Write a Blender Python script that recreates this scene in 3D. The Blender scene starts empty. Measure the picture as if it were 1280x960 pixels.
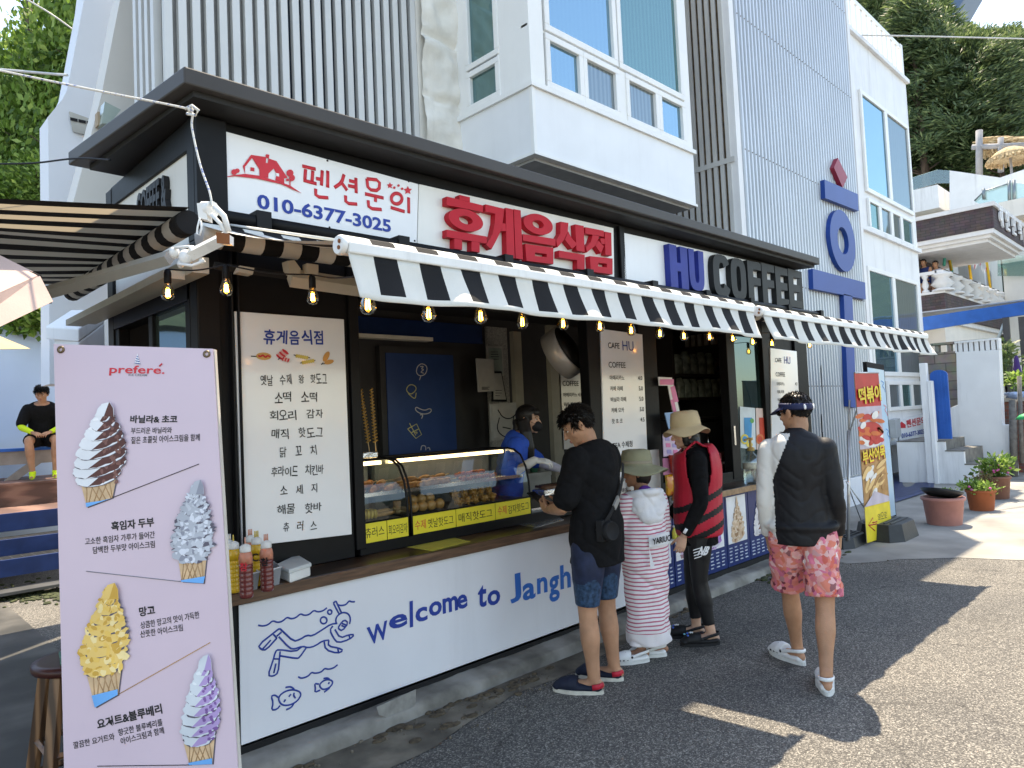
import bpy, bmesh, math, random
from mathutils import Vector, Matrix, noise
random.seed(7)
S = bpy.context.scene
COL = S.collection
V = Vector
# ------------------------------------------------------------------ camera, world, sun, exposure
FPX = 887.0
RM = ((0.71455971, 0.0, 0.69957446), (-0.69811535, 0.06455278, 0.71306935), (-0.04515948, -0.99791429, 0.04612682))
CAMZ = 1.65
cam = bpy.data.cameras.new('camera'); cam.sensor_width = 36.0; cam.lens = FPX / 1280 * 36
cam.clip_start = 0.05; cam.clip_end = 2000
camo = bpy.data.objects.new('camera', cam); COL.objects.link(camo)
mw = Matrix.Identity(4)
for r in range(3):
    mw[r][0] = RM[r][0]; mw[r][1] = -RM[r][1]; mw[r][2] = -RM[r][2]
mw[2][3] = CAMZ
camo.matrix_world = mw
S.camera = camo
SUN = V((0.92, 0.56, 2.28)).normalized()
w = bpy.data.worlds.new('World'); S.world = w; w.use_nodes = True
nt = w.node_tree; bg = nt.nodes['Background']
sky = nt.nodes.new('ShaderNodeTexSky'); sky.sky_type = 'NISHITA'; sky.sun_disc = False
sky.sun_elevation = math.asin(SUN.z); sky.sun_rotation = math.atan2(SUN.x, SUN.y)
sky.air_density = 1.0; sky.dust_density = 0.7; sky.ozone_density = 1.0
nt.links.new(sky.outputs[0], bg.inputs[0]); bg.inputs[1].default_value = 0.15
sl = bpy.data.lights.new('sun', 'SUN'); sl.energy = 3.1; sl.angle = math.radians(0.5); sl.color = (1.0, 0.94, 0.85)
so = bpy.data.objects.new('sun', sl); COL.objects.link(so)
so.rotation_euler = SUN.to_track_quat('Z', 'Y').to_euler(); so.location = (0, 0, 30)
S.view_settings.view_transform = 'Standard'; S.view_settings.look = 'None'
S.view_settings.exposure = 1.85; S.view_settings.gamma = 1.0; S.view_settings.use_white_balance = True; S.view_settings.white_balance_temperature = 7900; S.view_settings.white_balance_tint = 10; S.view_settings.use_curve_mapping = False
S.cycles.max_bounces = 8; S.cycles.transparent_max_bounces = 16; S.cycles.use_denoising = True

# ------------------------------------------------------------------ measuring: a photo pixel to a point on a plane
def ray(x, y):
    c = (x - 640, y - 480, FPX)
    return V([sum(RM[r][k] * c[k] for k in range(3)) for r in range(3)])
def PY(x, y, Y):
    d = ray(x, y); return V((0, 0, CAMZ)) + d * (Y / d.y)
def PX(x, y, X):
    d = ray(x, y); return V((0, 0, CAMZ)) + d * (X / d.x)
def PG(x, y, z=0.0):
    d = ray(x, y); return V((0, 0, CAMZ)) + d * ((z - CAMZ) / d.z)
def PD(x, y, dep):
    return V((0, 0, CAMZ)) + ray(x, y) * (dep / FPX)
# ------------------------------------------------------------------ materials
MC = {}
def M(name, col, rough=0.55, metal=0.0, var=0.12, scale=6.0, bump=0.0, bscale=60.0, emit=0.0, trans=0.0, spec=0.3, stain=0.0, coat=0.0):
    if name in MC: return MC[name]
    m = bpy.data.materials.new(name); m.use_nodes = True; MC[name] = m
    n = m.node_tree.nodes; L = m.node_tree.links; b = n['Principled BSDF']
    tc = n.new('ShaderNodeTexCoord')
    nz = n.new('ShaderNodeTexNoise'); nz.inputs['Scale'].default_value = scale; nz.inputs['Detail'].default_value = 6
    L.new(tc.outputs['Object'], nz.inputs['Vector'])
    rp = n.new('ShaderNodeValToRGB'); e = rp.color_ramp.elements
    e[0].position = 0.3; e[1].position = 0.7
    c = list(col)
    e[0].color = [max(0, x * (1 - var)) for x in c] + [1]; e[1].color = [min(1, x * (1 + var)) for x in c] + [1]
    L.new(nz.outputs['Fac'], rp.inputs['Fac'])
    out = rp.outputs['Color']
    if stain > 0:
        n2 = n.new('ShaderNodeTexNoise'); n2.inputs['Scale'].default_value = scale * 0.5; n2.inputs['Detail'].default_value = 9; n2.inputs['Roughness'].default_value = 0.75
        mp = n.new('ShaderNodeMapping'); mp.inputs['Scale'].default_value = (2.6, 2.6, 0.22)
        L.new(tc.outputs['Object'], mp.inputs['Vector']); L.new(mp.outputs[0], n2.inputs['Vector'])
        r2 = n.new('ShaderNodeValToRGB'); r2.color_ramp.elements[0].position = 0.52; r2.color_ramp.elements[1].position = 0.75
        mx = n.new('ShaderNodeMixRGB'); mx.inputs['Color2'].default_value = [x * 0.45 + y for x, y in zip(c, (0.02, 0.015, 0.01))] + [1]
        ml = n.new('ShaderNodeMath'); ml.operation = 'MULTIPLY'; ml.inputs[1].default_value = stain
        L.new(n2.outputs['Fac'], r2.inputs['Fac']); L.new(r2.outputs['Color'], ml.inputs[0]); L.new(ml.outputs[0], mx.inputs['Fac'])
        L.new(out, mx.inputs['Color1']); out = mx.outputs['Color']
    L.new(out, b.inputs['Base Color'])
    b.inputs['Roughness'].default_value = rough; b.inputs['Metallic'].default_value = metal
    b.inputs['Specular IOR Level'].default_value = spec; b.inputs['Transmission Weight'].default_value = trans
    b.inputs['Coat Weight'].default_value = coat; b.inputs['Coat Roughness'].default_value = 0.08
    if emit > 0:
        L.new(out, b.inputs['Emission Color']); b.inputs['Emission Strength'].default_value = emit
    if bump > 0:
        nb = n.new('ShaderNodeTexNoise'); nb.inputs['Scale'].default_value = bscale; nb.inputs['Detail'].default_value = 5
        L.new(tc.outputs['Object'], nb.inputs['Vector'])
        bp = n.new('ShaderNodeBump'); bp.inputs['Strength'].default_value = bump; bp.inputs['Distance'].default_value = 0.02
        L.new(nb.outputs['Fac'], bp.inputs['Height']); L.new(bp.outputs[0], b.inputs['Normal'])
    return m
def thin_glass(name, tint=(0.85, 0.95, 0.93), refl=0.12, rough=0.02):
    if name in MC: return MC[name]
    m = bpy.data.materials.new(name); m.use_nodes = True; MC[name] = m
    n = m.node_tree.nodes; L = m.node_tree.links; n.remove(n['Principled BSDF'])
    t = n.new('ShaderNodeBsdfTransparent'); t.inputs[0].default_value = list(tint) + [1]
    g = n.new('ShaderNodeBsdfGlossy'); g.inputs['Roughness'].default_value = rough; g.inputs[0].default_value = (0.9, 0.95, 0.95, 1)
    lw = n.new('ShaderNodeLayerWeight'); lw.inputs[0].default_value = 0.25
    ad = n.new('ShaderNodeMath'); ad.operation = 'MULTIPLY_ADD'; ad.inputs[1].default_value = 0.3; ad.inputs[2].default_value = refl; ad.use_clamp = True
    L.new(lw.outputs['Fresnel'], ad.inputs[0])
    mx = n.new('ShaderNodeMixShader'); L.new(ad.outputs[0], mx.inputs[0]); L.new(t.outputs[0], mx.inputs[1]); L.new(g.outputs[0], mx.inputs[2])
    L.new(mx.outputs[0], n['Material Output'].inputs[0])
    return m
def window_glass(name, body, refl=0.4, tint=(.6, .84, .95)):
    if name in MC: return MC[name]
    m = bpy.data.materials.new(name); m.use_nodes = True; MC[name] = m
    n = m.node_tree.nodes; L = m.node_tree.links; n.remove(n['Principled BSDF'])
    tc = n.new('ShaderNodeTexCoord'); nz = n.new('ShaderNodeTexNoise'); nz.inputs['Scale'].default_value = 0.9
    L.new(tc.outputs['Object'], nz.inputs['Vector'])
    bp = n.new('ShaderNodeBump'); bp.inputs['Strength'].default_value = 0.05; bp.inputs['Distance'].default_value = 0.2; L.new(nz.outputs['Fac'], bp.inputs['Height'])
    d = n.new('ShaderNodeBsdfDiffuse'); wv = n.new('ShaderNodeTexWave'); wv.inputs['Scale'].default_value = 4.5; wv.inputs['Distortion'].default_value = 3.5; wv.inputs['Detail'].default_value = 2
    mp = n.new('ShaderNodeMapping'); mp.inputs['Scale'].default_value = (1, 1, .06); L.new(tc.outputs['Object'], mp.inputs[0]); L.new(mp.outputs[0], wv.inputs['Vector'])
    rp = n.new('ShaderNodeValToRGB'); rp.color_ramp.elements[0].color = [x * .65 for x in body] + [1]; rp.color_ramp.elements[1].color = [x * 1.2 for x in body] + [1]; L.new(wv.outputs['Fac'], rp.inputs[0]); L.new(rp.outputs[0], d.inputs[0])
    g = n.new('ShaderNodeBsdfGlossy'); g.inputs['Roughness'].default_value = 0.03; g.inputs[0].default_value = list(tint) + [1]; L.new(bp.outputs[0], g.inputs['Normal'])
    mx = n.new('ShaderNodeMixShader'); mx.inputs[0].default_value = refl
    L.new(d.outputs[0], mx.inputs[1]); L.new(g.outputs[0], mx.inputs[2]); L.new(mx.outputs[0], n['Material Output'].inputs[0])
    return m
def ramp_mat(name, kind, scale, stops, rough=0.7, vscale=(1, 1, 1), bump=0.0, extra=None, metal=0.0):
    """texture -> colour ramp -> principled; kind noise | voronoi | wave | brick"""
    if name in MC: return MC[name]
    m = bpy.data.materials.new(name); m.use_nodes = True; MC[name] = m
    n = m.node_tree.nodes; L = m.node_tree.links; b = n['Principled BSDF']
    tc = n.new('ShaderNodeTexCoord'); mp = n.new('ShaderNodeMapping'); mp.inputs['Scale'].default_value = vscale
    L.new(tc.outputs['Object'], mp.inputs['Vector'])
    if kind == 'noise':
        t = n.new('ShaderNodeTexNoise'); t.inputs['Detail'].default_value = 8; o = t.outputs['Fac']
    elif kind == 'voronoi':
        t = n.new('ShaderNodeTexVoronoi'); o = t.outputs['Color']
    elif kind == 'wave':
        t = n.new('ShaderNodeTexWave'); t.inputs['Distortion'].default_value = 4; t.inputs['Detail'].default_value = 3; o = t.outputs['Fac']
    t.inputs['Scale'].default_value = scale
    L.new(mp.outputs[0], t.inputs['Vector'])
    rp = n.new('ShaderNodeValToRGB'); e = rp.color_ramp.elements
    while len(e) < len(stops): e.new(0.5)
    for k, (p, c) in enumerate(stops):
        e[k].position = p; e[k].color = list(c) + [1]
    L.new(o, rp.inputs['Fac']); L.new(rp.outputs['Color'], b.inputs['Base Color'])
    b.inputs['Roughness'].default_value = rough; b.inputs['Metallic'].default_value = metal
    if bump:
        bp = n.new('ShaderNodeBump'); bp.inputs['Strength'].default_value = bump; bp.inputs['Distance'].default_value = 0.01
        L.new(o, bp.inputs['Height']); L.new(bp.outputs[0], b.inputs['Normal'])
    return m
def brick_mat(name, c1, c2, mortar, scale=1.0, bw=0.5, bh=0.25, plane='XZ', msize=0.02, rough=0.8):
    if name in MC: return MC[name]
    m = bpy.data.materials.new(name); m.use_nodes = True; MC[name] = m
    n = m.node_tree.nodes; L = m.node_tree.links; b = n['Principled BSDF']
    tc = n.new('ShaderNodeTexCoord'); sp = n.new('ShaderNodeSeparateXYZ'); cb = n.new('ShaderNodeCombineXYZ')
    L.new(tc.outputs['Object'], sp.inputs[0])
    if plane == 'XZ':
        ad = n.new('ShaderNodeMath'); ad.operation = 'ADD'; L.new(sp.outputs[0], ad.inputs[0]); L.new(sp.outputs[1], ad.inputs[1])
        L.new(ad.outputs[0], cb.inputs[0]); L.new(sp.outputs[2], cb.inputs[1])
    t = n.new('ShaderNodeTexBrick'); L.new(cb.outputs[0], t.inputs['Vector'])
    t.inputs['Color1'].default_value = list(c1) + [1]; t.inputs['Color2'].default_value = list(c2) + [1]; t.inputs['Mortar'].default_value = list(mortar) + [1]
    t.inputs['Scale'].default_value = scale; t.inputs['Brick Width'].default_value = bw; t.inputs['Row Height'].default_value = bh; t.inputs['Mortar Size'].default_value = msize
    nz = n.new('ShaderNodeTexNoise'); nz.inputs['Scale'].default_value = 5; nz.inputs['Detail'].default_value = 8; L.new(tc.outputs['Object'], nz.inputs['Vector'])
    mx = n.new('ShaderNodeMixRGB'); mx.blend_type = 'MULTIPLY'; mx.inputs[0].default_value = 0.7
    L.new(t.outputs['Color'], mx.inputs[1]); L.new(nz.outputs['Color'], mx.inputs[2])
    hs = n.new('ShaderNodeHueSaturation'); hs.inputs['Saturation'].default_value = 0.9; hs.inputs['Value'].default_value = 1.6; L.new(mx.outputs[0], hs.inputs['Color'])
    L.new(hs.outputs[0], b.inputs['Base Color']); b.inputs['Roughness'].default_value = rough
    bp = n.new('ShaderNodeBump'); bp.inputs['Strength'].default_value = 0.5; bp.inputs['Distance'].default_value = 0.01; bp.invert = True
    L.new(t.outputs['Fac'], bp.inputs['Height']); L.new(bp.outputs[0], b.inputs['Normal'])
    return m
# ------------------------------------------------------------------ mesh builder
class MB:
    def __init__(s): s.v = []; s.f = []; s.mi = []; s.sm = []
    def add(s, vs, fs, m=0, smooth=False):
        o = len(s.v); s.v += [V(p) for p in vs]
        for f in fs:
            s.f.append([i + o for i in f]); s.mi.append(m); s.sm.append(smooth)
    def merge(s, t, mat=None, m=None):
        o = len(s.v); s.v += [(mat @ p if mat else p.copy()) for p in t.v]
        for f, mi, sm in zip(t.f, t.mi, t.sm):
            s.f.append([i + o for i in f]); s.mi.append(mi if m is None else m); s.sm.append(sm)
        return s
    def obox(s, o, u, v, w, m=0):
        o, u, v, w = V(o), V(u), V(v), V(w)
        p = [o, o + u, o + u + v, o + v, o + w, o + u + w, o + u + v + w, o + v + w]
        fs = [[0, 3, 2, 1], [4, 5, 6, 7], [0, 1, 5, 4], [1, 2, 6, 5], [2, 3, 7, 6], [3, 0, 4, 7]]
        if u.cross(v).dot(w) < 0: fs = [f[::-1] for f in fs]
        s.add(p, fs, m)
    def box(s, a, b, m=0):
        a, b = V(a), V(b); d = b - a
        s.obox(a, (d.x, 0, 0), (0, d.y, 0), (0, 0, d.z), m)
    def cbox(s, c, sx, sy, sz, m=0, rz=0.0):
        R = Matrix.Rotation(rz, 3, 'Z'); u = R @ V((sx, 0, 0)); v = R @ V((0, sy, 0)); c = V(c)
        s.obox(c - u / 2 - v / 2 - V((0, 0, sz / 2)), u, v, (0, 0, sz), m)
    def prism(s, pts, nv, m=0, m2=None):
        pts = [V(p) for p in pts]; nv = V(nv); k = len(pts)
        nn = V((0, 0, 0))
        for i in range(k): nn += pts[i].cross(pts[(i + 1) % k])
        if nn.dot(nv) < 0: pts = pts[::-1]
        s.add(pts + [p + nv for p in pts], [list(range(k))[::-1], list(range(k, 2 * k))], m)
        o = len(s.v) - 2 * k
        for i in range(k):
            j = (i + 1) % k
            s.f.append([o + i, o + j, o + k + j, o + k + i]); s.mi.append(m if m2 is None else m2); s.sm.append(False)
    def poly(s, pts, m=0): s.add(pts, [list(range(len(pts)))], m)
    def tube(s, pts, r, m=0, n=8, cap=True, ab=None, side=None, smooth=True, mfun=None):
        pts = [V(p) for p in pts]; k = len(pts)
        if not hasattr(r, '__len__'): r = [r] * k
        up = V(side) if side is not None else None
        rings = []; prev = None
        for i in range(k):
            d = (pts[min(i + 1, k - 1)] - pts[max(i - 1, 0)]).normalized()
            if up is not None: a = up - d * up.dot(d)
            elif prev is not None: a = prev - d * prev.dot(d)
            else:
                a = V((0, 0, 1)) if abs(d.z) < 0.9 else V((1, 0, 0)); a = a - d * a.dot(d)
            if a.length < 1e-6: a = d.orthogonal()
            a.normalize(); prev = a; b = d.cross(a)
            ri = r[i]; ra, rb = (ri if hasattr(ri, '__len__') else (ri, ri))
            rings.append([pts[i] + a * (ra * math.cos(t)) + b * (rb * math.sin(t)) for t in [2 * math.pi * j / n for j in range(n)]])
        o = len(s.v)
        for rg in rings: s.v += rg
        for i in range(k - 1):
            for j in range(n):
                j2 = (j + 1) % n
                s.f.append([o + i * n + j, o + i * n + j2, o + (i + 1) * n + j2, o + (i + 1) * n + j]); s.mi.append(mfun(i) if mfun else m); s.sm.append(smooth)
        if cap:
            s.f.append([o + j for j in range(n)][::-1]); s.mi.append(m); s.sm.append(False)
            s.f.append([o + (k - 1) * n + j for j in range(n)]); s.mi.append(m); s.sm.append(False)
    def lathe(s, prof, c, m=0, n=20, axis=None, smooth=True, mfun=None):
        c = V(c); q = V((0, 0, 1)).rotation_difference(V(axis).normalized()).to_matrix() if axis is not None else Matrix.Identity(3)
        o = len(s.v); k = len(prof)
        for (r, z) in prof:
            for j in range(n):
                t = 2 * math.pi * j / n
                s.v.append(c + q @ V((max(r, 1e-4) * math.cos(t), max(r, 1e-4) * math.sin(t), z)))
        for i in range(k - 1):
            for j in range(n):
                j2 = (j + 1) % n
                s.f.append([o + i * n + j, o + i * n + j2, o + (i + 1) * n + j2, o + (i + 1) * n + j]); s.mi.append(mfun(i) if mfun else m); s.sm.append(smooth)
        if prof[0][0] > 1e-3: s.f.append([o + j for j in range(n)][::-1]); s.mi.append(mfun(0) if mfun else m); s.sm.append(False)
        if prof[-1][0] > 1e-3: s.f.append([o + (k - 1) * n + j for j in range(n)]); s.mi.append(mfun(k - 2) if mfun else m); s.sm.append(False)
    def ell(s, c, rx, ry, rz, m=0, n=14, mat=None, smooth=True):
        c = V(c); k = max(6, n // 2 + 1); o = len(s.v)
        R = mat if mat else Matrix.Identity(3)
        for i in range(k + 1):
            ph = math.pi * i / k
            for j in range(n):
                t = 2 * math.pi * j / n
                s.v.append(c + R @ V((rx * max(math.sin(ph), 1e-3) * math.cos(t), ry * max(math.sin(ph), 1e-3) * math.sin(t), -rz * math.cos(ph))))
        for i in range(k):
            for j in range(n):
                j2 = (j + 1) % n
                s.f.append([o + i * n + j, o + i * n + j2, o + (i + 1) * n + j2, o + (i + 1) * n + j]); s.mi.append(m); s.sm.append(smooth)
    def grid(s, fn, nu, nv, m=0, smooth=True, mfun=None):
        o = len(s.v)
        for i in range(nu + 1):
            for j in range(nv + 1): s.v.append(V(fn(i / nu, j / nv)))
        for i in range(nu):
            for j in range(nv):
                a = o + i * (nv + 1) + j
                s.f.append([a, a + nv + 1, a + nv + 2, a + 1]); s.mi.append(mfun(i, j) if mfun else m); s.sm.append(smooth)
    def mesh(s, name, mats):
        me = bpy.data.meshes.new(name); me.from_pydata([tuple(p) for p in s.v], [], s.f)
        if not isinstance(mats, (list, tuple)): mats = [mats]
        for x in mats: me.materials.append(x)
        me.polygons.foreach_set('material_index', s.mi); me.polygons.foreach_set('use_smooth', s.sm); me.update()
        return me
    def build(s, name, mats, parent=None, world=True, bevel=0.0, solid=0.0):
        me = s.mesh(name, mats); return link(name, me, parent, world, bevel, solid)
def link(name, me, parent=None, world=True, bevel=0.0, solid=0.0):
    o = bpy.data.objects.new(name, me); COL.objects.link(o)
    if parent is not None:
        o.parent = parent
        if world: o.matrix_parent_inverse = Matrix.Translation(-parent.location)
    if solid:
        md = o.modifiers.new('s', 'SOLIDIFY'); md.thickness = solid; md.offset = 0
    if bevel:
        md = o.modifiers.new('b', 'BEVEL'); md.width = bevel; md.segments = 2; md.limit_method = 'ANGLE'; md.angle_limit = math.radians(40)
    return o
def tag(o, label, cat, group=None):
    o['label'] = label; o['category'] = cat
    if group: o['group'] = group
    return o
def thing(name, label, cat, loc=(0, 0, 0), rz=0.0, group=None):
    o = bpy.data.objects.new(name, None); COL.objects.link(o); o.location = V(loc); o.rotation_euler = (0, 0, rz); o.empty_display_size = 0.1
    return tag(o, label, cat, group)
def dup(root, loc, rz=None, label=None, scale=None):
    r = root.copy(); COL.objects.link(r); r.location = V(loc)
    if rz is not None: r.rotation_euler = (0, 0, rz)
    if scale is not None: r.scale = scale if hasattr(scale, '__len__') else (scale,) * 3
    if label: r['label'] = label
    for ch in list(root.children):
        c = ch.copy(); COL.objects.link(c); c.parent = r
        for g in list(ch.children):
            d = g.copy(); COL.objects.link(d); d.parent = c
    return r
ORD = ['first', 'second', 'third', 'fourth', 'fifth', 'sixth', 'seventh', 'eighth', 'ninth', 'tenth', 'eleventh', 'twelfth', 'thirteenth', 'fourteenth', 'fifteenth', 'sixteenth', 'seventeenth', 'eighteenth', 'nineteenth', 'twentieth'] + ['%s-%s' % (t, u) for t in ('twenty', 'thirty', 'forty') for u in ('first', 'second', 'third', 'fourth', 'fifth', 'sixth', 'seventh', 'eighth', 'ninth', 'tenth')]
# ------------------------------------------------------------------ frames, text, strokes on flat boards
class Fr:
    def __init__(s, o, u, v):
        s.o = V(o); s.u = V(u).normalized(); s.v = V(v).normalized(); s.n = s.u.cross(s.v).normalized()
    def __call__(s, a, b, c=0.0): return s.o + s.u * a + s.v * b + s.n * c
    def uv(s, p): d = V(p) - s.o; return d.dot(s.u), d.dot(s.v)
def facade(Y): return Fr((0, Y, 0), (1, 0, 0), (0, 0, 1))
TC = {}
def textmesh(body, off=0.0, ext=0.0, shear=0.0, space=1.0, res=3):
    key = (body, off, ext, shear, space, res)
    if key in TC: return TC[key]
    c = bpy.data.curves.new('lettering', 'FONT'); c.body = body; c.offset = off; c.extrude = ext; c.shear = shear; c.space_character = space; c.resolution_u = res
    c.fill_mode = 'FRONT' if ext == 0 else 'BOTH'
    o = bpy.data.objects.new('lettering', c); COL.objects.link(o)
    me = bpy.data.meshes.new_from_object(o.evaluated_get(bpy.context.evaluated_depsgraph_get()))
    vs = [p.co.copy() for p in me.vertices]; fs = [list(p.vertices) for p in me.polygons]
    bpy.data.objects.remove(o); bpy.data.curves.remove(c); bpy.data.meshes.remove(me)
    if not vs: vs = [V((0, 0, 0))]
    x0 = min(p.x for p in vs); x1 = max(p.x for p in vs); y0 = min(p.y for p in vs); y1 = max(p.y for p in vs); z0 = min(p.z for p in vs)
    vs = [V(((p.x - x0) / max(x1 - x0, 1e-6), (p.y - y0) / max(y1 - y0, 1e-6), p.z - z0)) for p in vs]
    TC[key] = (vs, fs, (x1 - x0) / max(y1 - y0, 1e-6)); return TC[key]
def text(mb, fr, body, u, v, w=None, h=None, m=0, off=0.0, n=0.003, depth=0.0, al='c', rot=0.0, shear=0.0, space=1.0):
    """body centred (al c), or starting (l) / ending (r) at u; v is the middle"""
    vs, fs, asp = textmesh(body, off, 0.5 if depth else 0.0, shear, space)
    if w is None: w = h * asp
    if h is None: h = w / asp
    du = {'c': -w / 2, 'l': 0, 'r': -w}[al]; ca, sa = math.cos(rot), math.sin(rot)
    out = []
    for p in vs:
        a = p.x * w + du; b = (p.y - 0.5) * h
        out.append(fr(u + a * ca - b * sa, v + a * sa + b * ca, n + p.z * depth))
    mb.add(out, fs, m)
def ptext(mb, Y, body, xl, yl, xr, yr, hpx, m=0, off=0.0, n=0.003, depth=0.0, plane=None, hand=0.0, **k):
    """text spanning photo pixels (xl,yl)-(xr,yr), its mid line, on the facade plane at depth Y"""
    fr = plane or facade(Y)
    g = lambda x, y: fr.uv(hit(fr, x, y))
    a = g(xl, yl); b = g(xr, yr); t = g((xl + xr) / 2, (yl + yr) / 2 - hpx / 2); q = g((xl + xr) / 2, (yl + yr) / 2 + hpx / 2)
    h = abs(t[1] - q[1]); w = b[0] - a[0]; rot = math.atan2(b[1] - a[1], b[0] - a[0])
    if not hand:
        text(mb, fr, body, (a[0] + b[0]) / 2, (a[1] + b[1]) / 2, w, h, m, off, n, depth, rot=rot, **k); return
    cnt = len(body); step = w / cnt
    for i, ch in enumerate(body):
        if ch == ' ': continue
        u = a[0] + (i + 0.5) * step; v = a[1] + (b[1] - a[1]) * (i + 0.5) / cnt
        text(mb, fr, ch, u + random.uniform(-1, 1) * hand * h * .3, v + random.uniform(-1, 1) * hand * h, step * random.uniform(.8, .95), h * random.uniform(.85, 1.05), m, off, n, depth, rot=rot + random.uniform(-1, 1) * hand, shear=random.uniform(-.1, .25) * hand * 4, **k)
def hit(fr, x, y):
    d = ray(x, y); c = V((0, 0, CAMZ)); return c + d * ((fr.o - c).dot(fr.n) / d.dot(fr.n))
def stroke(mb, fr, pts, wd, m=0, n=0.004, closed=False, smooth=2):
    p = [V((a, b, 0)) for a, b in pts]
    for _ in range(smooth):
        q = []; k = len(p)
        if not closed: q.append(p[0])
        for i in range(k if closed else k - 1):
            a, b = p[i], p[(i + 1) % k]; q += [a * .75 + b * .25, a * .25 + b * .75]
        if not closed: q.append(p[-1])
        p = q
    if closed: p.append(p[0])
    mb.tube([fr(a.x, a.y, n) for a in p], [(0.0012, wd / 2)] * len(p), m, 6, side=fr.n)
def pstroke(mb, Y, pix, wpx, m=0, plane=None, **k):
    fr = plane or facade(Y); pts = [fr.uv(hit(fr, *q)) for q in pix]
    a = fr.uv(hit(fr, pix[0][0], pix[0][1])); b = fr.uv(hit(fr, pix[0][0], pix[0][1] + wpx))
    stroke(mb, fr, pts, abs(a[1] - b[1]), m, **k)
def shape(mb, fr, pts, m=0, n=0.003, t=0.0005):
    mb.prism([fr(a, b, n) for a, b in pts], fr.n * t, m)
def disc(mb, fr, u, v, ru, rv, m=0, n=0.003, k=20, rot=0.0, jag=0.0, t=0.0005):
    pts = []
    for i in range(k):
        a = 2 * math.pi * i / k; r = 1 + (random.uniform(-jag, jag) if jag else 0)
        x, y = ru * math.cos(a) * r, rv * math.sin(a) * r
        pts.append((u + x * math.cos(rot) - y * math.sin(rot), v + x * math.sin(rot) + y * math.cos(rot)))
    shape(mb, fr, pts, m, n, t)
def fuse(mb, voxel, it=6, fac=0.5, mats=None, mfn=None, name='body'):
    me = mb.mesh('tmp', M('tmp', (.5, .5, .5))); o = bpy.data.objects.new('tmp', me); COL.objects.link(o)
    md = o.modifiers.new('r', 'REMESH'); md.mode = 'VOXEL'; md.voxel_size = voxel; md.use_smooth_shade = True
    if it:
        ms = o.modifiers.new('s', 'SMOOTH'); ms.iterations = it; ms.factor = fac
    r = bpy.data.meshes.new_from_object(o.evaluated_get(bpy.context.evaluated_depsgraph_get()))
    bpy.data.objects.remove(o); bpy.data.meshes.remove(me)
    t = MB(); t.v = [p.co.copy() for p in r.vertices]; t.f = [list(p.vertices) for p in r.polygons]
    t.mi = [0] * len(t.f); t.sm = [True] * len(t.f); bpy.data.meshes.remove(r)
    if mfn:
        for i, f in enumerate(t.f):
            c = V((0, 0, 0))
            for j in f: c += t.v[j]
            t.mi[i] = mfn(c / len(f))
    return t
def curve(pts, per=6):
    """Catmull-Rom through points (vectors of any length)"""
    p = [list(q) for q in pts]; out = []
    for i in range(len(p) - 1):
        a, b, c, d = p[max(i - 1, 0)], p[i], p[i + 1], p[min(i + 2, len(p) - 1)]
        for k in range(per):
            t = k / per
            out.append([0.5 * (2 * b[j] + (c[j] - a[j]) * t + (2 * a[j] - 5 * b[j] + 4 * c[j] - d[j]) * t * t + (3 * b[j] - a[j] - 3 * c[j] + d[j]) * t ** 3) for j in range(len(b))])
    out.append(p[-1]); return out
# ------------------------------------------------------------------ common materials
white = M('white_paint', (.78, .785, .79), .5, var=.05, scale=2, stain=.6)
white_clean = M('white_board', (.8, .81, .82), .35, var=.03, scale=3, stain=.1)
offwhite = M('cream_paint', (.72, .69, .63), .6, var=.05, scale=2, stain=.3)
pvc = M('white_window_frame', (.82, .82, .8), .35, var=.03, scale=3, stain=.15)
black = M('black_frame_paint', (.006, .006, .0068), .5, var=.3, scale=4, bump=.05, bscale=20, spec=.2)
blackm = M('black_matte', (.01, .01, .011), .8, var=.2)
darkbrown = M('roof_sheet_paint', (.055, .05, .046), .5, var=.1, scale=2, stain=.3)
soffit = M('roof_soffit', (.02, .019, .018), .6, var=.15, scale=3)
steel = M('galvanised_steel', (.5, .51, .52), .4, 0.8, var=.1, scale=12)
silver = M('bare_metal', (.7, .7, .72), .22, 1.0, var=.05)
blue_p = M('blue_paint', (.015, .11, .42), .4, var=.12, scale=5, stain=.15)
concrete = ramp_mat('concrete_surface', 'noise', 3.5, [(.25, (.2, .19, .17)), (.5, (.3, .285, .26)), (.75, (.38, .36, .33))], .85, bump=.25)
navyink = M('blue_ink', (.015, .05, .3), .5, var=.05)
redink = M('red_ink', (.62, .03, .045), .45, var=.06)
blackink = M('black_ink', (.012, .012, .014), .5, var=.05)
blueglass = window_glass('blue_window_glass', (.05, .1, .125), .45, (.48, .74, .9))
darkglass = window_glass('curtained_window_glass', (.15, .16, .165), .22)
greenglass = window_glass('green_window_glass', (.05, .1, .1), .28, (.5, .8, .82))
cglass = thin_glass('clear_glass', (.93, .97, .95), .05)
rail_glass = thin_glass('green_rail_glass', (.72, .84, .82), .12)
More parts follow.
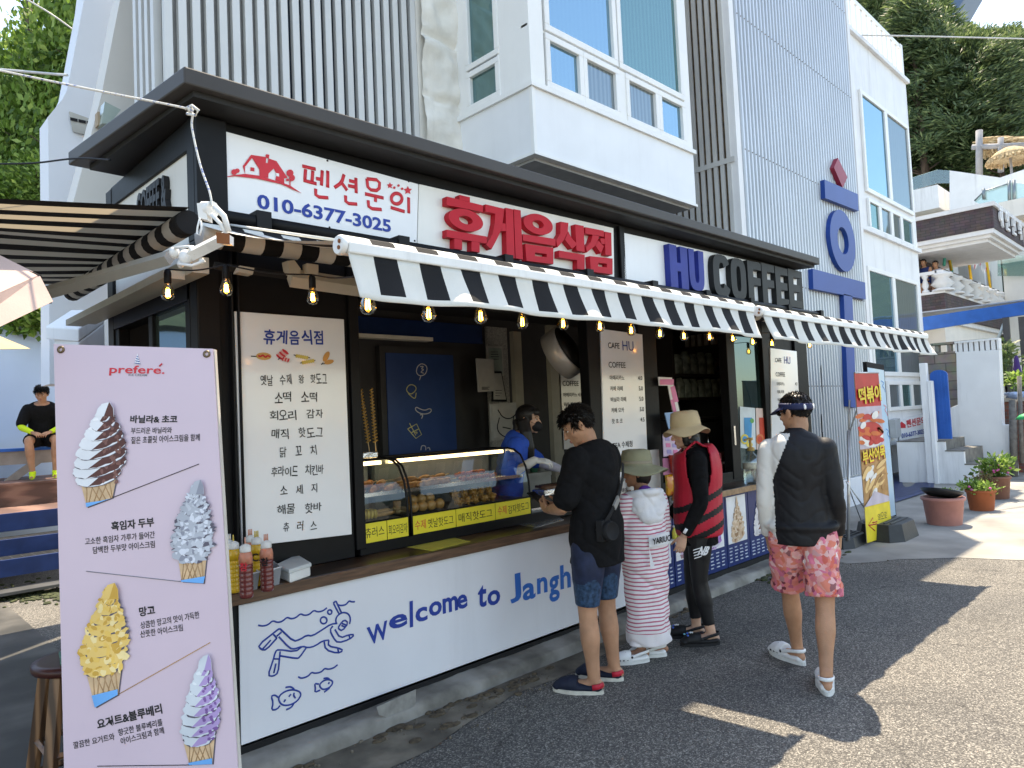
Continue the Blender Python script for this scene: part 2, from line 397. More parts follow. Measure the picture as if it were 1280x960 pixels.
# ------------------------------------------------------------------ ground
def asphalt_mat():
    m = bpy.data.materials.new('asphalt_surface'); m.use_nodes = True
    n = m.node_tree.nodes; L = m.node_tree.links; b = n['Principled BSDF']
    tc = n.new('ShaderNodeTexCoord')
    vo = n.new('ShaderNodeTexVoronoi'); vo.inputs['Scale'].default_value = 150; L.new(tc.outputs['Object'], vo.inputs['Vector'])
    sp = n.new('ShaderNodeSeparateColor'); L.new(vo.outputs['Color'], sp.inputs[0])
    rp = n.new('ShaderNodeValToRGB'); e = rp.color_ramp.elements; rp.color_ramp.interpolation = 'LINEAR'
    for _ in range(3): e.new(.5)
    for k, (p, c) in enumerate([(0, (.052, .049, .045)), (.4, (.095, .09, .082)), (.65, (.148, .14, .127)), (.85, (.245, .232, .207)), (1, (.4, .378, .335))]):
        e[k].position = p; e[k].color = list(c) + [1]
    L.new(sp.outputs[0], rp.inputs[0])
    nz = n.new('ShaderNodeTexNoise'); nz.inputs['Scale'].default_value = 1.1; nz.inputs['Detail'].default_value = 8; L.new(tc.outputs['Object'], nz.inputs['Vector'])
    r2 = n.new('ShaderNodeValToRGB'); r2.color_ramp.elements[0].position = .3; r2.color_ramp.elements[1].position = .72
    r2.color_ramp.elements[0].color = (.62, .62, .62, 1); r2.color_ramp.elements[1].color = (1.0, .98, .94, 1); L.new(nz.outputs['Fac'], r2.inputs[0])
    mx = n.new('ShaderNodeMixRGB'); mx.blend_type = 'MULTIPLY'; mx.inputs[0].default_value = 1; L.new(rp.outputs[0], mx.inputs[1]); L.new(r2.outputs[0], mx.inputs[2])
    n3 = n.new('ShaderNodeTexNoise'); n3.inputs['Scale'].default_value = .55; n3.inputs['Detail'].default_value = 5; n3.inputs['Distortion'].default_value = .6; L.new(tc.outputs['Object'], n3.inputs['Vector'])
    r3 = n.new('ShaderNodeValToRGB'); r3.color_ramp.elements[0].position = .56; r3.color_ramp.elements[1].position = .66; r3.color_ramp.elements[0].color = (1, 1, 1, 1); r3.color_ramp.elements[1].color = (.66, .65, .63, 1); L.new(n3.outputs['Fac'], r3.inputs[0])
    m3 = n.new('ShaderNodeMixRGB'); m3.blend_type = 'MULTIPLY'; m3.inputs[0].default_value = .8; L.new(mx.outputs[0], m3.inputs[1]); L.new(r3.outputs[0], m3.inputs[2])
    v2 = n.new('ShaderNodeTexVoronoi'); v2.feature = 'DISTANCE_TO_EDGE'; v2.inputs['Scale'].default_value = .55; wq = n.new('ShaderNodeVectorMath'); wq.operation = 'MULTIPLY_ADD'; wq.inputs[1].default_value = (.5, .5, .5); n4 = n.new('ShaderNodeTexNoise'); n4.inputs['Scale'].default_value = 2.2; n4.inputs['Detail'].default_value = 6; L.new(tc.outputs['Object'], n4.inputs['Vector']); L.new(n4.outputs['Color'], wq.inputs[0]); L.new(tc.outputs['Object'], wq.inputs[2]); L.new(wq.outputs[0], v2.inputs['Vector'])
    r4 = n.new('ShaderNodeValToRGB'); r4.color_ramp.elements[0].color = (.3, .29, .28, 1); r4.color_ramp.elements[1].color = (1, 1, 1, 1); r4.color_ramp.elements[1].position = .008; L.new(v2.outputs['Distance'], r4.inputs[0])
    m4 = n.new('ShaderNodeMixRGB'); m4.blend_type = 'MULTIPLY'; m4.inputs[0].default_value = .55; L.new(m3.outputs[0], m4.inputs[1]); L.new(r4.outputs[0], m4.inputs[2])
    L.new(m4.outputs[0], b.inputs['Base Color']); b.inputs['Roughness'].default_value = .85
    bp = n.new('ShaderNodeBump'); bp.inputs['Strength'].default_value = .55; bp.inputs['Distance'].default_value = .006; bp.invert = True
    L.new(vo.outputs['Distance'], bp.inputs['Height']); L.new(bp.outputs[0], b.inputs['Normal'])
    return m
def struct(name, mb, mats, **k):
    o = mb.build(name, mats, **k); o['kind'] = 'structure'; return o
g = MB(); R_ = 700
g.poly([(-R_, -R_, 0), (R_, -R_, 0), (R_, R_, 0), (-R_, R_, 0)])
struct('ground', g, asphalt_mat())
def wobbly(pts, amp=.04, per=6):
    out = []
    for i in range(len(pts)):
        a, b = V(pts[i]), V(pts[(i + 1) % len(pts)])
        for k in range(per):
            p = a.lerp(b, k / per); q = noise.noise_vector(p * 2.3) * amp; out.append((p.x + q.x, p.y + q.y, a.z))
    return out
apron = ramp_mat('apron_concrete', 'noise', 1.6, [(.25, (.17, .16, .145)), (.5, (.26, .25, .225)), (.75, (.35, .335, .3))], .9, bump=.2)
g = MB(); a = [PG(*q) for q in ((1058, 705), (1120, 700), (1200, 697), (1290, 702))]
g.poly(wobbly([(9.2, 5.8, .004)] + [(p.x, p.y, .004) for p in a] + [(18, 1.2, .004), (60, 0, .004), (60, 9, .004)], .06))
struct('pavement', g, apron)
gut = ramp_mat('gutter_concrete', 'noise', 4.5, [(.25, (.05, .042, .032)), (.48, (.12, .105, .08)), (.62, (.19, .165, .125)), (.8, (.26, .24, .2))], .9, bump=.4)
g = MB()
edge = [PG(*q) for q in ((420, 1010), (480, 962), (545, 935), (588, 903), (640, 872), (720, 838), (790, 800), (850, 765), (930, 722))]
g.poly(wobbly([(p.x, p.y, .004) for p in edge] + [(8.2, 3.5, .004), (1.0, 3.5, .004), (.9, 3.0, .004)], .035, 8))
struct('path', g, gut)
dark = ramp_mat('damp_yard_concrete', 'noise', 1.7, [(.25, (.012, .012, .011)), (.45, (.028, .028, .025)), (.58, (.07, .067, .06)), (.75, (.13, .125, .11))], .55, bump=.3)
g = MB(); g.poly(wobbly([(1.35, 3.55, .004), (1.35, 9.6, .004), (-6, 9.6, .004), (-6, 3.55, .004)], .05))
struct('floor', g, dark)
g = MB()
kp_ = [(3.29, -.01), (3.3, .02), (3.31, .05), (3.325, .066), (3.35, .073), (3.42, .078), (3.47, .08)]
def kerbf(a, b):
    x = 1.2 + 7.6 * a; i = min(int(b * 6), 5); f = b * 6 - i; y, z = (kp_[i][k] + (kp_[i + 1][k] - kp_[i][k]) * f for k in (0, 1)); n_ = noise.fractal(V((x * 2.2, b * 2, 3)), 1.0, 2.0, 5) * .012 + noise.noise(V((x * 14, b * 9, 0))) * .004
    return (x, y + n_ * (1 - b), z + n_ * (.3 + b * .5))
g.grid(kerbf, 380, 12)
struct('kerb', g, ramp_mat('kerb_concrete', 'noise', 4.0, [(.28, (.07, .065, .055)), (.45, (.17, .16, .14)), (.62, (.27, .26, .235)), (.8, (.34, .33, .3))], .9, bump=.4))
dirt = ramp_mat('dirt_soil', 'noise', 30, [(.3, (.03, .022, .014)), (.7, (.12, .09, .055))], .95, bump=.6)
g = MB()
for (x, y, r) in ((1.42, 3.27, .09), (1.62, 3.3, .07), (2.2, 3.29, .1), (2.55, 3.3, .1), (2.85, 3.27, .16), (3.2, 3.25, .12), (3.0, 3.2, .1), (2.45, 3.1, .1), (5.1, 3.29, .14), (6.6, 3.3, .12), (7.4, 3.25, .3)):
    for k in range(9):
        g.ell((x + random.gauss(0, r), y - abs(random.gauss(0, r * .35)), .004), random.uniform(.02, .05), random.uniform(.015, .03), random.uniform(.006, .016), 0, 8)
    for k in range(16):
        s_ = random.uniform(.003, .009); g.ell((x + random.gauss(0, r * 1.5), y - abs(random.gauss(0, r * .8)), .006), s_, s_, s_, 1, 5)
o = g.build('dirt', [dirt, M('pebble', (.13, .11, .085), .9, var=.4, scale=30)]); o['kind'] = 'stuff'
moss = ramp_mat('moss_growth', 'noise', 40, [(.3, (.018, .022, .008)), (.7, (.06, .075, .025))], .95, bump=.7)
g = MB()
for k in range(160):
    x = random.uniform(6.3, 8.3); y = 3.33 - abs(random.gauss(0, .1))
    g.ell((x, y, .004), random.uniform(.02, .06), random.uniform(.015, .04), random.uniform(.006, .02), 0, 7)
for k in range(300):
    p = PG(random.uniform(-20, 85), random.gauss(744, 6)); g.ell((p.x, p.y, .006), random.uniform(.01, .04), random.uniform(.01, .04), .012, 0, 7)
o = g.build('moss', moss); o['kind'] = 'stuff'
# ------------------------------------------------------------------ hills
def hill_h(x, y):
    d = max(0, (x - 30) * .94 + (y - 9) * .2); e = max(0, (y - 16) * .8 - x * .12)
    return min(34, d * .3 + d * d * .001) + min(26, e * .42) - .3
g = MB(); g.grid(lambda a, b: (-80 + 300 * a, 13 - 70 * (1 - b) * a * 0 + 200 * b ** 1.3 - 60 * a, hill_h(-80 + 300 * a, 13 + 200 * b ** 1.3 - 60 * a)), 70, 60)
hillm = ramp_mat('forest_floor', 'noise', .6, [(.3, (.018, .028, .01)), (.6, (.04, .055, .02)), (.8, (.08, .07, .04))], .95)
struct('hill', g, hillm)
# ------------------------------------------------------------------ main building
bld = thing('pension_building', 'white pension building with corrugated tower, slatted walls and bay windows behind the food kiosk', 'building', (9, 6, 0))
g = MB(); g.box((2.3, 5.95, 0), (12.8, 7.4, 9.3)); g.build('building_core', white, bld)
corr_m = M('corrugated_sheet', (.53, .565, .6), .35, .3, var=.05, scale=1.2, stain=.08)
def corr(x0, x1, y, z0, z1, pitch, dep, mb, m=0):
    k = int((x1 - x0) / pitch); pts = []
    for i in range(k):
        x = x0 + i * pitch
        pts += [(x, 0), (x + pitch * .38, 0), (x + pitch * .52, -dep), (x + pitch * .88, -dep)]
    pts.append((x0 + k * pitch, 0))
    for (a, da), (b, db) in zip(pts, pts[1:]):
        mb.add([(a, y + da, z0), (b, y + db, z0), (b, y + db, z1), (a, y + da, z1)], [[0, 1, 2, 3]], m)
TY = 4.4
g = MB(); corr(8.72, 12.9, TY, .47, 9.05, .102, .05, g)
for z in (1.9, 3.35, 5.05, 6.9, 8.4):
    for i in range(40): g.lathe([(.009, 0), (.008, .006), (.0001, .008)], (8.72 + (i + .66) * .102, TY - .051, z), 1, 6, axis=(0, -1, 0))
g.build('corrugated_wall', [corr_m, M('rusty_screw', (.2, .14, .1), .6, var=.5, scale=3)], bld)
g = MB(); g.box((8.72, TY + .03, 0), (12.9, TY + 3, 9.0)); g.box((8.6, TY - .035, .44), (8.72, TY + .06, 9.06)); g.box((12.9, TY - .035, .44), (13.02, TY + .1, 9.06))
g.box((8.6, TY - .06, -.01), (13.02, TY + .029, .44)); g.box((8.55, TY - .05, 9.06), (13.05, TY + 3, 9.14))
g.build('tower_wall', white, bld)
slat_m = M('slat_metal', (.62, .62, .6), .45, .1, var=.05, scale=2, stain=.3)
slat_b = M('behind_slats', (.012, .022, .045), .6, var=.3)
ins_m = ramp_mat('insulation_behind', 'noise', 9, [(.3, (.08, .05, .03)), (.7, (.3, .22, .13))], .9)
g = MB(); b2 = MB()
y = TY + .06
while y < 7.2:
    g.box((8.585, y, 2.5), (8.615, y + .055, 9.0)); y += .098
g.box((8.576, TY, 4.86), (8.584, 7.2, 4.93)); b2.box((8.66, TY + .05, 2.5), (8.7, 7.2, 9.0))
g.build('slat_screen', slat_m, bld); b2.build('side_wall', ins_m, bld)
# left slatted wall, stone strip
SY = 5.6
g = MB(); xs = PY(206, 60, SY).x; xe = PY(524, 60, SY).x; x = xs
while x < xe - .04:
    g.box((x, SY, 2.6), (x + .062, SY + .05, 9.5)); x += .108
for k in range(4):
    yy = SY + .12 + k * .14; g.box((xs - .04, yy, 2.6), (xs + .02, yy + .07, 9.5))
g.build('slat_screen', slat_m, bld)
g = MB(); g.box((xs + .03, SY + .14, 2.4), (xe, SY + .3, 9.5)); g.build('wall_behind_slats', slat_b, bld); g = MB(); g.box((xs + .03, SY + .075, 2.4), (xs + (xe - xs) * .42, SY + .139, 9.5)); g.build('grey_backing', M('grey_backing', (.3, .3, .29), .6, stain=.3), bld)
g = MB(); xq = PY(592, 60, SY).x + .3
def stone(a, b):
    x = xe + (xq - xe) * a; z = 2.6 + 7 * b
    blk = math.floor(z / .62); d = noise.fractal(V((x * 3.5, blk * 3.1, z * 3.0)), 1.0, 2.0, 5) * .06
    e = abs((z / .62) - blk - .5) * 2; d -= .05 * max(0, (e - .86) / .14)
    return (x, SY - .06 - d, z)
g.grid(stone, 26, 200); g.box((xe - .03, SY + .0, 2.4), (xq, SY + .3, 9.6)); g.build('stone_strip', M('whitewashed_stone', (.78, .75, .68), .85, var=.08, scale=5, bump=.3, bscale=18, stain=.25), bld)
# bay window
BY = 4.5
bx0 = PY(665.5, 130, BY).x; bx1 = PY(868, 220, BY).x; zs = PY(665, 108, BY).z; zb = PY(666, 188, BY).z
g = MB(); g.box((bx0, BY, zb), (bx1, 6.4, zs)); g.build('bay_base', white_clean, bld)
g = MB(); g.box((bx0 - .03, BY - .03, zs), (bx1 + .03, 6.4, zs + .05)); g.box((bx0 - .015, BY - .015, zb - .03), (bx1 + .015, 6.4, zb))
g.box((bx0 - .012, BY - .012, zb + .003), (bx0 + .03, BY + .03, zs - .003)); g.build('bay_trim', pvc, bld)
g = MB(); g.box((bx0 + .06, BY + .06, zb - .06), (bx1 - .06, 6.4, zb - .031)); g.build('bay_soffit', M('bay_soffit_sheet', (.34, .34, .345), .6), bld)
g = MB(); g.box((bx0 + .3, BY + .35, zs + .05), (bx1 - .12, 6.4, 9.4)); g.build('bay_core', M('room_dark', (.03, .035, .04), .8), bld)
def window(fr, u0, u1, v0, v1, glass, parent, fw=.05, dep=.06, out=False):
    f = MB(); d0, d1 = (.002, .05) if out else (-dep, .012)
    for (a, b, c, d) in ((u0, u1, v0, v0 + fw), (u0, u1, v1 - fw, v1), (u0, u0 + fw, v0 + fw, v1 - fw), (u1 - fw, u1, v0 + fw, v1 - fw)):
        f.obox(fr(a, c, d0), fr.u * (b - a), fr.v * (d - c), fr.n * (d1 - d0))
    w_ = f.build('window', pvc, parent, bevel=.006)
    p = MB(); p.obox(fr(u0 + fw, v0 + fw, d0 + (.003 if out else .02)), fr.u * (u1 - u0 - 2 * fw), fr.v * (v1 - v0 - 2 * fw), fr.n * .012)
    q = p.build('pane', glass, None); q.parent = w_
    return w_
fb = facade(BY); zt = PY(686, 50, BY).z + .06; zm = PY(683, 30, BY).z
for (xa, xb, gl) in ((683, 729, blueglass), (729, 773, darkglass), (781, 821, darkglass), (821, 853, blueglass)):
    window(fb, PY(xa, 90, BY).x, PY(xb, 90, BY).x, zs + .06, zt, gl, bld, .065)
xm = PY(772, 60, BY).x
window(fb, PY(680, 20, BY).x, xm - .01, zm - .07, 9.2, blueglass, bld, .07)
window(fb, xm + .01, PY(855, 120, BY).x, zm - .07, 9.2, greenglass, bld, .07)
g = MB(); g.box((bx0, BY, zs + .05), (PY(681, 90, BY).x, BY + .12, 9.3)); g.box((PY(855, 130, BY).x, BY, zs + .05), (bx1, BY + .12, 9.3)); g.box((bx0, BY + .02, zt), (bx1, BY + .1, zm - .07))
g.box((PY(773, 90, BY).x, BY, zs + .05), (PY(781, 90, BY).x, BY + .1, zt)); g.box((bx0, BY + .12, zs + .05), (bx0 + .09, BY + .45, 9.3)); g.box((bx0, SY - .2, zs + .05), (bx0 + .09, SY + .1, 9.3))
g.build('bay_post', pvc, bld)
fl = Fr((bx0, 0, 0), (0, -1, 0), (0, 0, 1))
za = PX(640, 60, bx0).z
window(fl, -(SY - .18), -(BY + .42), zs + .06, za, greenglass, bld, .06)
window(fl, -(SY - .18), -(BY + .42), za + .02, 9.2, greenglass, bld, .06)
# right white wing with windows, parapet, balcony
WY = 5.0
fw_ = facade(WY)
wx0 = 12.9; wx1 = PY(1152, 380, WY).x; zpar = PY(1128, 100, WY).z; zov = PY(1120, 556, WY).z
zA = PY(1080, 108, WY).z; zB = PY(1085, 262, WY).z; zC = PY(1090, 340, WY).z
g = MB(); g.box((wx0, WY, zov), (wx1, WY + 6, zpar)); g.box((wx0, WY + .5, -.2), (wx1, WY + 6, zov)); g.build('wing_wall', white, bld)
for z in (zpar - .02, PY(1085, 285, WY).z - .1): g = MB(); g.box((wx0, WY - .07, z), (wx1 + .06, WY, z + .09)); g.build('ledge', white, bld)
def wy(x, y): return PY(x, y, WY)
X_ = lambda x, y: PY(x, y, WY).x
# upper floor
Z1 = PY(1078, 116, WY).z; Z2 = PY(1088, 243, WY).z; Z3 = PY(1090, 290, WY).z
window(fw_, X_(1077, 180), X_(1107, 180), Z2, Z1, blueglass, bld, .09, out=True)
window(fw_, X_(1107, 180), X_(1135, 190), Z2, Z1, darkglass, bld, .09, out=True)
for (a, b, gl) in ((1084, 1098, greenglass), (1098, 1112, darkglass), (1112, 1124, darkglass), (1124, 1138, blueglass)):
    window(fw_, X_(a, 270), X_(b, 270), Z3, Z2 - .12, gl, bld, .08, out=True)
# lower floor
Z4 = PY(1090, 335, WY).z; Z5 = PY(1100, 470, WY).z; Z6 = PY(1110, 514, WY).z
window(fw_, X_(1086, 400), X_(1118, 400), Z5, Z4, blueglass, bld, .09, out=True)
window(fw_, X_(1118, 400), X_(1148, 400), Z5, Z4, darkglass, bld, .09, out=True)
for (a, b, gl) in ((1108, 1124, darkglass), (1124, 1138, greenglass), (1138, 1152, darkglass)):
    window(fw_, X_(a, 495), X_(b, 495), Z6, Z5 - .1, gl, bld, .08, out=True)
g = MB(); zr = PY(1128, 57, WY).z
g.box((wx0, WY + .02, zr - .1), (X_(1128, 60), WY + .12, zr)); x = wx0; xe_ = X_(1128, 60)
while x < xe_ - .1:
    g.box((x, WY + .04, zpar + .07), (x + .13, WY + .1, zr - .1)); x += .31
g.box((xe_ - .14, WY, zpar + .07), (xe_, WY + .14, zr - .001)); g.build('balcony_railing', pvc, bld)
# left wing walls
def pix_slab(pix, Y, t, mat, name, parent):
    m_ = MB(); m_.prism([PY(x, y, Y) for x, y in pix], (0, t, 0)); return m_.build(name, mat, parent)
pix_slab([(112, -60), (105, 0), (84, 112), (78, 124), (60, 146), (61, 240), (62, 480), (200, 480), (210, -60)], 7.6, .35, M('pale_wall', (.74, .77, .82), .6, var=.03, scale=1, stain=.1), 'left_wall', bld)
pix_slab([(168, -60), (150, 0), (127, 118), (95, 240), (70, 330), (204, 330), (205, -60)], 6.7, .3, M('beige_wall', (.66, .63, .58), .6, var=.03, scale=1.2, stain=.15), 'left_panel', bld)
pl = MB(); f7 = facade(7.59); c = [PY(x, y, 7.585) for x, y in ((86, 140), (117, 151), (117, 172), (91, 165))]
pl.prism(c, (0, -.02, 0)); ad = tag(pl.build('address_plate', M('plate_aluminium', (.5, .49, .45), .5, .4)), 'small metal address plate on the pale wall above the kiosk roof edge', 'sign')
t_ = MB(); text(t_, facade(7.56), 'ㅡㅡㅡ', (c[0].x + c[1].x) / 2, (c[0].z + c[3].z) / 2 + .02, .2, .03, 0); t_.build('relief_line', blackink, ad, world=False)
lm = MB(); lm.prism([PY(x, y, 6.65) for x, y in ((126, 133), (146, 143), (132, 160), (122, 160))], (0, -.12, 0)); lm.box(PY(119, 160, 6.68), PY(125, 140, 6.6), 1)
tag(lm.build('wall_lamp', [M('lamp_glass', (.35, .42, .38), .2), M('rusty_bracket', (.4, .3, .2), .7)]), 'small floodlight with a glass face on the beige wall above the kiosk roof', 'lamp')
# hu letters on the tower
hu = thing('wall_sign', 'tall blue and red Korean letter sign fixed on the corrugated tower', 'sign', (12, TY - .05, 3))
HY = TY - .05; red_s = M('red_sign_paint', (.3, .03, .06), .45); blue_s = M('blue_sign_paint', (.012, .06, .28), .4, var=.05, scale=2)
def hp(pix, m, n_):
    q = MB(); q.prism([PY(x, y, HY) for x, y in pix], (0, -.07, 0)); q.build(n_, m, hu)
hp([(1042, 199), (1054, 223), (1048, 236), (1037, 211)], red_s, 'diamond'); hp([(1025, 226), (1067, 244), (1068, 265), (1026, 249)], blue_s, 'bar')
hp([(1010, 337), (1076, 354), (1077, 375), (1011, 362)], blue_s, 'bar'); hp([(1049, 368), (1060, 371), (1065, 510), (1055, 508)], blue_s, 'stem')
q = MB(); cc = PY(1048.5, 302, HY); k = 40
for i in range(k):
    a0, a1 = 2 * math.pi * i / k, 2 * math.pi * (i + 1) / k
    P = lambda r, a: V((cc.x + r * 1.04 * math.cos(a), HY, cc.z + r * math.sin(a)))
    q.prism([P(.5, a0), P(.5, a1), P(.22, a1), P(.22, a0)], (0, -.07, 0))
q.build('ring', blue_s, hu)
# small pension sign on wing overhang, meter box, mailbox
sg = thing('wall_board', 'small white sign with red house and phone number on the wing beside the gate post', 'sign', PY(1140, 540, WY - .03))
q = MB(); q.prism([PY(x, y, WY - .02) for x, y in ((1122, 526), (1157, 517), (1159, 545), (1124, 551))], (0, -.02, 0)); q.build('board', white_clean, sg)
q = MB(); ptext(q, WY - .045, '펜션문의', 1133, 530, 1156, 525, 10, 0, .02); ptext(q, WY - .045, '010-6377-3025', 1127, 545, 1155, 539, 6, 1, .02)
hx = [PY(x, y, WY - .045) for x, y in ((1124, 535), (1124, 530), (1127, 527), (1132, 531), (1132, 535))]; q.prism(hx, (0, -.002, 0), 0); q.build('lettering', [redink, navyink], sg)
q = MB(); q.prism([PY(x, y, WY - .02) for x, y in ((1111, 525), (1117, 523), (1119, 545), (1113, 548))], (0, -.12, 0)); tag(q.build('meter_box', M('grey_box', (.4, .42, .43), .5)), 'small grey meter box on the white wing beside the flag banner', 'meter box')
# blue plastic ramp sheet in recess
q = MB(); a = [PG(1080, 640, .02), PG(1168, 612, .02), PY(1166, 588, 5.2), PY(1105, 600, 5.3)]
def rampf(s, t):
    p = a[0].lerp(a[1], s).lerp(a[3].lerp(a[2], s), t); return (p.x, p.y, p.z + .12 * math.sin(s * 9) * t * .2 + .05 * t)
q.grid(rampf, 14, 8); tag(q.build('tarpaulin', M('blue_tarp', (.01, .025, .09), .45, var=.3, scale=9, bump=.3, bscale=6), solid=.006), 'dark blue tarpaulin sheet lying in the recess under the white wing', 'tarpaulin')
# ------------------------------------------------------------------ right: gate post, stairs, gate leaf, walls
SX = 15.4
gp = MB(); p0 = PX(1165, 602, SX); pt = PX(1155, 402 + 52, SX)
gp.box((SX - .08, p0.y - .06, 0), (SX + .06, p0.y + .06, pt.z), 0); gp.box((SX - .1, p0.y - .14, 0), (SX + .06, p0.y - .065, pt.z - .35), 0)
tag(gp.build('gate_post', white, bevel=.01), 'white square gate post beside the stairs to the blue gate', 'post')
st = thing('stairs', 'short white side-walled concrete stairs leading up to the blue gate leaf', 'stairs', (SX, 3.6, 0))
Y0 = p0.y - .12; ys = [PX(1222, 600, SX).y, PX(1205, 570, SX).y, PX(1181, 560, SX).y]
zz = [PX(1225, 580, SX).z, PX(1203, 563, SX).z, PX(1170, 551, SX).z]
q = MB(); t = MB(); prev = Y0
for i in range(3):
    ya = ys[i]; yb = ys[i + 1] if i < 2 else Y0 + .7
    q.box((SX, ya, 0), (SX + .1, yb, zz[i] - .02))
    t.box((SX + .1, ya + .015, 0), (SX + 1.5, yb, zz[i])); t.box((SX - .01, ya - .02, zz[i] - .02), (SX + .1, yb, zz[i]))
q.build('side_wall', white, st); t.build('step', ramp_mat('stair_concrete', 'noise', 6, [(.3, (.11, .105, .09)), (.7, (.24, .225, .2))], .9, bump=.3), st)
gl = thing('gate_leaf', 'bright blue round-topped gate leaf standing open above the stairs', 'gate', (SX + .1, Y0, zz[2]))
xg = SX + .12; pp = []
ga = PX(1168, 550, xg); gb_ = PX(1190, 550, xg); ztop = PX(1178, 462, xg).z; wdt = (ga.y - gb_.y)
for i in range(13):
    an = math.pi * i / 12; pp.append((xg, gb_.y + wdt / 2 - wdt / 2 * math.cos(an), ztop - wdt * .35 + wdt * .35 * math.sin(an)))
q = MB(); q.prism([(xg, ga.y, zz[2] + .03), (xg, gb_.y, zz[2] + .03)] + pp, (.05, 0, 0))
for k in range(1, 5):
    y = gb_.y + wdt * k / 5; q.box((xg - .006, y - .012, zz[2] + .06), (xg - .001, y + .012, ztop - wdt * .12))
q.build('leaf', blue_p, gl); q = MB(); q.box((xg - .03, ga.y - .06, zz[2] + .2), (xg, ga.y, zz[2] + .3)); q.box((xg - .03, ga.y - .06, ztop - .4), (xg, ga.y, ztop - .3)); q.build('hinge', steel, gl)
WX = 17.2
ww = thing('garden_wall', 'white stepped garden wall with pierced top blocks behind the stairs', 'wall', (WX, 3.5, 0))
def xs_(pix, X, t, mat, name, parent):
    m_ = MB(); m_.prism([PX(x, y, X) for x, y in pix], (t, 0, 0)); return m_.build(name, mat, parent, bevel=.01)
xs_([(1195, 440), (1249, 437), (1253, 531), (1267, 531), (1271, 606), (1182, 606), (1182, 512), (1197, 506)], WX, .25, white, 'wall_body', ww)
q = MB(); zt0 = PX(1195, 440, WX).z; zt1 = PX(1195, 427, WX).z; ya = PX(1194, 440, WX).y; yb = PX(1249, 437, WX).y
q.box((WX - .02, yb, zt1 - .04), (WX + .27, ya, zt1)); k = 8
for i in range(k + 1):
    y = yb + (ya - yb) * i / k; q.box((WX, y - .035 if i else y, zt0 - .02), (WX + .25, y + .035 if i < k else y, zt1 - .04))
q.build('pierced_block', white, ww)
bw_ = thing('block_wall', 'bare grey concrete block wall with pierced top course behind the blue gate', 'wall', (18, 5, 0))
cb = brick_mat('concrete_blocks', (.2, .18, .15), (.27, .245, .2), (.13, .12, .1), 1.0, .42, .2, msize=.012)
q = MB(); ya = PX(1150, 445, 17.8).y + .9; yb = PX(1197, 445, 17.8).y; z1 = PX(1180, 440, 17.8).z; q.box((17.8, yb - .6, 0), (18, ya, z1)); q.build('wall_body', cb, bw_)
q = MB(); z2 = PX(1180, 428, 17.8).z; q.box((17.78, yb - .6, z2 - .05), (18.02, ya, z2)); y = yb - .6
while y < ya: q.box((17.8, y, z1 - .01), (18, y + .07, z2 - .05)); y += .24
q.build('pierced_block', cb, bw_)
# low brick wall, yard, railing posts
lb = thing('brick_wall', 'low red brick wall with a stone coping beside the white garden wall', 'wall', (18, 1.8, 0))
rb = brick_mat('red_brick', (.22, .06, .035), (.1, .035, .028), (.12, .1, .09), 1.0, .22, .075, msize=.008)
y1 = PX(1252, 540, 18).y; z1 = PX(1262, 502, 18).z
q = MB(); q.box((18, y1 - 3, 0), (18.25, y1 + .1, z1)); q.build('wall_body', rb, lb); q = MB(); q.box((17.95, y1 - 3, z1), (18.3, y1 + .1, z1 + .08)); q.build('coping', concrete, lb)
for i, (x, yb_, yt, nm) in enumerate(((1268, 600, 500, 'grey timber post leaning at the end of the white garden wall'), (1276, 560, 470, 'thin grey steel post beside the low brick wall'))):
    q = MB(); a = PX(x, yb_, 17.1); b = PX(x - 2, yt, 17.1); q.tube([(a.x, a.y, max(0, a.z - .3)), b], .07 - .03 * i, 0, 8); tag(q.build('post', M('weathered_post', (.16, .15, .14), .9, var=.3, scale=14)), nm, 'post')
# blue canopy
cn = thing('canopy', 'blue steel canopy beam on posts in front of the brown brick house', 'canopy', (20, 4, 3))
q = MB(); CX = 19.6
q.prism([PX(x, y, CX) for x, y in ((1128, 412), (1128, 398), (1150, 397), (1262, 380), (1290, 375), (1290, 392), (1262, 396), (1150, 414))], (.12, 0, 0)); q.build('beam', blue_p, cn)
q = MB(); y0 = PX(1262, 388, CX).y; y1 = PX(1130, 400, CX).y; zc = PX(1200, 391, CX).z; q.box((CX + .12, y0 - 1.2, zc + .12), (CX + 3.4, y1 + 1, zc + .15)); q.build('roof_sheet', M('translucent_sheet', (.3, .33, .36), .4), cn)
q = MB()
for x in (1257, 1277):
    a = PX(x, 396, CX + .06); q.box((a.x - .06, a.y - .06, .2), (a.x + .06, a.y + .06, a.z))
q.build('post', M('dark_post', (.07, .07, .075), .6), cn)
q = MB(); a = PX(1247, 425, CX + .06); b = PX(1258, 397, CX + .06); q.tube([a, b], .035); q.build('brace', M('pale_blue_metal', (.4, .5, .58), .5), cn)
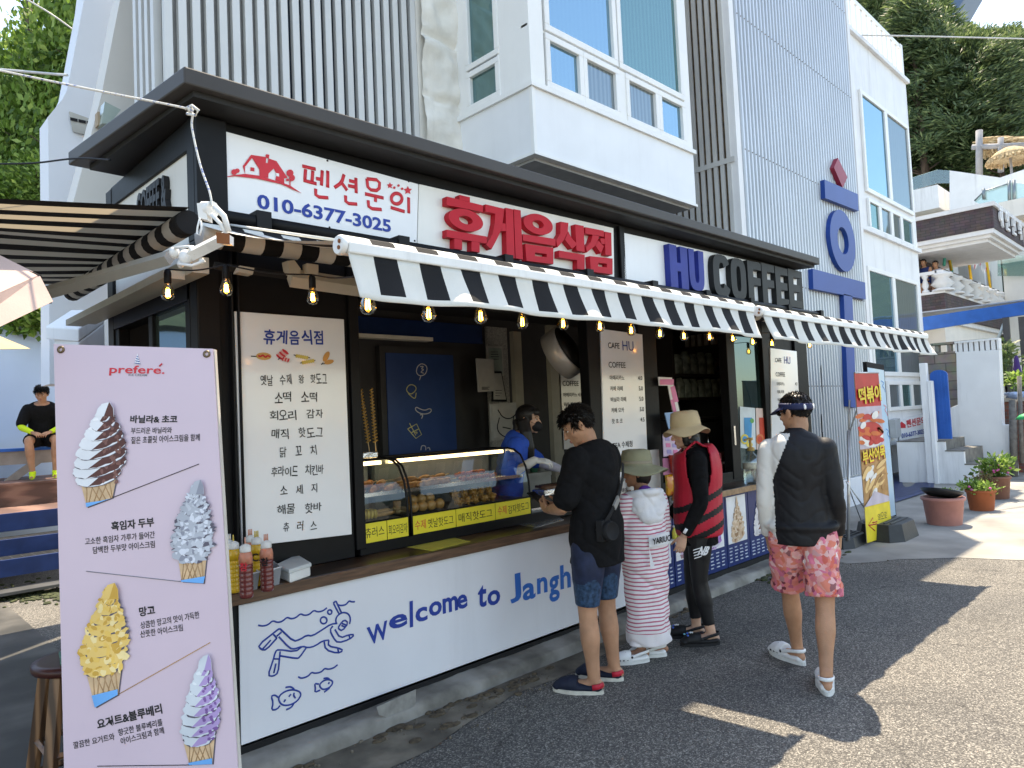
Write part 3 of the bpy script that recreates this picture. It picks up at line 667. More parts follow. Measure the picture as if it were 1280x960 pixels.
# brown brick house
HX = 24.0
hs = thing('brick_house', 'dark brown brick house with overhanging upper storey and stone balustrade on the slope', 'house', (28, 6, 0))
bb = brick_mat('brown_brick', (.055, .038, .042), (.08, .055, .058), (.035, .028, .03), 1.0, .26, .085, msize=.008)
A = PX(1240, 252, HX); B = PX(1240, 296, HX); yf = A.y; yl = PX(1143, 271, HX).y; xr8 = PY(1279, 290, yf).x
stone_w = M('pale_stone', (.66, .66, .66), .7, var=.06, scale=4, stain=.2)
q = MB(); q.box((HX, yf, B.z + .25), (xr8, yl + 4, A.z - .12)); q.build('upper_wall', bb, hs)
q = MB(); q.box((HX - .06, yf - .06, A.z - .12), (xr8 + .06, yl + 4, A.z)); q.build('coping', stone_w, hs)
q = MB(); q.box((HX + .02, yf + .02, B.z + .12), (xr8 - .02, yl + 4, B.z + .25)); q.box((HX + .12, yf + .12, B.z + .02), (xr8 - .12, yl + 4, B.z + .12)); q.box((HX + .22, yf + .22, B.z - .08), (xr8 - .22, yl + 4, B.z + .02)); q.build('cornice', stone_w, hs)
C_ = PX(1178, 337, HX); D_ = PX(1178, 364, HX)
q = MB(); yw8 = C_.y + .9; q.box((HX + .4, yw8, 0), (PY(1247, 335, yw8).x, yl + 4, B.z - .08)); q.build('lower_wall', bb, hs)
q = MB(); q.box((HX, C_.y, D_.z - .75), (HX + 18, yl + 4, D_.z - .05)); q.build('balcony_wall', bb, hs); q = MB(); q.box((HX - .03, C_.y - .03, D_.z - .05), (HX + 18, yl + 4, D_.z + .02)); q.box((HX + .08, C_.y + .08, D_.z - .9), (HX + 18, yl + 4, D_.z - .75)); q.build('balcony_slab', stone_w, hs)
q = MB(); q.box((HX - .02, C_.y - .02, C_.z - .1), (HX + 18, C_.y + .2, C_.z)); q.box((HX - .02, C_.y + .16, C_.z - .1), (HX + .16, yl + 3, C_.z)); q.build('balustrade_rail', stone_w, hs)
hgt = C_.z - .1 - D_.z
for i in range(14):
    q = MB(); px = HX + .2 + i * 1.12
    q.lathe([(.3, 0), (.3, .06), (.17, .1), (.32, hgt * .4), (.17, hgt * .75), (.28, hgt - .06), (.28, hgt)], (px, C_.y + .07, D_.z + .02), 0, 10); q.build('baluster', stone_w, hs)
for i in range(4):
    q = MB(); q.lathe([(.1, 0), (.1, .06), (.05, .1), (.1, hgt * .4), (.05, hgt * .75), (.09, hgt - .06), (.09, hgt)], (HX + .07, C_.y + .5 + i * .5, D_.z + .02), 0, 10); q.build('baluster', stone_w, hs)
q = MB(); x8 = PY(1230, 340, yw8).x; q.box((x8, yw8 - .06, D_.z), (x8 + .9, yw8 - .01, D_.z + 1.9)); x8 = PY(1221, 340, yw8).x; q.box((x8, yw8 - .08, D_.z), (x8 + .15, yw8 - .01, B.z - .08)); q.build('door', pvc, hs)
q = MB()
for i, ch in enumerate('해인민박'):
    u = PY(1248 + i * 8.2, 262 + i * 6.6, yf); text(q, facade(yf - .02), ch, u.x, (A.z + B.z) / 2 + .2, .42, .62, 0, .02, .0, .05)
q.build('lettering', white_clean, hs)
q = MB(); q.box((HX + .6, C_.y + .2, 0), (HX + 8, yl + 4, D_.z - .9)); q.build('ground_floor', offwhite, hs)
q = MB()
for i in range(3): q.box((HX + .55, C_.y + .5 + i * 1.3, 1.4), (HX + .6, C_.y + 1.4 + i * 1.3, 2.8))
q.build('window_shutter', M('shutter_grey', (.25, .27, .27), .5), hs)
# swing frame and bunting on the balcony
sw = thing('clothes_frame', 'yellow and green pole frame strung with white bunting on the brick house balcony', 'frame', (HX + .4, C_.y + .2, D_.z))
yel = M('yellow_pole', (.6, .38, .03), .5); grn = M('green_pole', (.06, .4, .3), .5)
def pk(x, y, dx=0): p = PY(x, y, C_.y + .35); return p
for (a, b, m_) in (((1189, 338), (1182, 296), yel), ((1180, 332), (1183, 296), grn), ((1190, 340), (1183, 298), grn), ((1214, 350), (1209, 312), yel), ((1238, 360), (1233, 325), yel)):
    q = MB(); q.tube([pk(*a), pk(*b)], .045, 0, 6); q.build('pole', m_, sw)
q = MB(); q.tube([pk(1178, 296), pk(1238, 326)], .03, 0, 6); q.build('rail', grn, sw)
q = MB()
for i in range(34):
    s_ = i / 33; p = pk(1184, 297).lerp(pk(1236, 325), s_); d = .35 * abs(math.sin(s_ * 13)) + .1
    q.prism([p + V((0, 0, -d)), p + V((.09, 0, -d - .02)), p + V((.05, .03, -d - .16))], (0, .01, 0), i % 5 == 0)
q.build('bunting', [white_clean, redink], sw)
# modern white villa above
vl = thing('white_villa', 'white modern villa with curved terraces and glass railings above the brick house', 'house', (34, 9, 0))
VX = 34.0
def vp(x, y): return PX(x, y, VX)
a = vp(1142, 245); b = vp(1188, 236)
q = MB(); zt = vp(1170, 231).z; q.box((VX, vp(1172, 231).y, vp(1172, 242).z - .6), (VX + 9, vp(1130, 240).y + 4, zt)); q.build('terrace', white, vl)
q = MB(); q.box((VX + .8, vp(1185, 250).y, 3), (VX + 9, vp(1130, 240).y + 4, vp(1172, 242).z - .6)); q.build('lower_wall', offwhite, vl)
q = MB(); q.prism([vp(x, y) for x, y in ((1187, 213), (1250, 222), (1300, 205), (1300, 300), (1187, 300))], (2.5, 0, 0)); q.build('upper_wall', white, vl)
q = MB(); q.prism([vp(x, y) for x, y in ((1140, 222), (1172, 212), (1187, 213), (1187, 229), (1172, 229), (1140, 238))], (.03, 0, 0)); q.build('glass_railing', rail_glass, vl); q = MB(); q.prism([PX(x, y, VX - 2) for x, y in ((1218, 252), (1230, 240), (1262, 228), (1290, 231), (1290, 256), (1262, 256), (1240, 262))], (.03, 0, 0)); q.build('glass_railing', rail_glass, vl)
q = MB()
for (x, yb_, yt) in ((1230, 249, 236), (1262, 254, 226), (1268, 255, 225)): q.tube([PX(x, yb_, VX - 2.1), PX(x - .6, yt, VX - 2.1)], .06, 0, 6)
q.tube([PX(1218, 251, VX - 2.1), PX(1230, 239, VX - 2.1), PX(1262, 229, VX - 2.1)], .03, 0, 5); q.build('railing_post', M('rail_steel', (.2, .24, .26), .4, .6), vl)
q = MB(); q.box((VX - 3, PX(1262, 262, VX - 2).y - 4, PX(1262, 262, VX - 2).z - .5), (VX + 6, PX(1256, 262, VX - 2).y, PX(1262, 258, VX - 2).z)); q.build('round_balcony', offwhite, vl)
q = MB(); q.box((VX - 2.2, PX(1262, 300, VX - 2).y - 4, 2), (VX + 6, PX(1252, 300, VX - 2).y, PX(1262, 262, VX - 2).z - .5)); q.build('facade', offwhite, vl)
q = MB(); q.prism([PX(x, y, VX - 2.4) for x, y in ((1247, 322), (1290, 318), (1290, 345), (1247, 345))], (.03, 0, 0)); q.build('lower_glass', rail_glass, vl)
# thatched pergola and parasol
pg = thing('pergola', 'thatched pergola on grey posts on the villa roof terrace', 'pergola', vp(1240, 220))
def tp(x, y, d=0): return PX(x, y, VX + 3 + d)
q = MB(); q.tube([tp(1224, 225), tp(1224, 163)], .14, 0, 8); q.tube([tp(1251, 215), tp(1251, 172)], .12, 0, 8); q.build('post', M('grey_timber', (.3, .3, .31), .8), pg)
q = MB(); q.tube([tp(1215, 184), tp(1290, 181)], .12, 0, 8); q.build('beam', M('grey_timber', (.3, .3, .31), .8), pg)
thatch = ramp_mat('thatch', 'noise', 12, [(.3, (.3, .2, .1)), (.7, (.6, .46, .27))], .95, bump=.5)
q = MB()
for i in range(260):
    p = tp(1226 + random.random() * 64, 180 - random.random() * 6, random.random() * 3); q.obox(p, (.06, random.uniform(-.4, .4), 0), (random.uniform(-.2, .2), -.35, -.1), (0, 0, .06))
for i in range(60):
    p = tp(1226 + random.random() * 20, 183, random.random() * 2); q.obox(p, (.05, 0, 0), (0, .05, 0), (0, random.uniform(-.1, .1), -random.uniform(.2, .6)))
q.build('thatch_roof', thatch, pg)
pr = thing('straw_parasol', 'straw beach parasol standing in front of the thatched pergola', 'parasol', tp(1262, 220, -1.5))
c_ = tp(1262, 184, -1.5); e_ = tp(1236, 204, -1.5); rr = abs(c_.y - e_.y); hh = c_.z - e_.z
q = MB(); q.lathe([(rr, 0), (rr * .93, hh * .25), (rr * .7, hh * .6), (rr * .35, hh * .9), (.02, hh)], (c_.x, c_.y, e_.z), 0, 24)
for i in range(200):
    a_ = random.random() * 6.283; r_ = rr * random.uniform(.9, 1.0); q.obox((c_.x + r_ * math.cos(a_), c_.y + r_ * math.sin(a_), e_.z + .05), (.06, 0, 0), (0, .06, 0), (math.cos(a_) * .1, math.sin(a_) * .1, -random.uniform(.1, .25)))
q.build('straw_canopy', thatch, pr); q = MB(); q.tube([(c_.x, c_.y, e_.z - 2), (c_.x, c_.y, e_.z + hh)], .05); q.build('pole', M('grey_timber', (.3, .3, .31), .8), pr)
# far slab on the hilltop
q = MB(); q.prism([PD(x, y, 150) for x, y in ((1085, -60), (1240, -60), (1206, -2), (1190, 22), (1120, 12))], (20, 6, 0)); tag(q.build('hilltop_building', M('slate_blue_wall', (.1, .16, .27), .6)), 'dark slate-blue building edge on the hilltop above the pines', 'building')
# cables
def cable(pix, r, mat, label, cat='cable', deps=None, sag=.0, name='cable'):
    pts = [PD(x, y, d) for (x, y), d in zip(pix, deps)]; c = [V(p) for p in curve(pts, 10)]
    q = MB(); q.tube(c, r, 0, 6); return tag(q.build(name, mat), label, cat)
wire = M('pale_wire', (.6, .6, .58), .5); bwire = M('black_cable', (.01, .01, .012), .6)
cable([(1078, 44), (1180, 46), (1300, 49)], .018, wire, 'pale overhead wire running right from the balcony railing across the pines', deps=(14.5, 16, 18))
cable([(20, -8), (60, 15), (97, 41)], .008, wire, 'white wire crossing the trees at the upper left down to the pale wall', deps=(7, 7, 7.2))
cable([(-20, 205), (40, 204), (95, 198), (138, 200)], .006, bwire, 'thin black cable running left from the kiosk eave', deps=(4.5, 4.4, 4.2, 4.0))
cable([(-10, 86), (60, 92), (84, 94)], .012, M('pipe_white', (.6, .6, .6), .5), 'thin white pipe sticking out of the pale wall edge', 'pipe', deps=(6.6, 6.4, 6.3), name='pipe')
# ------------------------------------------------------------------ trees
def leaf_mat(name, a, b, c):
    m = bpy.data.materials.new(name); m.use_nodes = True
    n = m.node_tree.nodes; L = m.node_tree.links; p = n['Principled BSDF']
    g_ = n.new('ShaderNodeNewGeometry'); rp = n.new('ShaderNodeValToRGB'); e = rp.color_ramp.elements; e.new(.5)
    for k, (q, cc) in enumerate(((0, a), (.55, b), (1, c))): e[k].position = q; e[k].color = list(cc) + [1]
    L.new(g_.outputs['Random Per Island'], rp.inputs[0]); L.new(rp.outputs[0], p.inputs['Base Color']); p.inputs['Roughness'].default_value = .55
    t = n.new('ShaderNodeBsdfTranslucent'); L.new(rp.outputs[0], t.inputs[0]); mx = n.new('ShaderNodeMixShader'); mx.inputs[0].default_value = .42
    L.new(p.outputs[0], mx.inputs[1]); L.new(t.outputs[0], mx.inputs[2]); L.new(mx.outputs[0], n['Material Output'].inputs[0])
    return m
pine_leaf = leaf_mat('pine_needles', (.035, .065, .024), (.095, .15, .055), (.24, .3, .12))
broad_leaf = leaf_mat('bright_leaves', (.06, .12, .018), (.17, .29, .045), (.38, .5, .13))
bark = ramp_mat('pine_bark', 'noise', 9, [(.3, (.05, .035, .025)), (.7, (.16, .11, .08))], .95, vscale=(1, 1, .25), bump=.6)
def clump(mb, c, r, n, size, flat=.6, lean=V((0, 0, 0)), m=0, wd=1.0):
    for _ in range(n):
        d = V((random.gauss(0, 1), random.gauss(0, 1), random.gauss(0, flat)))
        if d.length < .1: continue
        p = c + d.normalized() * r * random.random() ** .45 * V((1, 1, flat)).length / 1.5
        ax = (d + V((0, 0, .5)) + lean * 2 + V((random.gauss(0, .5), random.gauss(0, .5), random.gauss(0, .3)))).normalized()
        s_ = ax.orthogonal(); s_.rotate(Matrix.Rotation(random.random() * 6.28, 3, ax)); s_.normalize()
        L_ = size * random.uniform(.7, 1.5); W_ = size * random.uniform(.22, .4) * wd
        mb.add([p, p + ax * L_ * .5 + s_ * W_, p + ax * L_, p + ax * L_ * .5 - s_ * W_], [[0, 1, 2, 3]], m)
def make_pine(name, seed, h, spread, ncl, leaf, size, dens, crown0=.25, lean=0.0, broad=False):
    random.seed(seed)
    root = thing(name, 'x', 'tree'); t = MB(); cr = MB()
    bend = V((random.uniform(-.4, .4) + lean, random.uniform(-.3, .3), 0)) * .6
    path = [V((bend.x * (k / 6) ** 2, bend.y * (k / 6) ** 2, h * k / 6)) for k in range(7)]
    t.tube(path, [.02 * h * (1 - .8 * k / 6) for k in range(7)], 0, 8)
    for i in range(ncl):
        z = crown0 + (1 - crown0) * (i + random.random()) / ncl; zz = z * h
        k = z * 6; a = path[min(5, int(k))].lerp(path[min(6, int(k) + 1)], k - int(k)) if k < 6 else path[6]
        env = (1 - (z - crown0) / (1 - crown0)) ** .7 if not broad else math.sin(math.pi * min(1, .12 + .88 * (z - crown0) / (1 - crown0))) ** .6
        an = random.random() * 6.283; r = spread * (env * random.uniform(.35, 1.0) + .05)
        e_ = a + V((r * math.cos(an), r * math.sin(an), r * random.uniform(-.1, .35) + .1))
        if r > spread * .3 and i % 2 == 0: t.tube([a - V((0, 0, r * .2)), a.lerp(e_, .5), e_], [.006 * h * (1.1 - z), .004 * h * (1.1 - z), .01], 0, 5)
        clump(cr, e_, spread * random.uniform(.2, .34), dens, size, .4 if not broad else .8, V((.25 + lean, 0, .1)), 0, 1.0 if broad else .38)
    t.build('trunk', bark, root, world=False); cr.build('crown', leaf, root, world=False)
    return root
pines = [make_pine('pine_tree', 11 + i, 11.0, 2.9, 140, pine_leaf, .32, 170, .2, lean=.5 * i) for i in range(3)]
spots = []
random.seed(5)
for i in range(60):
    px = 1098 + (i * 37) % 215; d = 46 + (i % 5) * 9 + random.uniform(-3, 3)
    spots.append((px, d))
spots.sort()
for i, (px, d) in enumerate(spots):
    f = V((ray(px, 300).x, ray(px, 300).y, 0)).normalized() * d
    z = (205 if px < 1200 else 235); zz = CAMZ + ray(px, 250).z / V((ray(px, 250).x, ray(px, 250).y, 0)).length * d - (60 - d) * .03
    top = 30 + 20 * noise.noise(V((px * .03, d, 0))); top = (-5 if px < 1180 else 42) + 22 * noise.noise(V((px * .05, d * .3, 0)))
    zt_ = CAMZ + ray(px, top).z / V((ray(px, top).x, ray(px, top).y, 0)).length * d
    sc = max(.5, (zt_ - zz) / 11.0) * (1 if d < 62 else random.uniform(.85, 1.0))
    lab = '%s dark green pine from the left in the wood on the hill' % ORD[i] if i < 50 else '%s pine counted from the right in the wood on the hill' % ORD[59 - i]
    if i < 3: o = pines[i]; o.location = (f.x, f.y, zz - .3); o.rotation_euler = (0, 0, i * 2.0); o['label'] = lab; o.scale = (sc,) * 3
    else: o = dup(pines[i % 3], (f.x, f.y, zz - .3), i * 1.7, lab, sc)
    o['group'] = 'pines on the hill'
# upper left trees
lt = make_pine('leafy_tree', 31, 9.5, 3.4, 190, broad_leaf, .19, 130, .05, broad=True)
lspots = [(-75, 20, 1.0, 150), (8, 21, 1.1, 120), (110, 22, 1.25, 0), (150, 20.0, 1.0, -40), (-40, 27, 1.35, 70), (40, 18.5, .62, 215)]
for i, (px, d, sc, ty) in enumerate(lspots):
    f = V((ray(px, 100).x, ray(px, 100).y, 0)).normalized() * d
    zt_ = CAMZ + ray(px, ty).z / V((ray(px, ty).x, ray(px, ty).y, 0)).length * d; zb_ = 2.6
    lab = ['bright green leafy tree at the left photo edge behind the awning', 'bright leafy tree with sky above it at the upper left', 'tall bright leafy tree beside the edge of the pale wall', 'leafy tree mostly hidden behind the pale wall', 'farthest and largest leafy tree at the upper left', 'low leafy bush between the awning and the pale wall'][i]
    o = lt if i == 0 else dup(lt, (0, 0, 0), i * 1.9, lab)
    o.location = (f.x, f.y, zb_); o['label'] = lab; o['group'] = 'leafy trees at the upper left'; k = (zt_ - zb_) / 9.5; o.scale = (max(k * .66, .55), max(k * .66, .55), k * .9); o.location.z += .1 * (zt_ - zb_)
tp_ = MB(); a = PD(40, 70, 19); b = PD(33, -30, 19); tp_.tube([V((a.x, a.y, 1)), a, b], [.22, .16, .1], 0, 8)
for k in range(8):
    p = a.lerp(b, k / 8); tp_.tube([p, p + V((random.uniform(-1, 1), random.uniform(-1, 1), .3))], [.03, .01], 0, 5)
tag(tp_.build('bare_pine', bark), 'bare dark pine trunk against the sky at the upper left', 'tree')
hd = MB()
for i in range(60): clump(hd, PD(random.uniform(-20, 125), random.gauss(396, 6), 10.5), .22, 40, .13, .7)
tag(hd.build('climbing_plant', broad_leaf), 'sunlit leafy creeper trailing along the top of the blue-white yard wall', 'plant')
# ------------------------------------------------------------------ food kiosk
KY = 3.70; KX0 = PY(241, 160, KY).x; KX1 = 8.78; CZ = .86
F = facade(KY)
kx = lambda x, y: PY(x, y, KY).x
kz = lambda x, y: PY(x, y, KY).z
ki = thing('food_kiosk', 'black flat-roofed snack kiosk with white signs and an open serving counter', 'kiosk', (5, 4.3, 0))
zs0 = kz(268, 265) - .04; zs1 = kz(267, 160) + .02
ebl = PX(85, 190, 1.13); zf = PY(230, 82, 3.45).z
q = MB()
top = [V((PY(230, 82, 3.45).x, 3.45, zf)), V((8.72, 3.45, zf)), V((8.72, 5.4, zf + .08)), V((ebl.x, ebl.y, ebl.z))]
q.prism(top, (0, 0, -.085)); q.build('roof', darkbrown, ki, bevel=.008)
q = MB(); t2 = [top[0] + V((.06, .05, -.086)), top[1] + V((-.04, .05, -.086)), top[2] + V((-.04, -.05, -.086)), top[3] + V((.1, -.08, -.086))]; q.prism(t2, (0, 0, -.03)); q.build('soffit', soffit, ki)
zu = zf - .12
q = MB()
q.box((KX0, KY, zs0 - .12), (KX1, KY + .1, zu)); q.box((KX0, KY - .04, zs0 - .1), (KX0 + .16, KY, zu - .01)); q.box((KX0, KY + .1, .05), (KX0 + .16, KY + .14, zs0 - .12))
q.box((KX0, KY, .05), (KX0 + .12, KY + .1, zs0 - .12)); q.box((KX1 - .34, KY, .05), (KX1, KY + .1, zs0 - .12))
for xa, xb in ((440, 452), (738, 753), (802, 824), (912, 922), (957, 965)):
    q.box((kx(xa, 500), KY, CZ + .04), (kx(xb, 500), KY + .1, zs0 - .12))
q.box((kx(452, 690), KY + .01, CZ + .0), (kx(738, 640), KY + .09, .925)); q.box((kx(824, 600), KY + .01, CZ), (KX1 - .35, KY + .09, .98))
q.box((kx(452, 400), KY + .005, zs0 - .34), (kx(738, 400), KY + .09, zs0 - .121)); q.box((kx(824, 430), KY + .005, zs0 - .34), (kx(965, 430), KY + .09, zs0 - .121))
q.box((kx(753, 560), KY + .03, .985), (kx(802, 560), KY + .08, zs0 - .121)); q.box((kx(965, 560), KY + .03, CZ), (KX1 - .35, KY + .08, zs0 - .121)); q.box((KX0 + .12, KY + .02, .86), (kx(440, 500), KY + .09, zs0 - .121))
q.box((kx(776, 300) - .05, KY - .03, zs0 + .02), (kx(776, 300) + .02, KY - .001, zu - .02))
for xx in (KX0 + .165, KX0 + .2): q.box((xx, KY - .03, .9), (xx + .012, KY + .02, zs0 - .13))
q.build('frame', black, ki, bevel=.006)
# base, counters
q = MB(); x1 = kx(822, 600); q.box((1.46, 3.49, .02), (KX1, 3.6, .8)); q.box((1.455, 3.47, .02), (KX1, 3.489, .125)); q.box((KX0, 3.6, .02), (KX1, 5.3, .1)); q.box((KX0, 3.62, .1), (KX0 + .05, 3.72, .8)); q.build('base', blackm, ki)
wood = ramp_mat('dark_counter_wood', 'wave', 1.3, [(.2, (.024, .011, .006)), (.55, (.06, .03, .016)), (.9, (.1, .055, .03))], .3, vscale=(.35, 5, 5), bump=.05)
wood2 = ramp_mat('worn_counter_edge', 'noise', 16, [(.3, (.05, .024, .012)), (.6, (.13, .066, .034)), (.8, (.22, .13, .075))], .6, vscale=(.3, 2, 3), bump=.2)
q = MB(); xl = PY(286, 750, 3.45).x; xr = 4.92; q.box((xl, 3.445, .802), (xr, KY + .02, CZ), 0); q.box((xl - .001, 3.438, .8), (xr, 3.4445, CZ - .003), 1); q.build('counter', [wood, wood2], ki, bevel=.004)
q = MB(); q.box((5.42, 3.4, .82), (KX1, KY + .02, .875), 0); q.box((5.419, 3.393, .818), (KX1, 3.3995, .872), 1); q.build('counter', [wood, M('pale_counter_edge', (.33, .21, .12), .6, var=.25, scale=20)], ki, bevel=.004)
# interior
inner = M('interior_black', (.05, .05, .052), .6); inner_w = M('interior_white', (.55, .55, .52), .6, stain=.2)
q = MB(); q.box((KX0 + .1, 5.32, .1), (KX1, 5.4, zu)); q.box((KX1 - .1, KY + .1, .1), (KX1, 5.32, zu)); q.box((KX0 + .12, KY + .14, zs0 - .1), (KX1 - .1, 5.32, zs0 - .05)); q.build('interior_wall', inner, ki)
# left side wall
bk = PX(141, 216, KX0 + .02); yb = bk.y
q = MB(); q.box((KX0 + .02, KY + .12, 2.5), (KX0 + .1, yb, zu)); q.build('side_wall', offwhite, ki)
q = MB(); q.box((KX0, yb - .02, .1), (KX0 + .1, yb + .1, zu - .01)); q.prism([(KX0 + .004, KY + .1, zu), (KX0 + .004, yb, zu), (KX0 + .004, yb, zu - .13), (KX0 + .004, KY + .1, zu - .16)], (.05, 0, 0))
zt = PX(180, 397, KX0).z; q.box((KX0, KY + .1, zt), (KX0 + .1, yb - .02, 2.5)); q.box((KX0, KY + .1, .1), (KX0 + .08, yb - .02, 1.2)); q.box((KX0 + .01, KY + .14, 1.2), (KX0 + .07, KY + .2, zt)); ym = PX(185, 430, KX0).y
q.box((KX0 + .01, ym - .05, 1.2), (KX0 + .07, ym + .02, zt)); q.box((KX0 + .01, yb - .1, 1.2), (KX0 + .07, yb - .02, zt)); q.build('side_frame', black, ki, bevel=.005)
q = MB(); q.box((KX0 + .03, KY + .2, 1.2), (KX0 + .036, ym - .05, zt)); q.build('side_pane', window_glass('kiosk_side_glass', (.05, .07, .065), .35), ki)
fs = Fr((KX0 + .018, 0, 0), (0, -1, 0), (0, 0, 1)); q = MB()
a = PX(177, 252, KX0 + .018); b = PX(214, 226, KX0 + .018); text(q, fs, 'COFFEE &', -(a.y + b.y) / 2, (a.z + b.z) / 2 - .06, a.y - b.y, .2, 0, .03, 0, .03); q.build('side_lettering', blackink, ki)
# blue inner door with drawings
IY = 5.25
dr = MB(); A = PY(474, 432, IY); B = PY(574, 432, IY); dr.box((A.x, IY, .1), (B.x, IY + .06, A.z)); ki_d = dr.build('inner_door', inner, ki)
d2 = MB(); a = PY(482, 441, IY - .01); b = PY(566, 441, IY - .01); d2.box((a.x, IY - .012, .4), (b.x, IY - .001, a.z)); dbl = M('door_blue', (.035, .08, .24), .3, var=.1)
x_ = d2.build('blue_panel', dbl, None); x_.parent = ki_d
d3 = MB(); dy = IY - .014; wl = .004
def dst(pts, m=0, **k): pstroke(d3, dy, [(440 + x / 5.644, 390 + y / 5.644) for x, y in pts], 1.3, m, n=.002, **k)
dst([(465, 380), (490, 362), (525, 378), (530, 410), (512, 445), (475, 452), (453, 430), (455, 400)], closed=True); dst([(485, 452), (475, 480)]); dst([(480, 385), (508, 382), (485, 402), (510, 405), (480, 425), (505, 432)])
dst([(400, 575), (380, 550), (395, 520), (420, 510), (450, 525), (452, 552), (420, 580)], 1, closed=True); dst([(395, 575), (445, 620), (452, 570)], 1)
dst([(450, 668), (445, 690), (470, 712), (510, 722), (550, 712), (562, 690), (545, 680), (515, 695), (480, 685)], closed=True); dst([(480, 725), (500, 725), (495, 740), (490, 752)])
dst([(392, 825), (455, 790), (490, 865), (450, 892)], 1, closed=True, smooth=0); dst([(405, 785), (450, 870)], 1); dst([(420, 850), (470, 825)], 1); dst([(440, 850), (460, 845), (455, 860)], 1)
dst([(485, 975), (490, 940), (520, 945), (520, 975)]); dst([(530, 960), (545, 955), (550, 975)])
y_ = d3.build('drawing', [M('chalk_white', (.75, .75, .78), .5), M('chalk_yellow', (.7, .68, .3), .5)], None); y_.parent = ki_d
q = MB(); a = PY(442, 392, IY); b = PY(600, 392, IY); q.box((a.x, IY - .02, PY(480, 424, IY).z), (b.x, IY - .001, PY(480, 398, IY).z)); q.build('transom', M('transom_blue', (.015, .04, .14), .25), ki)
q = MB(); a = PY(442, 417, 5.0); b = PY(538, 427, 5.0); q.box((a.x, 4.96, b.z), (b.x, 5.05, a.z)); tag(q.build('tube_light', M('lamp_casing', (.7, .68, .6), .5)), 'cream tube light casing above the blue inner door', 'lamp')
# wall paper strip, window jambs behind the seller
q = MB(); a = PY(608, 408, 5.28); b = PY(640, 560, 5.28); q.box((a.x, 5.28, b.z), (b.x, 5.31, a.z)); q.build('back_wall_strip', M('pebbled_wallpaper', (.36, .36, .34), .8, var=.35, scale=60), ki)
q = MB()
for xa, xb, yy in ((645, 655, 5.0), (690, 702, 4.5)): q.box((PY(xa, 500, yy).x, yy, .98), (PY(xb, 500, yy).x, yy + .05, 2.5))
q.build('inner_jamb', M('cream_jamb', (.4, .38, .3), .5), ki)
q = MB(); q.box((4.2, 4.9, .1), (5.3, 5.3, 1.05)); q.box((4.18, 4.86, 1.05), (5.32, 5.3, 1.09)); q.build('back_counter', inner_w, ki)
q = MB(); q.box((2.2, 4.05, .1), (3.6, 4.35, .9)); q.box((2.18, KY + .1, .9), (3.62, 4.4, .945)); q.box((3.62, KY + .1, .9), (4.4, 3.95, .945)); q.build('work_counter', silver, ki)
# right windows: sliding glass
q = MB(); q.box((kx(922, 500), KY + .05, .98), (kx(957, 500), KY + .058, zs0 - .34)); q.build('window_pane', window_glass('kiosk_front_glass', (.015, .03, .03), .14), ki)
q = MB(); q.box((kx(914, 500), KY - .012, 1.25), (kx(916, 500), KY, 1.45)); q.build('window_handle', silver, ki)
# pipe along the facade
q = MB(); zp = kz(300, 283); a = (KX0 - .02, KY - .13, zp); q.tube([a, (KX1 + .1, KY - .13, zp)], .035, 0, 10)
for k in range(9): q.box((KX0 + .25 + k * .9, KY - .18, zp - .05), (KX0 + .33 + k * .9, KY - .001, zp + .05))
q.build('awning_rail', black, ki)
# ------------------------------------------------------------------ boards and signs
SYF = KY - .03
def board(name, label, pix, mat, Y=SYF, t=.025, bevel=.003):
    r = thing(name, label, 'sign', PY(*pix[3], Y)); m_ = MB(); m_.prism([PY(x, y, Y) for x, y in pix], (0, t, 0)); m_.build('board', mat, r, bevel=bevel); return r
s1 = board('sign_board', 'white sign with red house drawing, red Korean words and blue phone number', [(267, 160), (523, 230), (521, 306), (268, 265)], white_clean)
q = MB(); sx = lambda x, y: (270 + x / 4.923, 170 + y / 4.923)
for pts in ([(530, 185), (612, 205)], [(550, 205), (546, 268)], [(595, 215), (590, 280)], [(537, 273), (618, 295)], [(615, 262), (648, 268)], [(653, 212), (648, 305)], [(687, 215), (686, 318)], [(612, 325), (613, 374), (690, 381)], [(787, 237), (772, 288), (728, 318)], [(772, 288), (806, 335)], [(818, 275), (856, 284)], [(812, 306), (856, 315)], [(860, 258), (862, 352)], [(796, 366), (798, 414), (868, 420)], [(927, 264), (935, 330), (1003, 338), (1006, 272), (927, 264)], [(916, 356), (1030, 382)], [(981, 378), (980, 406)], [(935, 396), (940, 446), (1018, 453)], [(1074, 440), (1160, 466)], [(1184, 378), (1185, 476)]): pstroke(q, SYF, [sx(*p) for p in pts], 4.9, 0, n=.002 + random.random() * .0008, smooth=1)
pstroke(q, SYF, [sx(1110 + 34 * math.cos(i * .6283), 386 + 34 * math.sin(i * .6283)) for i in range(10)], 4.9, 0, closed=True)
ptext(q, SYF, '010-6377-3025', *sx(252, 400), *sx(1075, 556), 17.5, 1, .028)
fS = facade(SYF)
def ppoly(mb, Y, pix, m, n=.003, f=sx, t=.0015): mb.prism([PY(*f(x, y), Y - n) for x, y in pix], (0, -t, 0), m)
ppoly(q, SYF, [(165, 185), (215, 116), (308, 130), (306, 165), (318, 168), (322, 138), (372, 155), (440, 258), (418, 262), (420, 292), (365, 272), (372, 235), (355, 200), (322, 232), (322, 258), (268, 247), (266, 205), (222, 135), (178, 190), (178, 232)], 0)
ppoly(q, SYF, [(304, 118), (310, 112), (328, 116), (325, 140), (310, 134)], 0, .0045)
ppoly(q, SYF, [(40, 256), (95, 243), (178, 233), (270, 245), (420, 292), (455, 304), (525, 352), (400, 296), (250, 262), (120, 247)], 0, .005)
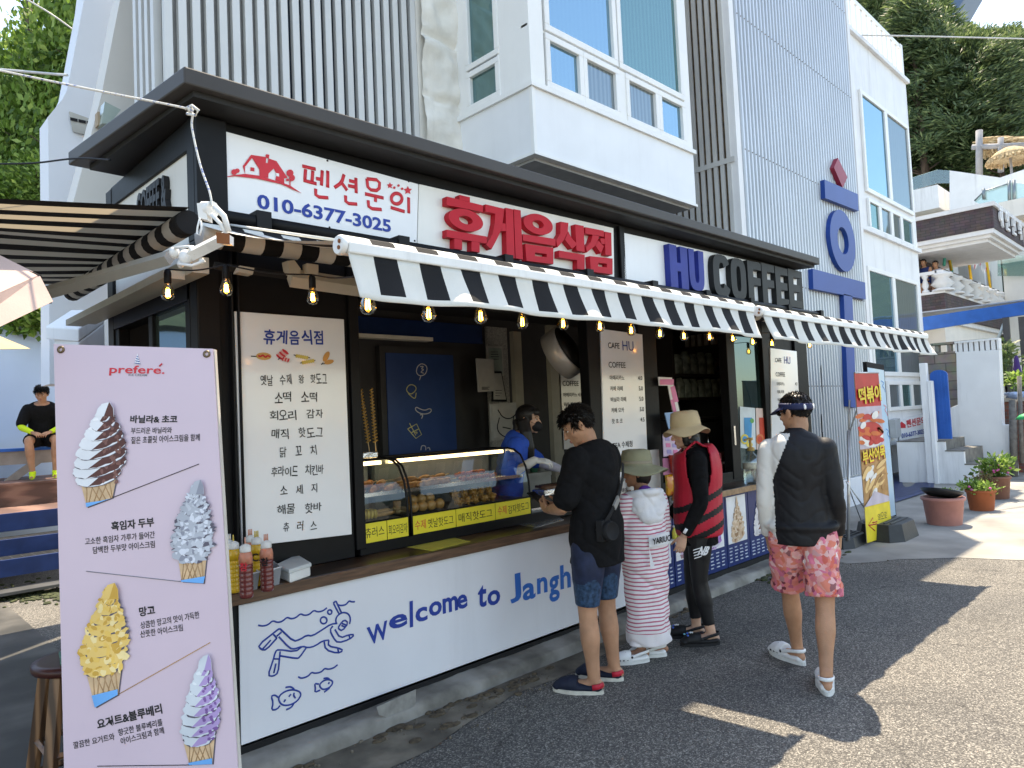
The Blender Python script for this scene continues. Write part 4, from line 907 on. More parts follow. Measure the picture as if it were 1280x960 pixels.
ppoly(q, SYF, [(212, 192), (236, 196), (236, 218), (212, 214)], 0, .003); ppoly(q, SYF, [(370, 228), (388, 232), (388, 250), (370, 246)], 2, .0045)
for cx_, cy_, rx_, ry_ in ((112, 222, 18, 18), (130, 214, 16, 14), (455, 228, 22, 22), (468, 258, 18, 20), (440, 270, 10, 8)):
    ppoly(q, SYF, [(cx_ + rx_ * math.cos(i * .628), cy_ + ry_ * math.sin(i * .628)) for i in range(10)], 0, .006 + cx_ * 2e-6)
ppoly(q, SYF, [(452, 270), (458, 270), (458, 308), (452, 306)], 0, .004)
for cx_, cy_, r_ in ((1070, 305, 20), (1180, 335, 27)):
    ppoly(q, SYF, [(cx_ + r_ * (1 if i % 2 == 0 else .5) * math.sin(i * .628), cy_ - r_ * (1 if i % 2 == 0 else .5) * math.cos(i * .628)) for i in range(10)], 0)
for cx_, cy_ in ((1097, 318), (1123, 305), (1145, 325)): ppoly(q, SYF, [(cx_ + 8 * math.cos(i * .8), cy_ + 8 * math.sin(i * .8)) for i in range(8)], 0)
q.build('lettering', [redink, navyink, white_clean], s1)
q = MB()
for x, y in ((40, 2), (35, 438), (685, 152), (698, 563), (1185, 280), (1222, 645)):
    p = PY(*sx(x, y), SYF); q.lathe([(.006, 0), (.006, .004), (.001, .006)], p, 0, 8, axis=(0, -1, 0))
q.build('screw', blackink, s1)
s2 = board('sign_board', 'white sign with raised red Korean block letters between the other two signs', [(524, 230), (767, 285), (768, 349), (522, 306)], M('ivory_board', (.78, .77, .73), .4, var=.02, stain=.1))
redblk = M('red_letter_block', (.5, .016, .03), .55, var=.06, scale=4, spec=.2)
sx2 = lambda x, y: (520 + x / 4.923, 220 + y / 4.923)
def quadring(cx_, cy_, rx_, ry_, ix, iy, sk):
    out = []; k = 32; P = lambda a, b, t: (cx_ + a * math.cos(t), cy_ + b * math.sin(t) + sk * a * math.cos(t))
    for i in range(k): a0, a1 = 6.28319 * i / k, 6.28319 * (i + 1) / k; out.append([P(rx_, ry_, a0), P(rx_, ry_, a1), P(ix, iy, a1), P(ix, iy, a0)])
    return out
def quadbox(o, h): return [[o[i], o[(i + 1) % 4], h[(i + 1) % 4], h[i]] for i in range(4)]
for polys in ([[(238, 128), (302, 142), (302, 171), (238, 156)], [(160, 138), (382, 192), (382, 232), (160, 190)], [(160, 340), (405, 382), (405, 425), (160, 385)], [(206, 394), (254, 402), (254, 464), (206, 457)], [(312, 411), (362, 419), (362, 480), (312, 472)]] + quadring(277, 281, 106, 66, 42, 25, .22),
    [[(398, 185), (512, 212), (508, 260), (498, 335), (462, 410), (434, 460), (402, 432), (440, 370), (455, 300), (458, 243), (398, 228)], [(504, 300), (521, 303), (523, 350), (490, 345)], [(522, 206), (567, 215), (577, 515), (528, 508)], [(572, 214), (614, 222), (628, 522), (583, 515)]],
    quadring(722, 306, 90, 62, 34, 24, .2) + [[(628, 366), (828, 396), (828, 438), (628, 406)]] + quadbox([(642, 425), (815, 450), (815, 550), (650, 530)], [(702, 478), (775, 488), (775, 508), (702, 499)]),
    [[(860, 290), (908, 298), (904, 352), (880, 402), (842, 446), (832, 406), (858, 362)], [(907, 350), (930, 393), (962, 428), (932, 456), (886, 400)], [(950, 306), (1002, 316), (1008, 475), (958, 466)], [(850, 466), (1008, 492), (1008, 585), (962, 579), (962, 526), (850, 508)]],
    [[(1012, 323), (1126, 345), (1126, 382), (1012, 361)], [(1058, 371), (1098, 379), (1078, 432), (1022, 478), (1016, 445), (1045, 415)], [(1091, 405), (1126, 440), (1108, 484), (1076, 438)], [(1104, 390), (1131, 394), (1132, 428), (1112, 425)], [(1132, 350), (1172, 358), (1175, 498), (1136, 491)]] + quadbox([(1040, 500), (1180, 515), (1180, 612), (1046, 596)], [(1092, 540), (1145, 547), (1145, 570), (1092, 563)])):
    q = MB()
    for pg_ in polys: q.prism([PY(*sx2(*p), SYF) + V((0, -.002, 0)) for p in pg_], (0, -.05, 0))
    q.build('letter', redblk, s2)
s3 = board('sign_board', 'white sign with blue HU and black COFFEE block letters at the right', [(780, 291), (996, 339), (996, 384), (781, 351)], white_clean)
sx3 = lambda x, y: (770 + x / 4.923, 280 + y / 4.923)
def blockletter(q, ch, xl, yl, xr, yr, hpx):
    fr = facade(SYF); g = lambda x, y: fr.uv(PY(x, y, SYF)); a = g(xl, yl); b = g(xr, yr); h = abs(g((xl + xr) / 2, (yl + yr) / 2 - hpx / 2)[1] - g((xl + xr) / 2, (yl + yr) / 2 + hpx / 2)[1]); w_ = (b[0] - a[0]) * .93; v0 = (a[1] + b[1]) / 2 - h / 2; u0 = a[0] + (b[0] - a[0]) * .035
    P = lambda x, y: fr(u0 + x * w_, v0 + y * h, .002)
    def rect(x0, y0, x1, y1): q.prism([P(x0, y0), P(x1, y0), P(x1, y1), P(x0, y1)], fr.n * .06)
    s_ = .4; t_ = .19
    if ch == 'H': rect(0, 0, s_, 1); rect(1 - s_, 0, 1, 1); rect(s_, .4, 1 - s_, .6)
    elif ch in 'FE':
        rect(0, 0, s_, 1); rect(s_, 1 - t_, 1, 1); rect(s_, .42, .92, .42 + t_)
        if ch == 'E': rect(s_, 0, 1, t_)
    else:
        k = 28; R = lambda rx, ry, an: (.5 + rx * abs(math.cos(an)) ** .6 * (1 if math.cos(an) > 0 else -1), .5 + ry * abs(math.sin(an)) ** .6 * (1 if math.sin(an) > 0 else -1))
        for i in range(k):
            a0 = 6.28319 * i / k; a1 = 6.28319 * (i + 1) / k
            if ch == 'C' and (i < 2 or i >= k - 2): continue
            if ch == 'U' and math.sin((a0 + a1) / 2) > 0: continue
            q.prism([P(*R(.5, .5, a0)), P(*R(.5, .5, a1)), P(*R(.14, .31, a1)), P(*R(.14, .31, a0))], fr.n * .06)
        if ch == 'U': rect(0, .5, .36, 1); rect(.64, .5, 1, 1)
bl_l = M('blue_letter_block', (.014, .03, .24), .5); bk_l = M('black_letter_block', (.007, .008, .009), .5)
for ch, x0, y0, x1, y1, hh, m_ in (('H', 294, 268, 412, 276, 52, bl_l), ('U', 414, 288, 512, 296, 50, bl_l), ('C', 562, 318, 672, 326, 51, bk_l), ('O', 672, 340, 772, 346, 50, bk_l), ('F', 778, 358, 868, 364, 49, bk_l), ('F', 866, 372, 950, 378, 49, bk_l), ('E', 950, 388, 1032, 394, 47, bk_l), ('E', 1030, 400, 1112, 406, 46, bk_l)):
    q = MB(); blockletter(q, ch, *sx3(x0, y0), *sx3(x1, y1), hh); q.build('letter', m_, s3)
# big menu
MY = KY - .012
glossboard = M('gloss_menu_board', (.82, .83, .84), .12, var=.015, coat=.3)
m1 = board('menu_board', 'tall white handwritten Korean snack menu beside the counter window', [(293, 389), (430, 399), (440, 668), (302.5, 684)], glossboard, MY, .02)
q = MB(); mx_ = lambda x, y: (290 + x / 8.533, 390 + y / 8.533)
ptext(q, MY, '휴게음식점', *mx_(325, 255), *mx_(980, 280), 18, 1, .022, hand=.06)
rows = [('옛날 수제 왕 핫도그', 325, 475, 409, 474), ('소떡 소떡', 342, 497, 397, 495.5), ('회오리 감자', 336, 519.5, 404, 517.5), ('매직 핫도그', 338, 542.5, 404, 540), ('닭 꼬 치', 349, 566, 396, 563), ('후라이드 치킨바', 338, 590.5, 405, 586), ('소 세 지', 350, 614, 397, 609.5), ('해물 핫바', 346, 638, 402, 632.5), ('츄 러 스', 353, 660, 396, 655)]
for s_, a, b, c, d in rows: ptext(q, MY, s_, a, b, c, d, 12.5, 0, .007, hand=.09)
def pe(cx_, cy_, rx_, ry_, rot, m, n=.003, f=mx_, mb=None, Y=None, k=18, jag=0):
    pts = []
    for i in range(k):
        a = 6.283 * i / k; j = 1 + random.uniform(-jag, jag) if jag else 1; x, y = rx_ * math.cos(a) * j, ry_ * math.sin(a) * j; pts.append((cx_ + x * math.cos(rot) - y * math.sin(rot), cy_ + x * math.sin(rot) + y * math.cos(rot)))
    ppoly(mb or q, Y or MY, pts, m, n, f, .0006)
pe(338, 472, 82, 40, .05, 2); pstroke(q, MY, [mx_(*p) for p in ((275, 465), (300, 480), (325, 455), (350, 490), (375, 462), (402, 482))], 2.2, 3, n=.006); pstroke(q, MY, [mx_(200, 472), mx_(258, 474)], 1.4, 0)
for i in range(5): pe(505 + i * 16, 480 - i * 14, 14, 44, -.9, 3 if i % 2 == 0 else 4, .003 + i * .0006)
for i in range(5): pe(545 + i * 14, 500 + i * 4, 9, 24, .4, 3 if i % 2 == 0 else 4, .007 + i * .0006)
pstroke(q, MY, [mx_(488, 508), mx_(510, 488)], 1.2, 0)
for i in range(6): pe(690 + i * 22, 468 + i * 4, 14, 20, .2, 5, .003 + i * .0006); pe(755 + i * 22, 540 - i * 4, 14, 20, -.2, 5, .003 + i * .0006)
for a, b in (((655, 458), (680, 463)), ((810, 485), (828, 490)), ((722, 545), (745, 542)), ((865, 520), (885, 515))): pstroke(q, MY, [mx_(*a), mx_(*b)], 1.2, 0)
pe(1005, 475, 60, 28, -1.1, 6); pe(1035, 533, 52, 24, -.25, 6, .005); pstroke(q, MY, [mx_(950, 562), mx_(968, 542)], 1.3, 0); pstroke(q, MY, [mx_(972, 556), mx_(988, 546)], 1.3, 0)
q.build('lettering', [blackink, navyink, M('food_tan', (.65, .38, .12), .6), redink, M('food_pink', (.7, .4, .38), .6), M('food_yellow', (.65, .5, .12), .6), M('food_orange', (.62, .32, .1), .6)], m1)
# cafe menu boards
def cafe_board(label, pix, Y, rows=True, sc=1.0, top=None):
    r = board('menu_board', label, pix, glossboard, Y, .015); q = MB()
    fr = facade(Y); A, B, C_, D_ = [fr.uv(PY(x, y, Y)) for x, y in pix]; w_ = B[0] - A[0]; z1 = A[1]; H_ = z1 - D_[1]
    t_ = lambda s_, u, z, h, m=0, al='l', off=.01: text(q, fr, s_, A[0] + u * w_, z1 - z, None, h, m, off, .003, al=al)
    t_('CAFE', .14, .135, .05); t_('HU', .48, .13, .085, 1, 'l', .0)
    t_('COFFEE', .13, .3, .05)
    for i, (a, p) in enumerate((('아메리카노', '4.0'), ('카페 라떼', '5.0'), ('바닐라 라떼', '5.0'), ('카페 모카', '5.0'), ('핫 초 코', '4.5'))): t_(a, .14, .41 + i * .092, .042, 0); t_(p, .93, .41 + i * .092, .038, 0, 'r')
    t_('TEA 수제청', .13, .98 if rows else .95, .055)
    if rows:
        for i, (a, p) in enumerate((('자몽차 (HOT)', '4.5'), ('레몬차 (HOT)', '4.5'), ('자몽에이드', '6.0'), ('레몬에이드', ''))):
            t_(a, .15, 1.09 + i * .092, .04, 0)
            if p: t_(p, .93, 1.08 + i * .092, .038, 0, 'r')
        t_('아이스티', .5, 1.47, .045, 1)
    q.build('lettering', [blackink, navyink], r); return r
cafe_board('white cafe drinks menu hanging between the two serving windows', [(751, 411), (803, 418), (812, 622), (757, 632)], MY)
cafe_board('white cafe drinks menu behind the right kiosk window corner', [(963, 435), (996, 439), (1004, 600), (966, 606)], MY)
cafe_board('narrow cafe menu hanging inside the kiosk behind the round heater', [(697, 440), (727, 443), (730, 560), (703, 562)], 4.5)
# welcome panel
WYP = 3.47
wp = board('welcome_banner', 'white counter-front banner with a blue snorkeller drawing and welcome words', [(299, 757), (789, 644), (793, 757), (302, 935)], M('banner_vinyl', (.72, .73, .77), .3, var=.04, scale=1.5, bump=.06, bscale=3, stain=.16), WYP, .01)
q = MB(); dx_ = lambda x, y: (310 + x / 6, 740 + y / 6)
def ds(pts, wd=2.4, **k): pstroke(q, WYP, [dx_(*p) for p in pts], wd, 0, n=.002 + random.random() * .0006, **k)
ds([(75, 248), (110, 256), (150, 245), (185, 212), (215, 228), (255, 222), (292, 186), (320, 202), (360, 192), (393, 160), (420, 176), (460, 168), (492, 135), (520, 150), (560, 142), (590, 118)])
ds([(672, 95), (695, 102), (735, 95), (757, 64), (775, 74), (800, 72)])
ds([(660, 235), (655, 200), (680, 165), (720, 150), (755, 165), (768, 200), (760, 240)]); ds([(640, 85), (685, 170)], smooth=0); ds([(658, 68), (700, 155)], smooth=0); ds([(638, 84), (656, 66)], smooth=0)
ds([(720, 205), (752, 232), (705, 292), (676, 275), (680, 255)], closed=True, smooth=1); ds([(700, 250), (725, 262)]); ds([(705, 235), (740, 250)])
ds([(668, 235), (620, 240), (560, 280), (480, 330), (440, 322), (390, 355), (340, 370), (250, 285), (235, 272), (205, 295), (75, 398), (98, 432), (135, 434), (215, 345)], smooth=1); ds([(190, 318), (215, 345)], smooth=0); ds([(230, 335), (310, 420), (345, 428), (405, 405), (450, 418), (500, 405), (560, 365), (605, 360)], smooth=1); ds([(108, 428), (170, 360)], smooth=0); ds([(215, 330), (250, 300)], smooth=0)
ds([(435, 418), (385, 490), (365, 498), (240, 478)], smooth=1); ds([(405, 408), (355, 448), (225, 430), (205, 445), (185, 520), (148, 625), (188, 632), (225, 605), (235, 500), (240, 445)], smooth=1); ds([(190, 500), (235, 502)], smooth=0); ds([(192, 608), (208, 535)], smooth=0)
ds([(635, 255), (612, 285), (640, 345), (672, 382), (760, 355), (800, 318), (755, 320), (690, 345), (650, 280)], smooth=1); ds([(755, 320), (765, 352)], smooth=0)
ds([(570, 370), (580, 432), (670, 460), (715, 438), (680, 420), (600, 405), (605, 362)], smooth=1); ds([(672, 425), (678, 452)], smooth=0)
for c_, r_ in (((566, 212), 26), ((612, 150), 17)): ds([(c_[0] + r_ * math.cos(i * .785), c_[1] + r_ * 1.05 * math.sin(i * .785)) for i in range(8)], closed=True)
ds([(375, 635), (400, 648), (450, 632), (475, 600), (500, 610), (550, 600), (573, 570), (600, 580), (640, 570), (670, 545)])
ds([(222, 790), (270, 745), (340, 728), (405, 755), (370, 820), (300, 852), (245, 845)], closed=True); ds([(225, 790), (200, 770), (172, 780), (188, 830), (175, 885), (215, 880), (240, 850)], smooth=1); ds([(280, 715), (320, 708), (345, 728)]); ds([(345, 830), (325, 865), (285, 882)]); ds([(345, 755), (340, 775), (355, 795)]); ds([(305, 785), (320, 765)]); ds([(268, 825), (280, 805)])
ds([(530, 700), (560, 665), (605, 652), (640, 672), (615, 715), (560, 735)], closed=True); ds([(530, 690), (497, 685), (505, 720), (500, 752), (540, 735)], smooth=1); ds([(565, 648), (595, 642), (610, 655)]); ds([(610, 720), (570, 750)]); ds([(608, 675), (602, 690)])
for s_, a, b, c, d, h_ in (('W', 459, 796, 485, 786, 23), ('e', 486, 780, 509, 773, 17), ('l', 511.8, 768, 516, 767, 33), ('c', 519, 770, 534, 766, 18), ('o', 536, 763, 552, 758, 18), ('m', 553, 758, 572, 753, 19), ('e', 571, 754, 584, 750, 18), ('t', 597, 746, 608, 744, 28), ('o', 609, 749, 625, 745, 19)): ptext(q, WYP, s_, a, b, c, d, h_, 0, .028, n=.0025)
for s_, a, b, c, d, h_ in (('J', 637, 737, 651, 733, 36), ('a', 653, 741, 669, 737, 21), ('n', 671, 733, 684, 730, 20), ('g', 686, 738, 699, 734, 32), ('h', 700, 722, 713, 719, 30), ('o', 715, 724, 727, 721, 18)): ptext(q, WYP, s_, a, b, c, d, h_, 1, .028, n=.0025)
q.build('drawing', [navyink, M('bright_blue_ink', (.02, .14, .5), .5)], wp)
# metal plate at the foot
q = MB(); q.prism([PY(x, y, 3.32) for x, y in ((471, 884), (520, 862), (520, 878), (508, 894), (490, 899), (474, 894))], (0, .004, 0)); tag(q.build('metal_plate', M('dull_plate', (.36, .36, .35), .45, .6, var=.2, scale=20)), 'dull bent metal plate standing at the foot of the welcome banner', 'plate')
# ------------------------------------------------------------------ awnings
cw = M('awning_cream', (.64, .625, .57), .8, var=.05, scale=7, bump=.15, bscale=200, stain=.12); cb_ = M('awning_black', (.008, .008, .009), .85, var=.2, bump=.1, bscale=200)
alu = M('white_awning_metal', (.75, .75, .73), .35, var=.05, scale=8, stain=.3)
def awning(label, x0, x1, pairs, zbar, Yb=2.2, Yr=3.52, zr=2.62):
    r = thing('awning', label, 'awning', (x0, Yb, zbar)); n_ = pairs * 2 + 1; w_ = (x1 - x0) / n_
    q = MB(); sub = 4
    def fab(a, b):
        x = x0 + (x1 - x0) * a
        return (x, Yb + .045 + (Yr - Yb) * b, zbar + .045 + (zr + .06 - zbar - .045) * b - .03 * math.sin(b * 3.14))
    q.grid(fab, n_, 6, mfun=lambda i, j: i % 2); q.build('fabric', [cw, cb_], r)
    q = MB()
    prof = [(-.018, .03), (.0, .055), (.03, .066), (.06, .055)]
    for i in range(n_):
        for (a, b), (c, d) in zip(prof, prof[1:]):
            xa, xb = x0 + w_ * i, x0 + w_ * (i + 1)
            q.add([(xa, Yb + a, zbar + b), (xb, Yb + a, zbar + b), (xb, Yb + c, zbar + d), (xa, Yb + c, zbar + d)], [[0, 1, 2, 3]], i % 2)
    q.build('bar_cover', [cw, cb_], r)
    q = MB(); q.box((x0, Yb - .03, zbar - .012), (x1, Yb + .03, zbar + .03)); q.build('front_bar', alu, r, bevel=.006)
    for xx, sgn in ((x0, -1), (x1, 1)):
        q = MB(); q.lathe([(.032, 0), (.037, .008), (.037, .02), (.032, .026)], (xx - (.026 if sgn < 0 else 0), Yb + .008, zbar + .02), 0, 16, axis=(1, 0, 0)); q.lathe([(.008, 0), (.008, .006)], (xx - .03, Yb - .008, zbar + .03), 1, 6, axis=(1, 0, 0)); q.lathe([(.008, 0), (.008, .006)], (xx - .03, Yb - .003, zbar + .008), 1, 6, axis=(1, 0, 0)); q.build('end_cap', [alu, M('rust', (.22, .08, .03), .8)], r)
    q = MB()
    def val(a, b):
        x = x0 + (x1 - x0) * a; sw = .012 * math.sin(x * 9.1) + .01 * math.sin(x * 23)
        return (x + .008 * math.sin(b * 3), Yb - .02 - .06 * b ** 1.6 + sw * b, zbar - .012 - .168 * b + .006 * math.sin(x * 7) * b)
    q.grid(val, n_ * sub, 7, mfun=lambda i, j: (i // sub) % 2 if j < 6 else 0)
    q.build('valance', [cw, cb_], r, solid=.003)
    q = MB(); k = int((x1 - x0) / w_)
    for i in range(k): q.tube([(x0 + i * w_, Yr + .02, zr), (x0 + (i + 1) * w_, Yr + .02, zr)], .062, i % 2, 14, cap=i in (0, k - 1))
    q.build('roll', [cw, cb_], r); return r
pL = PY(425, 306, 2.2); pB = PY(938, 390, 2.2); pR = PY(1156, 420, 2.2)
zb_ = PY(425, 302, 2.2).z - .03
aw1 = awning('nearer black and white striped awning over the snack counter', pL.x + .02, pB.x, 14, zb_)
aw2 = awning('farther black and white striped awning reaching past the coffee sign', pB.x + .14, pR.x, 15, zb_ - .01)
for aw, xa in ((aw1, PX(300, 372, 1.75)), ):
    pass
def arm(parent, pts, sx_, sz_, mat, name):
    q = MB(); q.tube(pts, [(sz_, sx_)] * len(pts), 0, 4, side=(0, 0, 1), smooth=False); return q.build(name, mat, parent)
tan_m = M('tan_awning_arm', (.42, .4, .34), .45, var=.06, stain=.2)
arm(aw1, [PY(362, 347, 3.42), PY(450, 360, 3.42)], .03, .05, tan_m, 'folding_arm'); arm(aw1, [PY(268, 332, 3.46), PY(368, 346, 3.46)], .02, .02, blackm, 'torsion_bar')
q = MB(); q.prism([PY(x, y, 3.4) for x, y in ((359, 326), (368, 325), (376, 336), (374, 347), (362, 342))], (0, .06, 0)); q.build('arm_bracket', tan_m, aw1); q = MB(); q.prism([PY(x, y, 3.38) for x, y in ((384, 329), (398, 331), (398, 346), (384, 344))], (0, .05, 0)); q.build('arm_bracket', tan_m, aw1); q = MB(); q.prism([PY(x, y, 3.4) for x, y in ((300, 332), (318, 335), (316, 343), (298, 340))], (0, .06, 0)); q.build('arm_bracket', tan_m, aw1)
q = MB(); q.tube([PY(287, 281, 3.52), PY(425, 301, 2.25)], .006, 0, 6); q.build('fabric_edge', cw, aw1)
# side awning (left)
fa = PY(225, 256, 3.28); fbp = PY(0, 230, 3.28); d_ = (fbp - fa) / (fbp.x - fa.x)
sa = thing('awning', 'striped side awning seen from below stretching off the left edge of the photo', 'awning', fa)
trans_c = None
def translucent(name, col, f=.5):
    m = bpy.data.materials.new(name); m.use_nodes = True; n = m.node_tree.nodes; L = m.node_tree.links; p = n['Principled BSDF']; p.inputs['Base Color'].default_value = list(col) + [1]; p.inputs['Roughness'].default_value = .85
    nz = n.new('ShaderNodeTexNoise'); nz.inputs['Scale'].default_value = 5; tc = n.new('ShaderNodeTexCoord'); L.new(tc.outputs['Object'], nz.inputs['Vector'])
    mm = n.new('ShaderNodeMixRGB'); mm.blend_type = 'MULTIPLY'; mm.inputs[0].default_value = .3; mm.inputs[1].default_value = list(col) + [1]; L.new(nz.outputs['Color'], mm.inputs[2]); L.new(mm.outputs[0], p.inputs['Base Color'])
    t = n.new('ShaderNodeBsdfTranslucent'); t.inputs[0].default_value = list(col) + [1]; mx = n.new('ShaderNodeMixShader'); mx.inputs[0].default_value = f
    L.new(p.outputs[0], mx.inputs[1]); L.new(t.outputs[0], mx.inputs[2]); L.new(mx.outputs[0], n['Material Output'].inputs[0]); return m
acr = translucent('awning_cream_backlit', (.42, .35, .25), .3)
Yb0, Yb1 = 3.3, 5.5; n_ = 21
q = MB()
def sfab(a, b):
    y = Yb0 + (Yb1 - Yb0) * a; x = 1.22 - 4.2 * b; s_ = math.sin(b * 3.14) * (.05 + .04 * math.sin(a * 9 + 1)) + .004 * math.sin(a * 25 + b * 6)
    return (x, y + .02 * math.sin(b * 7 + a * 5), fa.z + (x - fa.x) * d_.z - s_)
q.grid(sfab, n_ * 3, 26, mfun=lambda i, j: ((i + 1) // 3) % 2 ^ 1 if i else 1); q.build('fabric', [acr, cb_], sa)
q = MB()
for i in range(n_): q.tube([(1.23, Yb0 + .04 + i * .1, fa.z - .055), (1.23, Yb0 + .04 + (i + 1) * .1, fa.z - .055)], .056, (i + 1) % 2, 14, cap=i in (0, n_ - 1))
q.build('roll', [M('awning_cream_dull', (.5, .49, .46), .8), cb_], sa)
q = MB(); q.box((1.3, Yb0 + .2, 2.42), (1.38, Yb1, 2.5)); q.box((1.2, Yb0 + .3, 2.40), (1.3, Yb1, 2.44)); q.build('back_rail', tan_m, sa)
grey_arm = M('grey_awning_arm', (.32, .31, .28), .45, var=.05, stain=.15)
arm(sa, [PD(212, 322, 3.15), PD(58, 366, 3.5)], .03, .035, grey_arm, 'folding_arm'); arm(sa, [PD(62, 368, 3.5), PD(-60, 380, 3.2)], .03, .045, M('dark_arm', (.12, .12, .115), .5), 'folding_arm')
arm(sa, [PD(232, 322, 3.1), PD(282, 297, 3.0)], .028, .03, alu, 'folding_arm')
q = MB()
for x, y, r_ in ((218, 316, .022), (232, 322, .03), (240, 312, .016), (226, 330, .016), (252, 326, .012)): q.ell(PD(x, y, 3.08), r_, r_, r_ * 1.2, 0, 10)
q.tube([PD(218, 310, 3.06), PD(236, 308, 3.06), PD(244, 318, 3.06)], .007); q.tube([PD(222, 330, 3.06), PD(240, 332, 3.06), PD(256, 326, 3.06)], .007); q.build('elbow_joint', alu, sa)
q = MB(); q.tube([PD(255, 262, 3.0), PD(266, 262, 2.98)], .035, 0, 12); q.tube([PD(268, 258, 2.96), PD(280, 270, 2.96), PD(286, 290, 2.96)], .012); q.tube([PD(264, 268, 2.96), PD(276, 280, 2.96), PD(284, 296, 2.96)], .008)
q.prism([PD(x, y, 2.95) for x, y in ((271, 291), (286, 293), (286, 304), (272, 303))], V((.3, .3, 0)) * .12); q.prism([PD(x, y, 2.96) for x, y in ((246, 254), (258, 253), (259, 275), (248, 272))], V((.3, .3, 0)) * .12); q.build('gear_head', alu, sa)
q = MB(); q.tube([PD(250, 272, 2.9), PD(247, 284, 2.9), PD(246, 292, 2.9), PD(250, 294, 2.9), PD(252, 286, 2.9), PD(251, 276, 2.9)], .004, 0, 6); q.build('crank_eye', alu, sa)
q = MB(); q.prism([PD(x, y, 2.945) for x, y in ((270, 290), (287, 292), (287, 305), (271, 304))], V((.3, .3, 0)) * .004); q.build('rust_edge', M('rust', (.22, .08, .03), .8), sa)
# rope
q = MB(); rp = [V(p) for p in curve([PD(-20, 84, 3.4), PD(100, 109, 3.2), PD(226, 134, 3.12), PD(240, 140, 3.1), PD(240, 160, 3.08), PD(250, 205, 3.03), PD(262, 240, 2.98), PD(265, 258, 2.96)], 14)]
q.tube(rp, .005, 0, 6); q.tube([PD(232, 136, 3.08), PD(240, 132, 3.06), PD(248, 138, 3.06), PD(244, 144, 3.06), PD(234, 142, 3.08)], .007, 0, 6); q.ell(PD(238, 137, 3.07), .013, .013, .013, 0, 8)
rope_m = ramp_mat('flecked_rope', 'noise', 55, [(.42, (.62, .6, .55)), (.55, (.66, .64, .58)), (.62, (.15, .2, .4))], .9)
tag(q.build('rope', rope_m), 'flecked white rope knotted at the kiosk roof corner and running off to the left', 'rope')
# ------------------------------------------------------------------ bulbs
bulb_glass = thin_glass('amber_bulb_glass', (.88, .74, .5), .1)
fil = bpy.data.materials.new('glowing_filament'); fil.use_nodes = True; e_ = fil.node_tree.nodes['Principled BSDF']; e_.inputs['Base Color'].default_value = (1, .6, .15, 1); e_.inputs['Emission Color'].default_value = (1, .5, .1, 1); e_.inputs['Emission Strength'].default_value = 14
def make_bulb():
    r = thing('string_bulb', 'x', 'light bulb'); q = MB(); q.lathe([(.006, .12), (.013, .115), (.017, .1), (.017, .055), (.015, .05)], (0, 0, 0), 0, 12); q.build('socket', black, r, world=False)
    q = MB(); q.lathe([(.013, .055), (.016, .045), (.027, .018), (.031, 0), (.029, -.014), (.02, -.026), (.006, -.031), (0.0001, -.0315)], (0, 0, 0), 0, 16); q.build('glass', bulb_glass, r, world=False)
    q = MB()
    for k in range(4):
        a = k * 1.571; q.tube([(.006 * math.cos(a), .006 * math.sin(a), .025), (.009 * math.cos(a), .009 * math.sin(a), -.012)], .0028, 0, 5)
    q.build('filament', fil, r, world=False); return r
bl = [(210, 368, 3.3), (283, 362, 3.35), (391, 373, 3.5), (460, 383, 2.62), (536, 394, 2.95), (601, 397, 3.3), (653, 404, 3.65), (704, 406, 4.05), (750, 409, 4.4), (789, 414, 4.75), (825, 418, 5.1), (855, 421, 5.5), (887, 422, 6.0), (916, 424, 6.4), (941, 428, 6.8), (965, 430, 7.2), (1012, 432, 8.1)]
proto = make_bulb(); wires = []
for i, (x, y, d) in enumerate(bl):
    p = PD(x, y, d); lab = '%s filament bulb from the left on the string along the kiosk front' % ORD[i]
    o = proto if i == 0 else dup(proto, p); o.location = p; o['label'] = lab; o['group'] = 'filament bulbs along the kiosk'; wires.append(p + V((0, 0, .118)))
q = MB()
for a, b in zip(wires, wires[1:]):
    m_ = (a + b) / 2 - V((0, 0, .015)) if (b - a).length < 1.2 else (a + b) / 2; q.tube([V(p) for p in curve([a, m_, b], 5)], .004, 0, 5)
tag(q.build('bulb_cable', bwire), 'black cable carrying the string of filament bulbs along the kiosk', 'cable')
